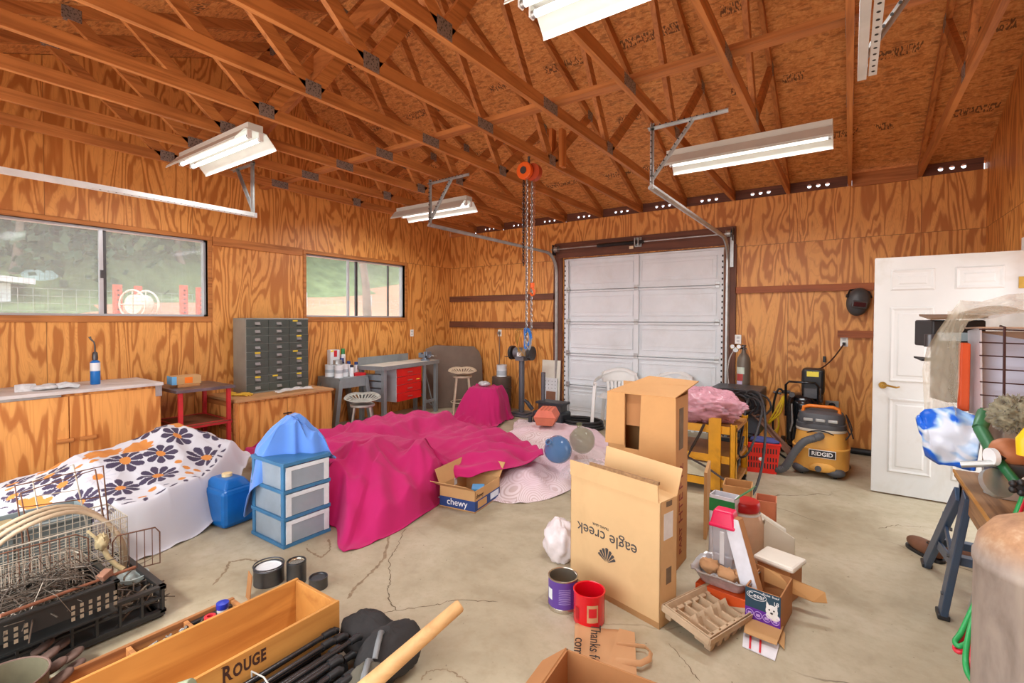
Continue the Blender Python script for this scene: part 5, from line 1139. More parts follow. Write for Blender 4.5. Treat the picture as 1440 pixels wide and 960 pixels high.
# ---------------------------------------------------------------- yellow cart
YE = mat('cart_yellow', (228, 164, 24), .4, 0, .12, dirt=(150, 104, 40), dirtamt=.5); x0, x1, y0, y1, hh = -1.50, -.77, 4.42, 5.0, .61
t = thing('yellow_cart', 'yellow steel cart with wooden shelves behind the cartons', 'cart', (x0, y0, 0)); O = TR(-x0, -y0)
for x in (x0, x1-.05):
    for y in (y0, y1-.05): build('post', MB(O).box((x, y, .06), (x+.05, y+.008, hh)).box((x, y, .06), (x+.008, y+.05, hh)).box((x+.042, y, .06), (x+.05, y+.05, hh)), YE, t, bev=.002); build('castor', MB(O).cyl((x+.01, y+.025, .032), (x+.04, y+.025, .032), .032, n=18).box((x+.005, y+.01, .03), (x+.045, y+.04, .065)), BLK, t, sm=40)
build('post', MB(O).box((-1.02+.03, y0-.01, .03), (-.91+.02, y0+.005, hh+.05)), YE, t, bev=.002)
for z in (.09, .30, .555): build('shelf', MB(O).box((x0, y0+.01, z), (x1, y1, z+.03)), mat('shelf_wood', (164, 112, 56), .6, 0, .2, 5), t); build('shelf_rail', MB(O).box((x0, y0+.005, z-.03), (x1, y0+.012, z+.035)), YE, t)
build('white_panel', MB(O).box((-1.25, y0-.005, .135), (-.95, y0, .26)), mat('panel_cream', (206, 202, 176), .6), t)
PB = mat('pink_film', (206, 150, 162), .14, 0, .18, 9, bump=.5, bs=25, alpha=.93)
def crump(name, label, cat, loc, r, sc_, m, f1=2.2, a1=.25, f2=6, a2=.09, n=28, seed=0):
    mb = MB().ball((0, 0, 0), r, n, sc_, lambda d: 1+a1*mnoise.noise(d*f1+V(seed, 0, 0))+a2*(1-2*abs(mnoise.noise(d*f2+V(0, seed, 0)))))
    return solo(name, mb, m, label, cat, loc, sm=180)
crump('wrapped_bundle', 'bundle wrapped in pink translucent plastic on the yellow cart', 'bundle', (-1.10, 4.62, .725), .26, (1.2, .85, .55), PB, f2=9, a2=.16, n=44, seed=3)
t = thing('strap_bundle', 'dark webbing strap hanging down the front of the yellow cart', 'strap', (-1.0, 4.38, .6))
build('strap', MB().tube([(-.02, 0, 0), (-.06, -.01, -.1), (-.12, -.01, -.22), (-.15, -.02, -.3), (.0, -.02, -.36), (.18, -.02, -.46), (.26, 0, -.47)], .014, 8, flat=.3), mat('strap_dark', (62, 52, 48), .8), t, sm=60)
# red basket and leather
RB = mat('basket_red', (222, 40, 28), .35, 0, .06); a, b = at_z(1047, 662, 0), at_z(1092, 667, 0)
t = thing('red_crate', 'red slotted plastic crate on the floor right of the yellow cart', 'crate', (a.x, a.y, 0), rz=math.atan2(b.y-a.y, b.x-a.x)); w_ = (b-a).length
mb = hexa(MB(), [(.01, .0, 0), (w_, 0, 0), (w_, .25, 0), (.01, .25, 0)], [(-.01, -.02, .29), (w_+.03, -.02, .29), (w_+.03, .28, .29), (-.01, .28, .29)]); mb.f.pop(1); mb.m.pop()
build('shell', mb, RB, t, thick=.006); build('rim', MB().tube([(-.01, -.02, .29), (w_+.03, -.02, .29), (w_+.03, .28, .29), (-.01, .28, .29)], .011, 8, closed=True), RB, t)
mb = MB()
for z0, z1 in ((.05, .10), (.12, .16), (.20, .25)):
    for k in range(11):
        if z0 == .12 and 4 <= k <= 6: continue
        x = .03+k*.024; mb.box((x, -.001-.07*z1, z0), (x+.01, .001-.07*z0, z1))
build('slot', mb, HOLE, t)['kind'] = 'stuff'
build('round_badge', MB().cyl((w_/2, -.008, .14), (w_/2, -.013, .14), .018, n=16), LW, t)
solo('blue_rag', MB().ball((0, 0, 0), .12, 10, (1.1, .8, .3), lambda d: 1+.3*mnoise.noise(d*3)), mat('rag_blue', (70, 76, 130), .9, 0, .2, 9), 'blue rag bulging out of the red crate', 'cloth', (a.x+.16, a.y+.14, .30), sm=60)
LEA = mat('leather_brown', (104, 72, 54), .8, 0, .2, 9, bump=.3, bs=30)
solo('leather_apron', MB().grid(lambda u, v: (-.10+.52*u+.02*math.sin(v*6), .04*v+.06*math.sin(u*5), .66-.50*u+.14*(v-.5)*(1.1-.6*u)+.018*math.sin(v*9+u*4)), 24, 12), LEA, 'brown leather hide slung down from the welder over the red crate', 'apron', (-.86, 5.42, .06), sm=180, thick=.006)
# welder on its cart
WB = mat('welder_black', (52, 56, 62), .4, .1, .2, 9)
t = thing('welding_machine', 'black welding machine draped with cables behind the pink bundle', 'welder', (-1.24, 5.50, 0))
build('case', MB().box((0, 0, .32), (.50, .5, .775)), WB, t, bev=.015); build('cart_frame', MB().box((-.02, -.02, .1), (.44, .02, .14)).box((-.02, .48, .1), (.44, .52, .14)).box((-.02, 0, .28), (.44, .5, .32)).box((0, 0, .1), (.03, .03, .3)).box((.4, 0, .1), (.43, .03, .3)).box((0, .47, .1), (.03, .5, .3)).box((.4, .47, .1), (.43, .5, .3)), WB, t)
for x in (-.01, .43):
    for y in (.02, .48): build('wheel', MB().cyl((x-.015, y, .06), (x+.015, y, .06), .06, n=20), BLK, t, sm=40)
CB = mat('cable_black', (40, 38, 40), .5); rs = random.Random(4)
for k in range(9):
    cx = .3+rs.uniform(-.12, .12); a = rs.uniform(.15, .24); build('cable', MB().tube([(cx+a*math.cos(q*PI/10)*1.0, -.03+rs.uniform(-.02, .02)+.12*math.sin(q*PI/10)*(-.3), .64+a*.65*math.sin(q*PI/10)+rs.uniform(-.004, .004)) for q in range(21)], .011, 6), CB, t, sm=60)
t = thing('hanging_cable', 'black welding cable looping down beside the yellow cart to the floor', 'cable', (-.68, 4.7, 0))
build('loop', MB().tube(catmull([(-.14, .5, .78), (.0, .35, .8), (.08, .1, .6), (.09, -.1, .3), (.06, -.3, .1), (-.02, -.42, .014), (-.11, -.36, .03), (-.12, -.2, .1), (-.1, .2, .5)], 6)[:-6], .011, 7), CB, t, sm=60)
build('loop', MB().tube(catmull([(-.1, .4, .75), (.04, .2, .72), (.03, -.1, .5), (-.02, -.2, .36), (-.1, -.1, .33), (-.12, .2, .5)], 6), .01, 7, closed=True), CB, t, sm=60)
# gas cylinder
p = at_y(1046, 500, 6.35); t = thing('gas_cylinder', 'grey shielding gas cylinder with valve and gauges beside the door frame', 'gas cylinder', (p.x, 6.35, 0)); GC = mat('cylinder_grey', (112, 102, 90), .45, .3, .12, 5); zt_ = at_y(1046, 490, 6.35).z; r = .075
build('cylinder', MB().lathe([(0, 0), (r, 0), (r, zt_-.16), (r*.9, zt_-.11), (r*.6, zt_-.07), (r*.35, zt_-.05), (r*.35, zt_-.02), (0, zt_-.02)], n=28), GC, t, sm=50)
build('valve', MB().cyl((0, 0, zt_-.03), (0, 0, zt_+.03), .018, n=10).cyl((-.05, 0, zt_+.0), (.03, 0, zt_+.0), .01, n=8).cyl((0, 0, zt_+.03), (0, 0, zt_+.045), .026, n=12), STEEL, t, sm=40)
build('label', patch(MB(), r+.001, -2.7, -1.3, zt_-.30, zt_-.22), mat('label_palegreen', (196, 206, 190), .5), t); build('label', patch(MB(), r+.001, -2.6, -1.5, zt_-.38, zt_-.30), mat('label_redprint', (178, 66, 60), .5), t); build('label', patch(MB(), r+.001, -2.6, -1.6, zt_-.55, zt_-.385), mat('label_lilac', (196, 186, 214), .5), t)
gz = at_y(1038, 487, 6.3).z
for dx in (-.07, .02-.02): build('gauge', MB().cyl((dx-.045, -.05, gz), (dx-.045, -.075, gz), .026, n=18), LW, t, sm=40); build('gauge_ring', MB().tube([(dx-.045+.027*math.cos(q*PI/9), -.075, gz+.027*math.sin(q*PI/9)) for q in range(18)], .004, 5, closed=True), BR, t)
build('regulator', MB().cyl((-.08, -.04, gz-.04), (-.08, -.07, gz-.04), .03, n=16).cyl((-.12, -.04, gz-.02), (.0, -.01, gz), .009, n=8), GALV, t, sm=40)
build('gas_hose', MB().tube(catmull([(-.08, -.05, gz-.07), (-.15, -.04, gz-.15), (-.17, -.03, gz-.35), (-.13, -.05, gz-.6), (-.1, -.1, .72), (-.1, -.12, .6)], 6)[:-6], .007, 6), mat('hose_grey', (196, 192, 186), .5), t, sm=60)
# compressor
t = thing('air_compressor', 'black upright air compressor with yellow hose against the back wall', 'compressor', (-.40, 6.22, 0)); KB = mat('gloss_black', (20, 22, 26), .2, .1, .1, coat=.5)
build('tank', MB().lathe([(0, .08), (.12, .09), (.17, .15), (.175, .2), (.175, .58), (.16, .66), (.1, .70), (0, .71)], n=32), KB, t, sm=60)
build('foot_ring', MB().lathe([(.15, 0), (.16, .0), (.16, .12), (.15, .12)], n=28), KB, t, sm=40)
for s in (-1, 1): build('wheel', MB().cyl((s*.19, .1, .09), (s*.225, .1, .09), .09, n=22), BLK, t, sm=40)
build('pump_cover', MB().box((-.02, -.12, .70), (.19, .12, .98)), BLK, t, bev=.03); build('pump_head', MB().box((.0, -.13, .66), (.17, -.06, .78)).box((-.01, -.10, .62), (.18, .1, .70)), STEEL, t, bev=.01)
build('warning_label', MB().box((.03, -.122, .90), (.14, -.119, .955)), LY, t)
build('handle', MB().tube([(-.16, -.16, .46), (-.16, -.18, .80), (-.13, -.19, .84), (.11, -.19, .84), (.14, -.18, .80), (.14, -.16, .46)], .012, 8), KB, t, sm=60)
build('gauge_cluster', MB().cyl((-.12, -.15, .72), (-.2, -.17, .72), .02, n=10).cyl((-.20, -.18, .70), (-.28, -.18, .71), .014, n=8).cyl((-.1, -.17, .70), (-.1, -.21, .70), .028, n=14), STEEL, t, sm=40)
YH = mat('hose_yellow', (226, 190, 34), .4); rs = random.Random(9)
for k in range(3): build('air_hose', MB().tube(catmull([(-.18, -.16, .68), (-.2-.03*k, -.2, .5), (-.3-.02*k, -.2, .38-.03*k), (-.33, -.18, .3), (-.27, -.2, .2+.04*k), (-.22, -.2, .35), (-.24, -.18, .55)], 6)[:-6], .009, 6), YH, t, sm=60)
build('air_nozzle', MB().tube([(-.1, -.19, .6), (-.09, -.2, .4), (-.11, -.2, .3)], [.008, .012, .006], 8), GALV, t, sm=60)
build('drip_hose', MB().tube(catmull([(-.18, -.2, .72), (-.27, -.2, .6), (-.27, -.18, .2), (-.2, -.22, .04), (.05, -.3, .02)], 6)[:-6], .012, 6), BLK, t, sm=60)
q0, q1 = o_w+V(0, -.02, -.025), V(-.32, 6.1, .95)
t = thing('power_cord', 'dark cord sagging from the outlet near the helmet down to the compressor', 'cord', q0)
build('plug', MB().box((-.015, -.03, -.02), (.015, .005, .015)), BLK, t, bev=.004); build('cord', MB().tube([Vector((0, -.02, 0)).lerp(q1-q0, k/14)+V(0, 0, -.06*math.sin(PI*k/14)) for k in range(15)], .008, 6), mat('cord_brown', (70, 44, 38), .5), t, sm=60)
build('hanging_plug', MB().box((-.20, -.05, -.22), (-.17, -.02, -.15)), BLK, t, bev=.004)
# wet vacuum
c = at_z(1152, 672, 0); cx, cy = c.x+.0, c.y+.22
t = thing('wet_vacuum', 'yellow and grey wet dry vacuum with orange handle in front of the compressor', 'vacuum', (cx, cy, 0)); VY = mat('vac_yellow', (226, 168, 78), .45, 0, .05, 4, dirt=(190, 140, 80), dirtamt=.4); VG = mat('vac_grey', (80, 82, 86), .5, 0, .1)
def vac(w_, z): return [(x, y, z) for x, y in rr(w_, w_*.9, 40, 2.8)]
def loft(rings, close=True):
    n = len(rings[0]); vs = [p for r_ in rings for p in r_]; fs = []
    for j in range(len(rings)-1):
        for i in range(n): fs.append((j*n+i, j*n+(i+1) % n, (j+1)*n+(i+1) % n, (j+1)*n+i))
    fs += [tuple(range(n-1, -1, -1)), tuple((len(rings)-1)*n+i for i in range(n))]; return MB().add(vs, fs)
build('drum', loft([vac(.20, .05), vac(.235, .08), vac(.24, .26), vac(.243, .265), vac(.243, .275), vac(.225, .28), vac(.205, .45)]), VY, t, sm=40)
build('lid', loft([vac(.21, .445), vac(.215, .46), vac(.21, .50), vac(.20, .505), vac(.20, .56), vac(.18, .60), vac(.11, .62)]), VG, t, sm=40)
build('clear_ring', loft([vac(.213, .43), vac(.216, .447), vac(.212, .46)]), mat('ring_pale', (206, 198, 180), .3), t, sm=40)
build('handle', MB().tube([(-.15, -.05, .60), (-.145, -.05, .645), (-.10, -.05, .66), (.10, -.05, .66), (.145, -.05, .645), (.15, -.05, .60)], .017, 10), mat('handle_orange', (232, 126, 34), .4), t, sm=60)
for x0_, x1_ in ((-.14, -.06), (-.04, .04), (.06, .14)): build('vent', MB().box((x0_, -.197, .53), (x1_, -.18, .56)), GALV, t, bev=.006)
for a in (-2.35, -.95, .7, 2.4): q = V(math.cos(a)*.215, math.sin(a)*.195, 0); o = build('castor_foot', MB(TR(q.x, q.y)).ball((0, 0, .06), .075, 10, (1.1, .9, .62)), VG, t, sm=60); o2 = build('castor', MB(TR(q.x, q.y)).cyl((-.015, 0, .025), (.015, 0, .025), .025, n=16), BLK, o, sm=40)
build('front_bump', MB().ball((.02, -.21, .10), .05, 10, (2.2, .4, .9)), VY, t, sm=60); build('drain_cap', MB().cyl((-.01, -.215, .09), (-.01, -.24, .09), .028, n=18), VG, t, sm=40)
build('badge', MB().box((-.09, -.228, .195), (.13, -.212, .27)), INKW, t, bev=.002); build('badge_plate', MB().box((-.084, -.2295, .2), (.124, -.2275, .265)), mat('badge_black', (26, 26, 28), .4), t)
text(t, 'RIDGID', .052, face_M((.02, -.2312, .232), (1, 0, 0), (0, 0, 1)), INKW, bold=.0012)
hp = catmull([(-.02, -.2, .38), (-.05, -.26, .38), (-.13, -.30, .34), (-.21, -.32, .22), (-.28, -.32, .08), (-.36, -.3, .04), (-.42, -.1, .04), (-.4, .1, .05)], 10)[:-10]
build('suction_hose', MB().tube(hp, [.034+.003*(i % 2) for i in range(len(hp))], 12), VG, t, sm=30)
build('power_cord', MB().tube(catmull([(.18, -.08, .5), (.23, -.08, .42), (.19, -.1, .36), (.25, -.06, .46), (.2, -.04, .6), (.23, -.08, .5), (.26, -.1, .38)], 6)[:-6], .006, 5), CB, t, sm=60)
build('draped_cord', MB().tube([(.20*math.cos(a), .205*math.sin(a), .42-.03*math.sin((a+PI)*3)) for a in [-PI+k*PI/20 for k in range(21)]], .006, 5), CB, t, sm=60)
solo('wall_pipe', MB().cyl((0, 0, 0), (.75, 0, 0), .034, n=16), BLK, 'black pipe lying on the floor along the back wall beside the open door', 'pipe', (.02, YB-.05, .036), sm=40)
# helmet
p = at_y(1207, 424, YB-.10); t = thing('welding_helmet', 'dark welding helmet hung on the red brown rail near the open door', 'helmet', p+V(0, .0, 0), rot=(0, math.radians(8), .15)); HG = mat('helmet_grey', (72, 72, 72), .4, 0, .1)
build('shell', MB().ball((0, 0, 0), .14, 18, (.80, .62, 1.15), lambda d: 1+.10*max(0, -d.z)*0-.12*max(0, d.z-.6)), HG, t, sm=60)
build('visor_frame', MB().box((-.07, -.10, -.075), (.075, -.07, .005)), HG, t, bev=.012); build('lens', MB().box((-.055, -.104, -.06), (.06, -.095, -.01)), mat('lens_maroon', (70, 34, 36), .15, .1), t, bev=.004)
build('headband', MB().tube([(-.11, -.01, .06), (-.09, .04, .12), (0, .06, .15), (.09, .04, .12), (.11, -.01, .06)], .01, 6), BLK, t, sm=60); build('knob', MB().cyl((-.105, -.02, .05), (-.125, -.02, .05), .02, n=14), BLK, t, sm=40)
# ---------------------------------------------------------------- plastic chairs
CW = mat('chair_plastic', (234, 234, 230), .35, 0, .03, 4)
def chair(label, loc, rz):
    t = thing('plastic_chair', label, 'chair', loc, rz=rz, group='white plastic garden chairs')
    build('seat', MB().grid(lambda u, v: (-.22+.44*u, -.22+.44*v, .43+.03*(2*u-1)**2-.02*math.sin(PI*v)), 12, 12), CW, t, sm=180, thick=.012)
    for sx_ in (-1, 1):
        build('leg', MB().beam((sx_*.25, -.24, .64), (sx_*.29, -.27, 0), .045, .03, (0, 1, 0)), CW, t, bev=.006); build('leg', MB().beam((sx_*.20, .22, .44), (sx_*.25, .30, 0), .045, .03, (0, 1, 0)), CW, t, bev=.006)
        build('armrest', MB().tube(catmull([(sx_*.25, -.26, .635), (sx_*.28, -.1, .645), (sx_*.28, .1, .66), (sx_*.25, .22, .68), (sx_*.23, .27, .72), (sx_*.23, .27, .72)], 5)[:-5], .028, 8, flat=.35), CW, t, sm=60)
    def bb(u, v): a = -1+2*u; return (a*(.215+.04*v), .22+.10*(1-a*a)+.05*v, .60+.19*v-.08*v*abs(a)**3)
    build('back_band', MB().grid(bb, 18, 6), CW, t, sm=180, thick=.01)
    def bf(a): return (-.24+.48*a, .22+.09*math.sin(PI*a))
    build('top_rail', MB().tube([(bf(k/12)[0], bf(k/12)[1]+.05, .715+.07*math.sin(PI*k/12)) for k in range(13)], .032, 8, flat=.4), CW, t, sm=60)
    for k in range(7): a = .14+.12*k; x, y = bf(a); build('slat', MB().beam((x*.8, y-.03, .43), (x*.92, y+.005, .61), .038, .008, (0, 1, 0)), CW, t, bev=.002)
    return t
chair('white plastic armchair facing the room, left one in front of the garage door', (-2.66, 6.36, 0), .25)
c_ = chair('white plastic armchair whose back shows above the tall carton', (-1.98, 6.42, 0), -.1)
# ---------------------------------------------------------------- bench grinder, hoist, pump
t = thing('bench_grinder', 'bench grinder on a grey pedestal by the back wall', 'grinder', (-4.22, 6.32, 0)); PG = mat('pedestal_dark', (98, 98, 104), .45, .3, .1)
build('base', MB().box((-.22, -.18, 0), (.22, .18, .025)).box((-.14, -.1, .025), (.14, .1, .05)), PG, t, bev=.01); build('column', MB().cyl((0, 0, .05), (0, 0, .86), .045, n=20), PG, t, sm=40)
build('motor', MB().cyl((-.12, 0, .98), (.12, 0, .98), .085, n=24).box((-.08, -.07, .86), (.08, .07, .92)), mat('motor_grey', (120, 122, 128), .4, .5, .2), t, sm=40)
for s in (-1, 1): w_ = build('wheel_guard', MB().cyl((s*.15, 0, .98), (s*.20, 0, .98), .11, n=26), STEEL, t, sm=40); build('grinding_wheel', MB().cyl((s*.165, -.02, .97), (s*.19, -.02, .97), .10, n=26), mat('wheel_dark', (58, 54, 52), .8), t, sm=40); build('tool_rest', MB().box((s*.14, -.16, .92), (s*.22, -.08, .93)), STEEL, t)
build('plate', MB().box((-.03, -.09, .93), (.05, -.085, .99)), LW, t)
# chain hoist
HO = mat('hoist_orange', (226, 96, 30), .4, 0, .1); hp0 = at_z(738, 241, 2.90)
hp0 = V(-2.80, 4.12, 0); d_ = ray(740, 241); hp0 = CP + d_*(4.05/d_.y)
t = thing('chain_hoist', 'orange chain hoist hanging from the trusses with long steel chains', 'hoist', (hp0.x, hp0.y, hp0.z))
build('housing', MB().cyl((0, -.05, 0), (0, -.0, 0), .085, n=28), HO, t, sm=40, bev=.006); build('housing', MB().cyl((.06, .01, -.01), (.06, .07, -.01), .085, n=28), mat('hoist_dark_orange', (176, 66, 30), .45), t, sm=40)
build('hub', MB().cyl((0, -.06, 0), (0, -.05, 0), .035, n=20), STEEL, t, sm=40); build('top_hook', MB().tube([(.03, 0, .07), (.03, 0, .13), (.055, 0, .16), (.03, 0, .2), (0, 0, .17)], .012, 8), STEEL, t, sm=60)
build('suspension', MB().cyl((.03, 0, .16), (.03, 0, max(.2, 3.16-hp0.z+.06)), .006, n=8), STEEL, t)
def chain(x, y, z0, z1, m, r=.0045, L_=.034, w_=.011, parent=t, kind=True):
    mb = MB(); k = 0; z = z0
    while z > z1:
        a = (1, 0) if k % 2 else (0, 1); pts = []
        for q in range(8): th_ = 2*PI*q/8; pts.append((x+a[0]*w_*math.cos(th_), y+a[1]*w_*math.cos(th_), z-L_/2+L_*.62*math.sin(th_)))
        mb.tube(pts, r, 4, closed=True); z -= L_*.86; k += 1
    return build('chain', mb, m, parent, sm=60)
CH = mat('chain_steel', (176, 176, 176), .35, .8, .2, 30); CHD = mat('chain_dark', (70, 62, 58), .4, .8, .2, 30)
zl = lambda yy: at_y(740, yy, hp0.y).z-hp0.z
chain(-.03, 0, -.08, zl(372), CHD); chain(.01, .0, -.08, zl(486), CH); chain(.05, .03, -.1, zl(398), CH, .004); chain(.035, .05, -.1, zl(478), CH, .004); chain(.075, .03, -.1, zl(330), mat('chain_rust', (168, 110, 80), .5, .5), .003)
zz = zl(402); build('load_hook', MB().cyl((.06, .03, zz+.03), (.06, .03, zz-.02), .022, n=12).tube([(.06, .03, zz-.02), (.085, .03, zz-.05), (.08, .03, zz-.085), (.055, .03, zz-.095), (.035, .03, zz-.07)], .011, 8), HO, t, sm=60)
t = thing('hung_rope', 'blue rope and wire bundle hung at the end of the hoist chains', 'rope', (hp0.x+.02, hp0.y, hp0.z+zl(470))); rs = random.Random(5)
for k in range(7): build('rope_loop', MB().tube(catmull([(rs.uniform(-.02, .02), rs.uniform(-.02, .02), .06), (.03+rs.uniform(-.02, .02), .01, -.03), (rs.uniform(-.03, .03), .0, -.13-rs.uniform(0, .03)), (-.03, .0, -.04)], 5), .008, 5, closed=True), mat('rope_blue', (34, 110, 190), .7) if k % 3 else mat('rope_grey', (130, 136, 140), .7), t, sm=60)
for k in range(4): build('wire_loop', MB().tube(catmull([(0, 0, .05), (-.09-.02*k, .02, .03), (-.13, .02, -.12), (-.10+.02*k, .02, -.22), (-.04, .01, -.1)], 5), .003, 4, closed=True), mat('wire_ochre', (150, 116, 44), .6), t, sm=60)
# short posts carrying the hoist
for k, (dx, l) in enumerate([(0, 'short upright post hung beside the hoist, nearer the left wall'), (.16, 'short upright post with a notched block beside the hoist')]):
    q = at_y(777+k*14, 210, 4.35); solo('hanger_post', MB().box((-.02, -.045, -.18), (.02, .045, .20)), LUMZ, l, 'post', q, bev=.003, group='short posts by the hoist')
# pump and hose near the coral box
t = thing('pump', 'black ribbed machine with an upright steel post behind the coral box', 'pump', (-3.55, 6.0, 0))
build('body', MB().box((-.18, -.14, .02), (.3, .16, .2)), WB, t, bev=.03); build('top_plate', MB().box((-.14, -.12, .30), (.3, .12, .335)), WB, t, bev=.008); build('rib', MB().box((-.1, -.1, .2), (.26, .1, .3)), STEEL, t)
build('post', MB().cyl((-.08, 0, .2), (-.08, 0, .74), .032, n=16), PG, t, sm=40); build('nozzle', MB().tube([(-.2, -.1, .2), (-.26, -.14, .3), (-.3, -.16, .34)], [.03, .028, .02], 10).cyl((-.2, -.16, .02), (-.2, -.16, .12), .03, n=12), WB, t, sm=60)
t = thing('coiled_hose', 'black hose coiled on the floor under the left plastic chair', 'hose', (-3.05, 6.1, 0))
for k in range(3): build('coil', MB().tube([((.30-.01*k)*math.cos(a*PI/16), (.22-.01*k)*math.sin(a*PI/16), .025+k*.035) for a in range(32)], .022, 8, closed=True), BLK, t, sm=60)
# white panel with sockets leaning beside the door
t = thing('peg_panel', 'pale panel with holes leaning between the grinder and the garage door', 'panel', (-4.05, 6.62, 0), rot=(math.radians(-3), 0, 0)); PW = mat('panel_white', (226, 222, 206), .5, 0, .05, 3, dirt=(190, 176, 140), dirtamt=.5)
build('board', MB().box((-.0, -.0, 0), (.33, .02, .86)), PW, t, bev=.003); build('front_board', MB().box((.06, -.03, 0), (.30, -.005, .58)), LW, t, bev=.003)
mb = MB()
for i in range(4):
    for j in range(3): mb.cyl((.09+i*.06, -.031, .42+j*.055), (.09+i*.06, -.0335, .42+j*.055), .006, n=8)
build('hole', mb, HOLE, t); build('brown_patch', MB().box((.11, -.034, .2), (.28, -.03, .37)), mat('patch_brown', (140, 96, 72), .7), t)
p = at_z(708, 571, 0); t = thing('steel_drum', 'dark narrow drum carrying a paint can behind the magenta box cloth', 'drum', (-4.68, 6.42, 0)); build('body', MB().lathe([(0, 0), (.16, 0), (.16, .56), (.15, .57), (0, .57)], n=26), mat('drum_brown', (92, 76, 66), .6, .3, .2), t, sm=40)
for z in (.18, .38): build('hoop', MB().lathe([(.16, z), (.167, z+.01), (.16, z+.02)], n=26), STEEL, t, sm=60)
can('paint_can', 'white paint can with runs down its side on the narrow drum', (-4.68, 6.42, .57), .085, .19, LW, GALV, band=(.1, .5, mat('label_grey', (176, 184, 190), .4)), handle=True)
# ================================================================ folding bench at the right and its clutter
NV = mat('bench_navy', (62, 82, 108), .4, .3, .1, 4, dirt=(96, 88, 80), dirtamt=.3); OAK = lumber('bench_wood', (158, 120, 82), (104, 74, 50), 1); BT = .76
t = thing('folding_workbench', 'folding workbench with splayed dark blue steel legs and wooden jaws at the right edge', 'workbench', (.45, 2.3, 0)); O = TR(-.45, -2.3)
build('jaw', MB(O).box((.44, 2.22, BT-.035), (.64, 3.24, BT)), OAK, t, bev=.004); build('jaw', MB(O).box((.68, 2.22, BT-.035), (.92, 3.24, BT)), OAK, t, bev=.004)
build('jaw_edge', MB(O).box((.435, 2.22, BT-.012), (.442, 3.24, BT+.002)), lumber('edge_ochre', (196, 142, 66), (150, 98, 44), 1), t)
build('side_apron', MB(O).box((.46, 2.24, BT-.15), (.49, 3.22, BT-.035)), OAK, t, bev=.003)
build('end_bracket', MB(O).box((.46, 3.16, BT-.20), (.66, 3.25, BT-.035)), NV, t, bev=.004)
def ch(p0, p1, w_=.075, d=.03): return MB(O).beam(p0, p1, w_, d, (1, 0, 0))
for x in (.46, .88):
    l1 = build('leg', ch((x, 3.02, BT-.06), (x-.05 if x < .6 else x+.03, 3.24, .02)), NV, t, bev=.004); l2 = build('leg', ch((x, 3.24, BT-.12), (x-.05 if x < .6 else x+.03, 3.86, .02)), NV, t, bev=.004)
    xx = x-.05 if x < .6 else x+.03
    build('foot', MB(O).bc((xx, 3.245, .014), (.05, .09, .028)), BLK, l1, bev=.006); build('foot', MB(O).bc((xx, 3.87, .014), (.05, .09, .028)), BLK, l2, bev=.006)
    build('bolt', MB(O).cyl((x-.04, 3.10, .5), (x-.05, 3.10, .5), .009, n=8).cyl((x-.055, 3.2, .14), (x-.065, 3.2, .14), .009, n=8).cyl((x-.045, 3.13, .36), (x-.055, 3.13, .36), .009, n=8), STEEL, l1)
    build('cross_link', MB(O).beam((x-.03, 3.16, .32), (x-.03, 3.72, .22), .05, .012, (1, 0, 0)).beam((x-.02, 3.52, .44), (x-.02, 3.22, .3), .04, .012, (1, 0, 0)), NV, t)
build('stretcher', MB(O).beam((.42, 3.66, .24), (.9, 3.66, .24), .05, .04), NV, t, bev=.003); build('stretcher', MB(O).beam((.44, 3.16, .34), (.9, 3.16, .34), .05, .04), NV, t, bev=.003)
build('chrome_leg', MB(O).tube([(.50, 2.7, BT-.06), (.44, 2.95, .03)], .014, 10).cyl((.44, 2.95, 0), (.44, 2.95, .05), .02, n=12), GALV, t, sm=50)
for k, (x, y, l) in enumerate([(.42, 4.05, 'brown worn shoe under the folding workbench, nearer the room'), (.60, 4.08, 'brown worn shoe under the folding workbench, farther from the room')]):
    s = thing('worn_shoe', l, 'shoe', (x, y, 0), rz=2.2+k*.3); SH = mat('shoe_brown', (112, 74, 52), .7, 0, .2, 12)
    build('upper', MB().ball((0, 0, .05), .06, 12, (2.2, .85, .8), lambda d: 1+.25*max(0, -d.x)*max(0, d.z)*2), SH, s, sm=60); build('sole', MB().prism([(a*.13 if a > 0 else a*.13, b*.05) for a, b in rr(1, 1, 24, 2.6)], 0, .022), BLK, s, bev=.003); build('opening', MB().lathe([(.035, .105), (.042, .11), (.036, .115)], c=(-.07, 0, -.01), n=16), BLK, s, sm=60)
# carton under the heater, heater, plastic cover
solo('support_carton', MB().box((.03, .12, 0), (.40, .50, .34)), mat('carton_grey', (150, 136, 122), .7, 0, .1), 'worn carton on the folding workbench holding up the heater', 'box', (.50, 2.68, BT+.001), bev=.004)
t = thing('radiant_heater', 'pale blue portable heater with a dark wire guard at the right edge', 'heater', (.46, 2.80, 1.105), rot=(math.radians(-6), 0, .08)); HB_ = mat('heater_blue', (196, 208, 232), .35, .1, .08); DKW = mat('guard_wire', (72, 48, 48), .5, .3)
build('reflector', MB().add([(.0, .02, .0), (.42, .02, .0), (.42, .05, .36), (0, .05, .36)], [(0, 1, 2, 3)]), HB_, t, thick=.01); build('top_hood', MB().plate([(-.01, -.03, .365), (.45, -.03, .365), (.45, .16, .38), (-.01, .16, .38)], .006).plate([(0, .05, .36), (.3, .05, .36), (.36, .0, .28)], .004), mat('hood_tan', (190, 162, 140), .5, .2), t)
build('side_cheek', MB().plate([(-.004, -.02, 0), (-.004, .15, 0), (-.004, .15, .37), (-.004, -.02, .37)], .006).plate([(.0, -.02, .0), (.45, -.02, .0), (.45, .12, -.01), (0, .12, -.01)], .006), mat('cheek_pale', (206, 206, 212), .4, .3), t)
mb = MB()
for k in range(7): mb.tube([(-.01, -.035, .03+k*.055), (.45, -.035, .02+k*.055)], .0028, 5)
build('guard_wire', mb, DKW, t); mb = MB()
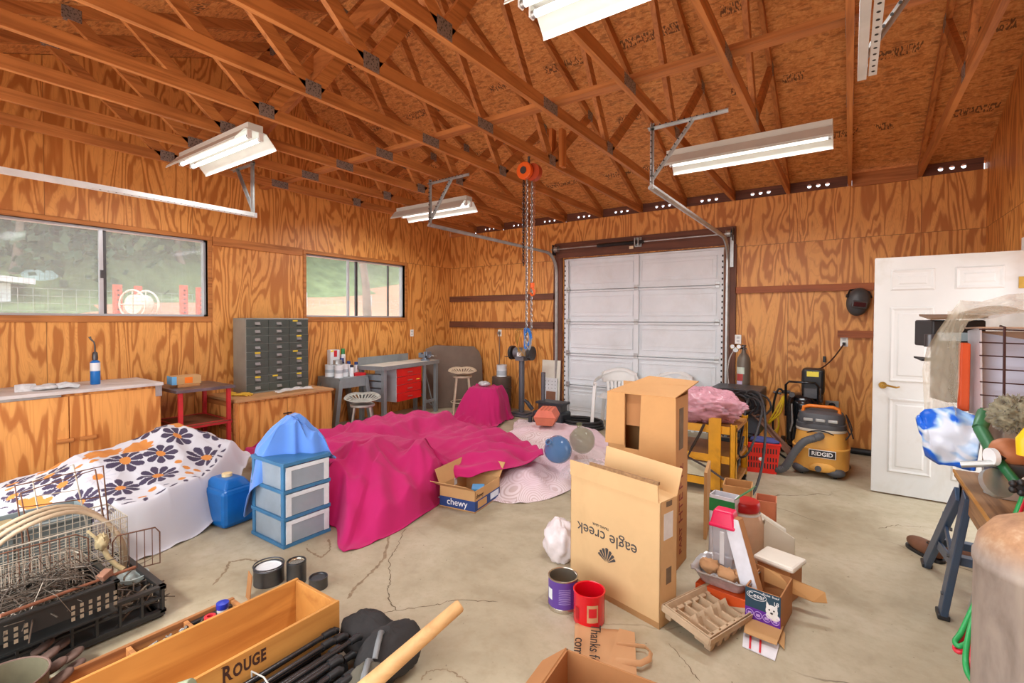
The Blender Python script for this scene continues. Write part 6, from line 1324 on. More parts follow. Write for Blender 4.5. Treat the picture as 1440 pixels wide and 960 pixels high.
for k in range(4): mb.tube([(.06+k*.11, -.04, -.01), (.065+k*.112, -.045, .37), (.065+k*.112, .0, .378)], .0045, 6)
build('guard_rod', mb, DKW, t, sm=60)
build('burner_mesh', MB().cyl((.33, .01, .15), (.33, .03, .15), .14, n=40), mat('mesh_dark', (58, 60, 72), .5, .4, .3, 60), t); build('burner_ring', MB().tube([(.33+.145*math.cos(k*PI/20), .005, .15+.145*math.sin(k*PI/20)) for k in range(40)], .009, 8, closed=True), mat('ring_maroon', (86, 44, 48), .5), t, sm=60)
solo('orange_strip', MB().box((0, 0, 0), (.035, .05, .30)), mat('strip_orange', (232, 92, 38), .5, 0, .08, 9), 'orange strip standing inside the plastic cover beside the heater', 'strip', (.40, 2.86, 1.106), bev=.008)
PC = mat('dusty_film', (196, 184, 160), .12, 0, .12, 6, bump=1, bs=22, alpha=.5)
pts = [(1440, 412), (1416, 414), (1380, 424), (1350, 422), (1335, 442), (1318, 465), (1303, 490), (1297, 520), (1300, 548), (1300, 580), (1322, 590), (1345, 575), (1349, 530), (1352, 470), (1362, 452), (1400, 442), (1440, 440)]
def filmf(u, v):
    k = u*8; i = int(min(7, k)); f = k-i; A = pts[:8]+[(1300, 580)]; Bq = [(1440, 440), (1420, 441), (1400, 442), (1362, 452), (1352, 470), (1350, 500), (1349, 540), (1345, 575), (1345, 585)]
    a = Vector((*A[i], 0)).lerp(Vector((*A[i+1], 0)), f); b = Vector((*Bq[i], 0)).lerp(Vector((*Bq[i+1], 0)), f); c = a.lerp(b, v)
    Y = 2.86+.16*math.sin(PI*v*.5+.8)-.20*v+.03*mnoise.noise(Vector((u*9, v*5, 0)))+.02*abs(mnoise.noise(Vector((u*22, v*8, 3))))
    p = at_y(c.x, c.y, Y); return (p.x-.45, p.y-2.9, p.z-1.2)
t = thing('plastic_cover', 'dusty clear plastic sheet draped over the heater at the right edge', 'plastic sheet', (.45, 2.9, 1.2))
build('front_drape', MB().grid(filmf, 56, 16), PC, t, sm=180); build('top_drape', MB().grid(lambda u, v: (-.05+.5*u, -.08+.34*v, .335+.03*math.sin(u*7)*math.sin(v*5)+.02*u), 20, 14), PC, t, sm=180)
build('back_drape', MB().grid(lambda u, v: (-.06+.5*u, .26+.03*math.sin(u*12+v*4), -.05+.40*v), 20, 10), PC, t, sm=180)
t = thing('black_receiver', 'black boxy device with knobs poking out left of the plastic cover', 'device', (.36, 3.16, 1.106), rot=(0, 0, .3)); p = at_y(1300, 440, 3.2)
build('case', MB().box((-.05, -.06, .27), (.16, .12, .40)), BLK, t, bev=.008); build('top_panel', MB().plate([(-.06, -.07, .40), (.16, -.07, .41), (.16, .12, .42), (-.03, .12, .42)], .01), mat('device_edge', (128, 106, 86), .5), t); build('cream_panel', MB().box((-.03, -.064, .30), (.1, -.06, .34)), mat('panel_pale_blue', (160, 182, 190), .4), t)
build('knob', MB().cyl((-.055, -.06, .27), (-.055, -.06, .33), .025, n=16), STEEL, t, sm=40); build('lower_body', MB().box((.02, -.04, 0), (.14, .12, .27)), STEEL, t, bev=.006); build('tab', MB().plate([(-.09, -.06, .20), (.03, -.06, .20), (.03, .02, .20), (-.09, .02, .21)], .008), BLK, t)
# blue and white bag
def bw():
    m, t, b = nt('blue_white_film'); o = obj(t); f = noi(t, mapv(t, o, (3, 3, 6)), 1.6, 2, .5, .8); t.links.new(ramp(t, f, [(.44, L3((214, 222, 236))), (.5, L3((150, 190, 230))), (.54, L3((18, 96, 208)))]), b.inputs['Base Color']); b.inputs['Roughness'].default_value = .3; return m
def bagf(u, v):
    A = [(1290, 588), (1300, 575), (1340, 572), (1385, 590)]; Bq = [(1303, 640), (1322, 652), (1345, 655), (1372, 662)]
    k = u*2.999; i = int(k); f = k-i; a = Vector((*A[i], 0)).lerp(Vector((*A[i+1], 0)), f); b = Vector((*Bq[i], 0)).lerp(Vector((*Bq[i+1], 0)), f); c = a.lerp(b, v); Y = 2.78+.10*(1-u)+.03*mnoise.noise(Vector((u*5, v*4, 2)))-.05*math.sin(PI*v)
    p = at_y(c.x, c.y, Y); return (p.x-.4, p.y-2.8, p.z-.9)
t = thing('soil_bag', 'glossy blue and white plastic bag hanging over the corner of the folding workbench', 'bag', (.4, 2.8, .9)); build('front', MB().grid(bagf, 30, 16), bw(), t, sm=180, thick=.008)
solo('folded_cardboard', MB().box((0, 0, 0), (.05, .04, .03)), KO, 'small brown cardboard scrap above the blue and white bag', 'cardboard', at_y(1283, 562, 3.05)-V(.0, 0, .0), rz=.4, bev=.003) if False else None
# vise, glass, green pipe, grinder
GP2 = mat('pipe_green', (54, 112, 74), .4, .1, .2, 20)
p0, p1, p2 = at_y(1378, 602, 2.60), at_y(1402, 645, 2.5), at_y(1440, 692, 2.38)
t = thing('bar_clamp', 'green tubular clamp lying across the folding workbench', 'clamp', p1); build('tube', MB().tube([p0-p1, V(0, 0, 0)], .022, 12), GP2, t, sm=50); build('tube', MB().tube([V(0, 0, 0), p2-p1], .016, 12), mat('pipe_dark_green', (24, 92, 52), .4), t, sm=50); build('end_socket', MB().cyl((p2-p1)*.0, (p2-p1)*.12, .027, n=16), BLK, t, sm=40)
build('jaw', MB().tube([p0-p1, p0-p1+V(.02, .05, .05), p0-p1+V(.06, .1, .03), p0-p1+V(.1, .12, 0)], [.024, .026, .022, .02], 10), GP2, t, sm=60)
p = at_z(1382, 692, BT); GLS = glass('drinking_glass', .45, (220, 226, 226)); r_ = .017
t = solo('drinking_glass', MB().lathe([(0, .004), (.026, .004), (.028, 0), (.030, .002), (.036, .125), (.034, .125), (.028, .012), (0, .012)], n=32), GLS, 'small clear drinking glass standing on the wooden jaw of the folding workbench', 'glass', (p.x+.03, p.y, BT+.001), sm=50)
crump('dried_plant', 'ball of dried grey green plant in front of the heater', 'dried plant', at_y(1428, 583, 2.42), .062, (1, 1, .85), mat('plant_grey', (128, 122, 100), .95, 0, .4, 30, bump=1, bs=40), f1=5, a1=.25, f2=14, a2=.25, n=30, seed=7)
o = bpy.data.objects['dried_plant']; mb = MB(); rs = random.Random(3)
for k in range(320):
    d = V(rs.gauss(0, 1), rs.gauss(0, 1), rs.gauss(0, 1)).normalized(); e = (d+V(rs.gauss(0, .5), rs.gauss(0, .5), rs.gauss(0, .5))).normalized(); mb.tube([d*.052, d*.057+e*.012, d*.058+e*.02], [.003, .0022, .001], 3)
build('frond', mb, mat('frond_grey', (140, 136, 124), .9, 0, .4, 30), o)['kind'] = 'stuff'
t = thing('pipe_vise', 'orange brown vise with pale round face beside the green clamp', 'vise', at_y(1414, 640, 2.48)); VO = mat('vise_orange', (178, 112, 72), .5, .2, .2)
build('body', MB().ball((.02, .05, -.0), .055, 12, (1.2, 1, 1)), VO, t, sm=60); build('pale_face', MB().cyl((-.03, -.005, -.01), (-.045, -.012, -.01), .032, n=24), LW, t, sm=40); build('base', MB().box((-.04, 0, -.1), (.09, .1, -.03)), STEEL, t, bev=.006); build('screw', MB().cyl((-.03, -.02, -.03), (-.12, .0, -.055), .012, n=12), GALV, t, sm=40)
solo('yellow_sprinkler', MB().tube([(0, 0, 0), (.0, .0, .05), (.02, 0, .09), (.05, 0, .11)], [.02, .024, .022, .02], 14), mat('bright_yellow', (244, 196, 18), .4), 'bright yellow curved plastic tool cut by the right edge', 'tool', at_y(1441, 640, 2.3), sm=60)
t = thing('angle_grinder', 'grey grinder disc guard with black star knob on the folding workbench', 'angle grinder', at_y(1432, 684, 2.34)); build('guard', MB().cyl((-.03, .1, -.02), (-.04, .115, -.03), .052, n=28), GALV, t, sm=40)
mb = MB(); 
for k in range(5): a = 2*PI*k/5; mb.ball((.0+.018*math.cos(a), -.01, .018*math.sin(a)), .012, 8)
build('star_knob', mb.cyl((0, .01, 0), (0, -.015, 0), .02, n=16), BLK, t, sm=50); build('body', MB().tube([(.02, .02, .0), (.08, .03, .0), (.16, .06, .01)], [.03, .028, .03], 12), mat('grinder_pale', (200, 190, 178), .4), t, sm=60)
# rusty tank and twin hoses
bx_, by_ = .50, 1.93
def rust():
    m, t, b = nt('rusty_tank'); o = obj(t); s = N(t, 'SeparateXYZ'); t.links.new(o, s.inputs[0])
    f = noi(t, mapv(t, o, (5, 5, 1.6)), 1.4, 5, .6, .4); c1 = ramp(t, f, [(.3, L3((120, 108, 98))), (.5, L3((164, 152, 142))), (.7, L3((186, 174, 160)))])
    g = noi(t, o, 7, 5, .7); tp = mth(t, 'MULTIPLY_ADD', s.outputs[2], 14, -11.6, True); c2 = ramp(t, g, [(.3, L3((138, 96, 68))), (.55, L3((188, 146, 108))), (.7, L3((214, 190, 160)))])
    t.links.new(mixc(t, tp, c1, c2), b.inputs['Base Color']); b.inputs['Roughness'].default_value = .6; b.inputs['Metallic'].default_value = .15; setbump(t, b, g, .3, .003); return m
t = thing('steel_tank', 'weathered grey upright tank with rusty dome at the lower right corner', 'tank', (bx_, by_, 0)); TK = rust(); r_ = .19
build('shell', MB().lathe([(0, .02), (.14, .03), (r_, .08), (r_, .80), (r_+.004, .805), (r_+.004, .825), (r_, .83), (r_*.96, .875), (r_*.8, .92), (r_*.5, .95), (0, .96)], n=48), TK, t, sm=40); build('foot_ring', MB().lathe([(.15, 0), (.16, 0), (.16, .06), (.15, .06)], n=32), TK, t, sm=40); build('top_fitting', MB().cyl((.05, 0, .94), (.05, 0, .99), .025, n=16), BR, t, sm=40)
HR = mat('hose_red', (214, 44, 62), .4); HGn = mat('hose_green', (40, 158, 84), .4)
t = thing('twin_gas_hose', 'red and green twin welding hose trailing between the bench and the grey tank', 'hose', (.4, 2.2, .3))
def PT(l): return [CP+ray(x, y)*(d) - V(.4, 2.2, .3) for x, y, d in l]
for nm, off, m in (('green_hose', 0, HGn), ('red_hose', 7, HR)):
    build(nm, MB().tube(catmull(PT([(1450, 668+off, 1.7), (1436, 705+off, 1.72), (1420, 740+off, 1.74), (1398, 770, 1.78), (1384, 820+off, 1.8), (1370, 850, 1.78), (1352, 888+off*1.4, 1.74), (1343, 902+off*1.2, 1.72), (1352, 908+off, 1.7), (1374, 890, 1.72), (1392, 860, 1.75)], ), 6)[:-6], .0085, 8), m, t, sm=60)
    build(nm, MB().tube(catmull(PT([(1385, 830, 1.76), (1372-off*.1, 860, 1.68), (1362+off, 895, 1.60), (1358+off, 930, 1.54), (1364+off, 952, 1.52), (1380+off, 965, 1.5), (1400, 960, 1.5)]), 6)[:-6], .0085, 8), m, t, sm=60)
# ================================================================ left foreground
BP = mat('tray_black', (42, 42, 42), .5, 0, .2, 5, dirt=(96, 82, 64), dirtamt=.5)
x0, x1, y0, y1 = -3.42, -2.80, .18, .975
t = thing('bread_tray', 'long black ribbed plastic tray on the floor in the left foreground', 'tray', (x0, y0, 0)); O = TR(-x0, -y0)
build('tray_base', MB(O).box((x0, y0, .015), (x1, y1, .03)), BP, t)
for a, b, c, d in ((x0, y0, x1, y0+.02), (x0, y1-.02, x1, y1), (x0, y0, x0+.02, y1), (x1-.02, y0, x1, y1)): build('rim', MB(O).box((a-.005, b-.005, .148), (c+.005, d+.005, .165)).box((a, b, .10), (c, d, .11)).box((a-.004, b-.004, .03), (c+.004, d+.004, .045)), BP, t, bev=.002)
for k in range(10):
    y = y0+.005+k*(y1-y0-.02)/9
    for xa_, xb_ in ((x1-.018, x1+.002), (x0, x0+.02)): build('rib', MB(O).box((xa_, y, .03), (xb_, y+.01, .155)), BP, t)
for k in range(8):
    x = x0+.01+k*(x1-x0-.03)/7
    for ya_, yb_ in ((y1-.018, y1+.002), (y0, y0+.02)): build('rib', MB(O).box((x, ya_, .03), (x+.01, yb_, .155)), BP, t)
build('end_pocket', MB(O).box((x1-.1, y1-.05, -.0), (x1-.02, y1+.0, .03)), BP, t)
x0, x1, y0, y1, z0, z1 = -3.02, -2.715, .30, .76, .166, .31
t = thing('milk_crate', 'black slotted crate heaped with wire racks on the bread tray', 'crate', (x0, y0, z0)); O = TR(-x0, -y0, -z0); BK = mat('crate_black', (32, 34, 34), .4, 0, .15)
build('base', MB(O).box((x0, y0, z0), (x1, y1, z0+.008)), BK, t)
for a, b, c, d in ((x0, y0, x1, y0+.008), (x0, y1-.008, x1, y1), (x0, y0, x0+.008, y1), (x1-.008, y0, x1, y1)):
    build('rim', MB(O).box((a-.008, b-.008, z1-.012), (c+.008, d+.008, z1)), BK, t, bev=.003); build('side_wall', MB(O).box((a, b, z0+.05), (c, d, z1-.01)), BK, t)
mb = MB(O)
for k in range(16):
    y = y0+.01+k*.029
    if 5 < k < 10: continue
    for z in (.2, .225, .25): mb.box((x1-.001, y, z), (x1+.0015, y+.012, z+.016))
build('slot', mb, mat('slot_pale', (128, 112, 92), .8, 0, .3, 30), t)['kind'] = 'stuff'
WR = mat('rack_wire', (168, 158, 142), .45, .5, .2, 12, dirt=(112, 82, 58), dirtamt=.7); WRR = mat('rust_wire', (112, 76, 58), .6, .4, .25, 12); rs = random.Random(12)
def rack(name, label, M, w_, h, n, m, r=.0028, curve=0, kind='grill rack'):
    t = thing(name, label, kind, M.translation); Q = M.copy(); Q.translation = (0, 0, 0); mb = MB(Q)
    P_ = [(0, 0, 0), (w_, 0, 0), (w_, 0, h*.85), (w_*.9, 0, h), (w_*.1, 0, h), (0, 0, h*.85)]
    build('frame', MB(Q).tube(P_, r*1.5, 6, closed=True), m, t, sm=60)
    for k in range(n): x = w_*(k+1)/(n+1); mb.tube([(x, 0, 0), (x, curve, h*.5), (x, 0, h*(1 if .1 < x/w_ < .9 else .92))], r, 4)
    build('bar', mb, m, t); return t
def mx(loc, rx=0, ry=0, rz=0): return Matrix.Translation(loc) @ Euler((rx, ry, rz)).to_matrix().to_4x4()
R_ = math.radians
rack('oven_rack', 'oval wire rack lying slanted in the black crate', mx((-2.98, .36, .24), R_(-62), 0, R_(80)), .34, .24, 16, WR, .0022)
rack('oven_rack', 'wire rack leaning against the far side of the black crate', mx((-3.0, .34, .25), R_(-20), 0, R_(84)), .36, .17, 14, WR, .0022)
rack('oven_rack', 'rusty wire rack propped behind the black crate', mx((-3.1, .30, .22), R_(-8), 0, R_(86)), .45, .22, 12, WRR, .0024)
# tangle of loose wire, uncountable
mb = MB()
for k in range(110):
    c = V(rs.uniform(-.11, .11), rs.uniform(-.14, .14), rs.uniform(-.06, .05)); d = V(rs.gauss(0, .35), rs.gauss(0, 1), rs.gauss(0, .18)).normalized()*rs.uniform(.06, .17); e = V(rs.gauss(0, .03), rs.gauss(0, .02), abs(rs.gauss(0, .06)))
    mb.tube([c-d, c-d*.4+e, c+d*.4+e, c+d], rs.uniform(.0014, .003), 4)
o = solo('wire_tangle', mb, mat('tangle_wire', (142, 128, 110), .5, .5, .35, 12), 'tangle of bent wires and rods filling the black crate', 'wire', (-2.87, .52, .28), kind=None) if False else None
o = build('wire_tangle', mb, mat('tangle_wire', (104, 94, 84), .45, .6, .35, 12)); o.location = (-2.87, .52, .28); tag(o, 'tangle of bent wires and rods filling the black crate', 'wire', kind='stuff')
a, b = at_z(0, 866, .345), at_z(190, 797, .30); solo('rusty_rod', MB().cyl((0, 0, 0), b-a, .007, n=10), mat('rust', (134, 84, 60), .7, .3, .3), 'straight rusty rod laid across the black crate', 'rod', a, sm=40)
solo('rust_clip', MB().bc((0, 0, 0), (.04, .05, .03), (.3, 0, .5)), mat('rust_pale', (150, 108, 86), .7, .3, .3), 'rusty square clip on the rod over the black crate', 'clip', at_z(147, 808, .325), bev=.004)
mb = MB()
for k in range(60):
    c = V(rs.uniform(-.1, .1), rs.uniform(-.14, .12), rs.uniform(-.03, .05)); d = V(rs.gauss(0, .8), rs.gauss(0, 1), rs.gauss(0, .4)).normalized()*rs.uniform(.03, .1)
    mb.tube([c-d, c+V(rs.gauss(0, .02), 0, abs(rs.gauss(0, .02))), c+d], rs.uniform(.002, .005), 5)
o = build('scrap_metal', mb, mat('scrap', (120, 108, 94), .5, .6, .35, 12)); o.location = (-2.96, .87, .08); tag(o, 'loose scrap metal bits in the end of the bread tray', 'scrap metal', kind='stuff')
solo('glass_dish', MB().lathe([(0, 0), (.05, 0), (.07, .03), (.066, .032), (.048, .006), (0, .006)], n=24), glass('dish_glass', .6, (206, 222, 222)), 'small pale dish lying among the scrap at the tray end', 'dish', (-3.06, .92, .13), sm=50)
# wire baskets
def basket(name, label, x0, x1, y0, y1, z0, z1, m, s=.035, r=.0019, group=None):
    t = thing(name, label, 'basket', (x0, y0, z0)); O = TR(-x0, -y0, -z0)
    build('rim', MB(O).tube([(x0, y0, z1), (x1, y0, z1), (x1, y1, z1), (x0, y1, z1)], r*2.2, 6, closed=True), m, t, sm=60)
    for f in range(4):
        mb = MB(O); pa, pb = [((x0, y0), (x1, y0)), ((x1, y0), (x1, y1)), ((x1, y1), (x0, y1)), ((x0, y1), (x0, y0))][f]; L_ = math.hypot(pb[0]-pa[0], pb[1]-pa[1]); n = int(L_/s)
        for k in range(n+1): q = k/n; mb.beam((pa[0]+(pb[0]-pa[0])*q, pa[1]+(pb[1]-pa[1])*q, z0), (pa[0]+(pb[0]-pa[0])*q, pa[1]+(pb[1]-pa[1])*q, z1), r*1.6, r*1.6, (1, .3, 0))
        for k in range(int((z1-z0)/s)+1): z = z0+k*s; mb.beam((*pa, z), (*pb, z), r*1.6, r*1.6)
        build('side_mesh', mb, m, t)
    mb = MB(O)
    for k in range(int((x1-x0)/s)+1): mb.beam((x0+k*s, y0, z0), (x0+k*s, y1, z0), r*1.6, r*1.6)
    for k in range(int((y1-y0)/s)+1): mb.beam((x0, y0+k*s, z0), (x1, y0+k*s, z0), r*1.6, r*1.6)
    build('bottom_mesh', mb, m, t); return t
WP = mat('basket_wire', (206, 198, 182), .4, .4, .1, 9, dirt=(150, 128, 104), dirtamt=.6)
GB = mat('bin_grey', (122, 132, 132), .5, 0, .12, 4)
t = thing('grey_bin', 'grey plastic bin under the wire baskets at the left edge', 'bin', (-3.86, .02, 0)); build('shell', shell(MB(), .32, .86, .40, .01), GB, t, bev=.004); build('rib', MB().box((.325, .2, .02), (.33, .24, .38)).box((.325, .5, .02), (.33, .54, .38)).box((.31, -.01, .38), (.34, .87, .40)), GB, t, bev=.003)
solo('brown_box', MB().box((0, 0, 0), (.25, .4, .08)), mat('kraft_olive', (150, 132, 96), .8, 0, .1), 'brown folded carton inside the grey bin', 'box', (-3.83, .2, .30), bev=.003)
basket('wire_basket', 'pale wire basket with fine mesh behind the black crate at the left edge', -3.46, -3.16, .22, .93, .20, .44, WP, .03)
t = rack('dish_rack', 'dark wire rack with open handle end sticking out right of the wire basket', mx((-3.14, .86, .16), 0, 0, R_(75)), .2, .2, 5, WRR, .0026, kind='wire rack')
# upright rectangular wire frames
for k, (a, b, l) in enumerate([((30, 720, 76, 662), (145, 715, 145, 655), 'tall pale U shaped wire frame standing at the back of the wire basket'), ((20, 740, 22, 683), (150, 735, 145, 655), 'tall dark U shaped wire frame in the middle of the wire basket'), ((28, 745, 30, 692), (140, 745, 134, 660), 'tall brown U shaped wire frame at the front of the wire basket')]):
    X = -3.50+k*.08; P_ = [at_x(a[0]+30*(k == 0), a[1]+30, X), at_x(a[2]-(k == 0)*30, a[3]+(6 if k else 8), X), at_x(b[2]-k*4, b[3]+k*4-2, X), at_x(b[0]+6, b[1]+45, X)]
    P_ = [at_x(*q, X) for q in [[(56, 730), (46, 676), (103, 653), (122, 740)], [(32, 760), (21, 683), (145, 655), (155, 760)], [(42, 765), (29, 693), (134, 660), (152, 765)]][k]]
    c = P_[0].copy(); c.z = .2; m_ = WRR if k else WP
    o = thing('dish_stand', l, 'wire frame', c); build('hoop', MB().tube([p_-c for p_ in [V(P_[0].x, P_[0].y, .22)]+P_[:]+[V(P_[3].x, P_[3].y, .22)]], .004, 6), m_, o, sm=30)
    if k < 2: build('cross_wire', MB().beam(P_[0].lerp(P_[1], .6)-c, P_[3].lerp(P_[2], .6)-c, .004, .004), m_, o)
TAN = mat('hoop_tan', (176, 154, 126), .6, 0, .15, 9)
for k, l in enumerate(['largest tan hose hoop standing upright among the wire baskets', 'middle tan hose hoop behind the black crate', 'inner tan hose hoop nearest the wire basket corner']):
    X = -3.28+.05*k; c = at_x(62+k*7, 822, X); tp = at_x(62+k*7, 715+k*4, X); r_ = (tp-c).length
    solo('hose_hoop', MB().tube([(.02*math.sin(q*.7), r_*1.0*math.cos(q*PI/20)*.82, r_*math.sin(q*PI/20)) for q in range(-8, 29)], .011, 8), TAN, l, 'hoop', c, sm=60, group='tan hoops')
solo('rope_knot', MB().ball((0, 0, 0), .035, 12, (1, .8, 1.2), lambda d: 1+.4*mnoise.noise(d*4)).tube([(0, 0, -.02), (.02, .02, -.08), (.04, .05, -.13), (.07, .07, -.15)], .012, 8).tube([(0, 0, 0), (.01, -.03, .04), (-.02, -.05, .07)], .007, 6), mat('rope_tan', (172, 154, 116), .9, 0, .2, 40, bump=.6, bs=60), 'knotted tan rope tied at the corner of the wire basket', 'rope', at_x(143, 762, -3.1), sm=60)
solo('blue_bundle', MB().ball((0, 0, 0), .1, 10, (.6, .5, 1.4)), mat('bundle_blue', (60, 118, 170), .7, 0, .2, 9), 'blue bundle at the far left edge behind the wire basket', 'bundle', (-3.28, .34, .36), sm=60)
t = thing('wire_stack', 'stack of dark wire racks lying flat behind the black crate', 'wire racks', (-3.34, .3, .165))
for k in range(7):
    mb = MB(TR(rs.uniform(-.01, .02), rs.uniform(-.02, .02), k*.016))
    mb.tube([(0, 0, 0), (.26, 0, 0), (.26, .5, 0), (0, .5, 0)], .003, 5, closed=True)
    for q in range(14): mb.beam((0, .03+q*.034, 0), (.26, .03+q*.034, 0), .0025, .0025)
    build('rack', mb, WRR if k % 2 else WR, t)
# rusty disc weights and pot
RU = mat('rust_weight', (112, 88, 78), .75, .3, .25, 15, bump=.5, bs=40); k = 0; nm = ['nearest the pot', 'touching the long parts tray', 'at the back of the row', 'in the middle of the heap', 'lying on the lowest layer', 'leaning on its neighbour', 'close to the bread tray', 'half under another', 'at the right of the heap', 'at the frame bottom']
for (px, py) in [(80, 880), (60, 893), (86, 893), (60, 909), (88, 905), (68, 921), (102, 921), (78, 936), (104, 938), (86, 952)]:
    p = at_z(px, py, .06+.04*(k % 2)); solo('rusty_weight', MB().lathe([(0, -.013), (.03, -.013), (.041, -.005), (.041, .005), (.03, .013), (0, .013)], n=20), RU, 'rusty oval iron weights heaped in the left foreground', 'weight', (p.x, p.y, p.z), rot=(R_(22), R_(-16), 0), group='rusty iron weights', sm=50, bev=.003); k += 1
p = at_z(20, 950, .17); t = thing('enamel_pot', 'old rusty rimmed pot cut by the lower left corner', 'pot', (p.x, p.y-.03, 0)); build('bowl', MB().lathe([(0, .0), (.10, .0), (.12, .03), (.125, .165), (.13, .17), (.12, .17), (.112, .04), (0, .02)], n=32), mat('pot_olive', (118, 112, 90), .4, .3, .25, 5, dirt=(120, 66, 40), dirtamt=.8), t, sm=50); build('rim', MB().tube([(.127*math.cos(q*PI/16), .127*math.sin(q*PI/16), .17) for q in range(32)], .004, 6, closed=True), RU, t, sm=60)
# long parts tray
TW = lumber('tray_wood', (186, 126, 72), (128, 80, 44), 1)
a0, a1 = at_z(108, 940, .09), at_z(327, 838, .09); x1_ = a0.x
t = thing('parts_tray', 'long narrow wooden tray of hardware behind the lettered crate', 'tray', (x1_, a0.y, 0)); Lr = a1.y-a0.y; wd_ = .22
build('side', MB().box((-.02, -.3, 0), (0, Lr, .09)), TW, t, bev=.003); build('side', MB().box((wd_, -.3, 0), (wd_+.02, Lr, .09)), TW, t, bev=.003); build('base', MB().box((0, -.3, 0), (wd_, Lr, .01)), TW, t)
for y in (.16, .38, Lr-.02): build('divider', MB().box((0, y, .01), (wd_, y+.018, .085)), TW, t, bev=.002)
build('inner_strip', MB().box((.0, .4, .05), (.02, Lr, .07)), STEEL, t)
def junk(label, loc, n, sx_, sy_, sz_, m, seed, name='loose_hardware'):
    r_ = random.Random(seed); mb = MB()
    for k in range(n):
        c = V(r_.uniform(-sx_, sx_), r_.uniform(-sy_, sy_), r_.uniform(0, sz_)); d = V(r_.gauss(0, 1), r_.gauss(0, 1), r_.gauss(0, .4)).normalized()*r_.uniform(.015, .045)
        if k % 3 == 0: mb.cyl(c-d*.3, c+d*.3, .011, n=8)
        else: mb.cyl(c-d, c+d, r_.uniform(.003, .007), n=6)
    o = build(name, mb, m, sm=40); o.location = loc; return tag(o, label, 'hardware', kind='stuff')
junk('loose silvery bolts and fittings in the wooden parts tray', (x1_+.1, a0.y+.29, .02), 60, .07, .08, .05, mat('bolt_steel', (160, 158, 152), .35, .7, .3, 30), 3)
junk('dark fittings in the far compartment of the wooden parts tray', (x1_+.1, a0.y+.48, .02), 40, .07, .09, .05, mat('bolt_dark', (96, 88, 80), .5, .6, .3, 30), 4, 'dark_hardware')
q = at_z(313, 850, .15); t = thing('small_jar', 'little clear jar with a bright blue lid at the end of the parts tray', 'jar', (q.x, q.y, .095)); build('body', MB().lathe([(0, 0), (.022, 0), (.024, .004), (.024, .045), (0, .045)], n=20), mat('jar_clear', (206, 206, 206), .2, 0, .1, alpha=.8), t, sm=40); build('lid', MB().lathe([(.025, .04), (.027, .043), (.027, .066), (0, .07)], n=20), mat('lid_blue', (30, 52, 168), .35), t, sm=40)
solo('red_tape_roll', MB().lathe([(.012, 0), (.024, 0), (.024, .03), (.012, .03), (.012, 0)], n=20), mat('roll_red', (196, 40, 52), .4), 'small red roll beside the jar with the blue lid', 'roll', (q.x+.0, q.y-.055, .095), sm=40)
# lettered wine crate
CRW = lumber('crate_wood', (204, 146, 72), (168, 108, 46), 1, .35)
A_, B_ = at_z(425, 808, .25), at_z(470, 848, .25); yb = (A_.y+B_.y)/2; xa_, xb_ = A_.x, B_.x; Lc_ = 1.25
t = thing('lettered_crate', 'long open pale wooden crate with dark serif lettering in the foreground', 'crate', (xa_, yb, 0)); w_ = xb_-xa_
build('side', MB().box((0, -Lc_, 0), (.014, 0, .25)), CRW, t, bev=.002); build('side', MB().box((w_-.014, -Lc_, 0), (w_, 0, .25)), CRW, t, bev=.002); build('end', MB().box((.014, -.016, 0), (w_-.014, 0, .245)), CRW, t, bev=.002); build('end', MB().box((.014, -Lc_, 0), (w_-.014, -Lc_+.016, .245)), CRW, t, bev=.002); build('base', MB().box((.014, -Lc_+.016, 0), (w_-.014, -.016, .012)), CRW, t)
BRN = mat('branded_ink', (62, 34, 22), .7)
lc = at_x(352, 925, xb_)
def word(parent, s, x0y, z, size, big=1.0, small=.78, dirv=(0, 1, 0)):
    y = x0y
    for i, chh_ in enumerate(s):
        sz = size*(big if i in (0,) else small); o = text(parent, chh_, sz, face_M((w_+.0008, y, z+sz*.36), dirv, (0, 0, 1)), BRN, 'letter', align='LEFT', sx=.66, bold=.0022)
        ya_, yb_ = min(v.co.y for v in o.data.vertices), max(v.co.y for v in o.data.vertices); za_, zc_ = min(v.co.z for v in o.data.vertices), max(v.co.z for v in o.data.vertices)
        sr = {'R': [(ya_+.004, za_), (yb_-.002, za_), (ya_+.002, zc_)], 'U': [(ya_+.003, zc_), (yb_-.003, zc_)], 'E': [(ya_+.002, za_), (ya_+.002, zc_)], 'N': [(ya_+.003, za_), (yb_-.003, zc_), (ya_+.001, zc_)], 'G': [(yb_-.003, (za_+zc_)/2)]}.get(chh_, [])
        if sr:
            mb = MB()
            for q, r__ in sr: mb.box((w_+.0002, q-sz*.075, r__-sz*.012), (w_+.0014, q+sz*.075, r__+sz*.012))
            build('letter_serif', mb, BRN, parent)
        y += yb_-ya_+sz*.07
    return y
y_e = at_x(381, 911, xb_).y-yb; y_s = at_x(312, 955, xb_).y-yb; zb_ = at_x(345, 940, xb_).z; s_ = .105
for name_, first, yst in (('ROUGE', 1.0, y_s),):
    Lw = y_e-y_s; word(t, name_, yst, zb_-.010, Lw/5/.45)
word(t, 'N', y_s-.10, zb_-.010, Lw/5/.45, .78)
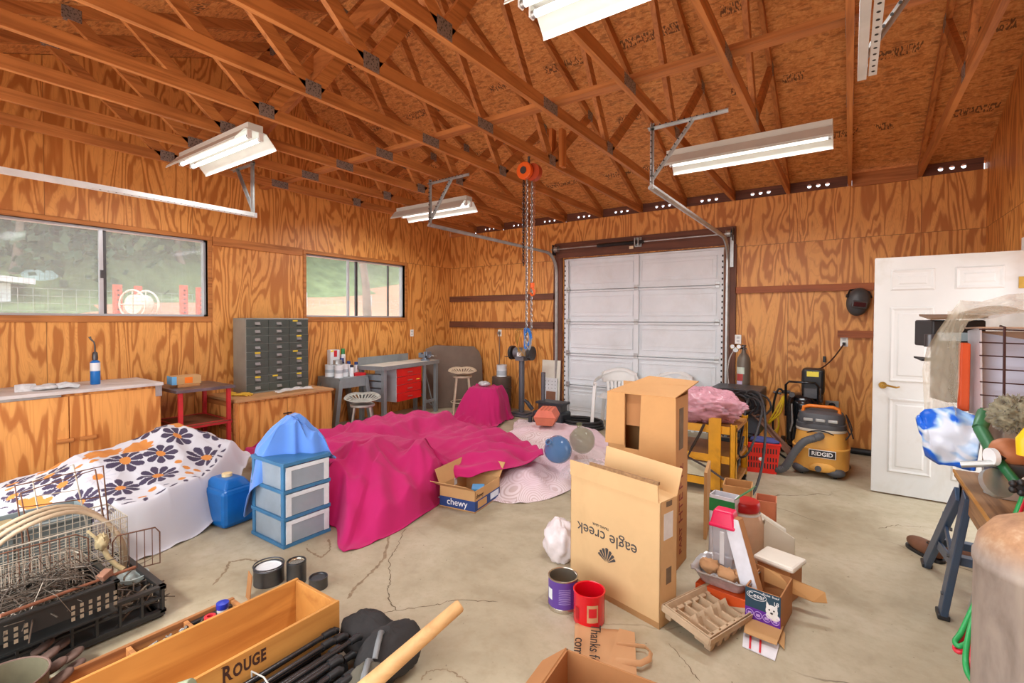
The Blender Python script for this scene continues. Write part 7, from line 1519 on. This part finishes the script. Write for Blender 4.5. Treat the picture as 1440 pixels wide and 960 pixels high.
# ---------------------------------------------------------------- folded camp chairs, bags, handle
TB = mat('tube_black', (78, 78, 80), .2, .75, .15, 9, coat=.2); CAN = mat('canvas_black', (44, 42, 42), .9, 0, .15, 6, bump=.4, bs=60); CAG = mat('canvas_olive', (92, 88, 76), .85, 0, .15, 6, bump=.3, bs=60)
def camp(label, loc, n, seed, w_=.17):
    r_ = random.Random(seed); t = thing('folded_camp_chair', label, 'camp chair', loc, group='folded camp chairs')
    for k in range(n):
        x = -w_/2+w_*k/(n-1); z = .150+.02*math.sin(k*2.1)+r_.uniform(-.008, .008); y1_ = r_.uniform(-.03, .06)
        o = build('leg_tube', MB().tube([(x+r_.uniform(-.01, .01), -.75, z-.01), (x, y1_, z)], .0095, 10), TB, t, sm=50)
        build('end_cap', MB().tube([(x, y1_-.02, z), (x, y1_+.02, z), (x+.004, y1_+.035, z-.008)], [.014, .0155, .012], 10), BLK, o, sm=50)
    for k in range(n-2): x = -w_/2+w_*(k+.5)/(n-2); build('lower_tube', MB().tube([(x, -.75, .10), (x+.01, -.02-.02*(k % 2), .095)], .0095, 8), TB, t, sm=50)
    build('rolled_canvas', MB().tube([(0, -.72, .04), (0, -.3, .045), (0, .0, .04), (.01, .05, .04)], [.035, .04, .038, .03], 12), CAN, t, sm=60)
    build('wire_tie', MB().tube([(-w_/2-.015, -.28, .08), (-w_/2-.012, -.285, .17), (0, -.29, .192), (w_/2+.012, -.295, .17), (w_/2+.015, -.3, .08)], .003, 6), mat('tie_pale', (190, 188, 180), .4), t, sm=60)
    return t
camp('folded black camp chair lying against the lettered crate', (-1.735, 1.20, 0), 9, 1); camp('folded black camp chair bundle nearer the picture bottom', (-1.57, 1.08, .0), 9, 2, .15)
crump('canvas_bag', 'dark canvas carry bag behind the ends of the folded camp chairs', 'bag', (-1.75, 1.39, .085), .13, (1.1, .8, .68), CAN, n=26, seed=4, a1=.14, a2=.05); o = bpy.data.objects['canvas_bag']
crump('olive_bag', 'olive grey canvas bag end with a slot handle at the camp chairs', 'bag', (-1.50, 1.17, .09), .085, (.75, 1.1, 1.0), CAG, n=26, seed=6, a1=.12, a2=.05)
crump('black_duffel', 'black bag bulging at the right of the olive bag', 'bag', (-1.57, 1.36, .095), .13, (.8, 1.2, .75), CAN, n=26, seed=9, a1=.14, a2=.05)
for nme, c in (('black_duffel', (.02, -.07, .10)), ('olive_bag', (.02, -.0, .085))):
    build('grip_handle', MB().tube([(c[0]-.04, c[1]+.05, c[2]-.02), (c[0]-.02, c[1]+.02, c[2]+.01), (c[0]+.02, c[1]-.03, c[2]), (c[0]+.04, c[1]-.06, c[2]-.03)], .012, 8), mat('grip_grey', (120, 124, 126), .3), bpy.data.objects[nme], sm=60)
a, b = at_z(648, 850, .50), at_z(505, 975, .30)
solo('wooden_handle', MB().tube([b-a+(b-a)*.5, b-a, (b-a)*.5, (b-a)*.02, V(0, 0, 0), (b-a)*-.004], [.029, .029, .025, .022, .018, .008], 16), lumber('handle_wood', (208, 166, 112), (180, 134, 84), 1, .5), 'round pale wooden tool handle slanting up over the camp chair bags', 'tool handle', a, sm=50)
# paint tins behind the crate
t = can('small_paint_can', 'small dark rimmed paint tin with shiny lid behind the lettered crate', (-2.57, 1.54, .0), .052, .12, STEEL, SHINE, cat='paint can'); build('lid_ring', MB().tube([(.048*math.cos(q*PI/14), .048*math.sin(q*PI/14), .121) for q in range(28)], .004, 6, closed=True), BLK, t, sm=60)
t = can('open_paint_can', 'wide paint can with a white lid left of the small dark tin', (-2.70, 1.45, .0), .08, .09, STEEL, LW, cat='paint can'); build('lid_ring', MB().tube([(.080*math.cos(q*PI/14), .080*math.sin(q*PI/14), .10) for q in range(28)], .004, 6, closed=True), STEEL, t, sm=60)
can('tiny_tin', 'low dark tin peeping out at the crate corner', (-2.42, 1.58, 0), .05, .06, STEEL, STEEL, cat='tin')
solo('cardboard_piece', MB().plate([(-.03, 0, 0), (.03, -.01, 0), (.035, .0, .13), (-.02, .01, .14)], .005), KD, 'curled brown cardboard piece left of the paint cans', 'cardboard', (-2.62, 1.30, 0), bev=.001)

p = at_z(258, 962, .30); solo('olive_canister', MB().cyl((-.05, -.03, 0), (.02, .02, .03), .028, n=24), mat('canister_olive', (150, 160, 132), .4, 0, .1), 'small pale olive canister lying across the lettered crate rim at the bottom edge', 'canister', (p.x+.04, p.y-.02, .285), sm=40, bev=.003)
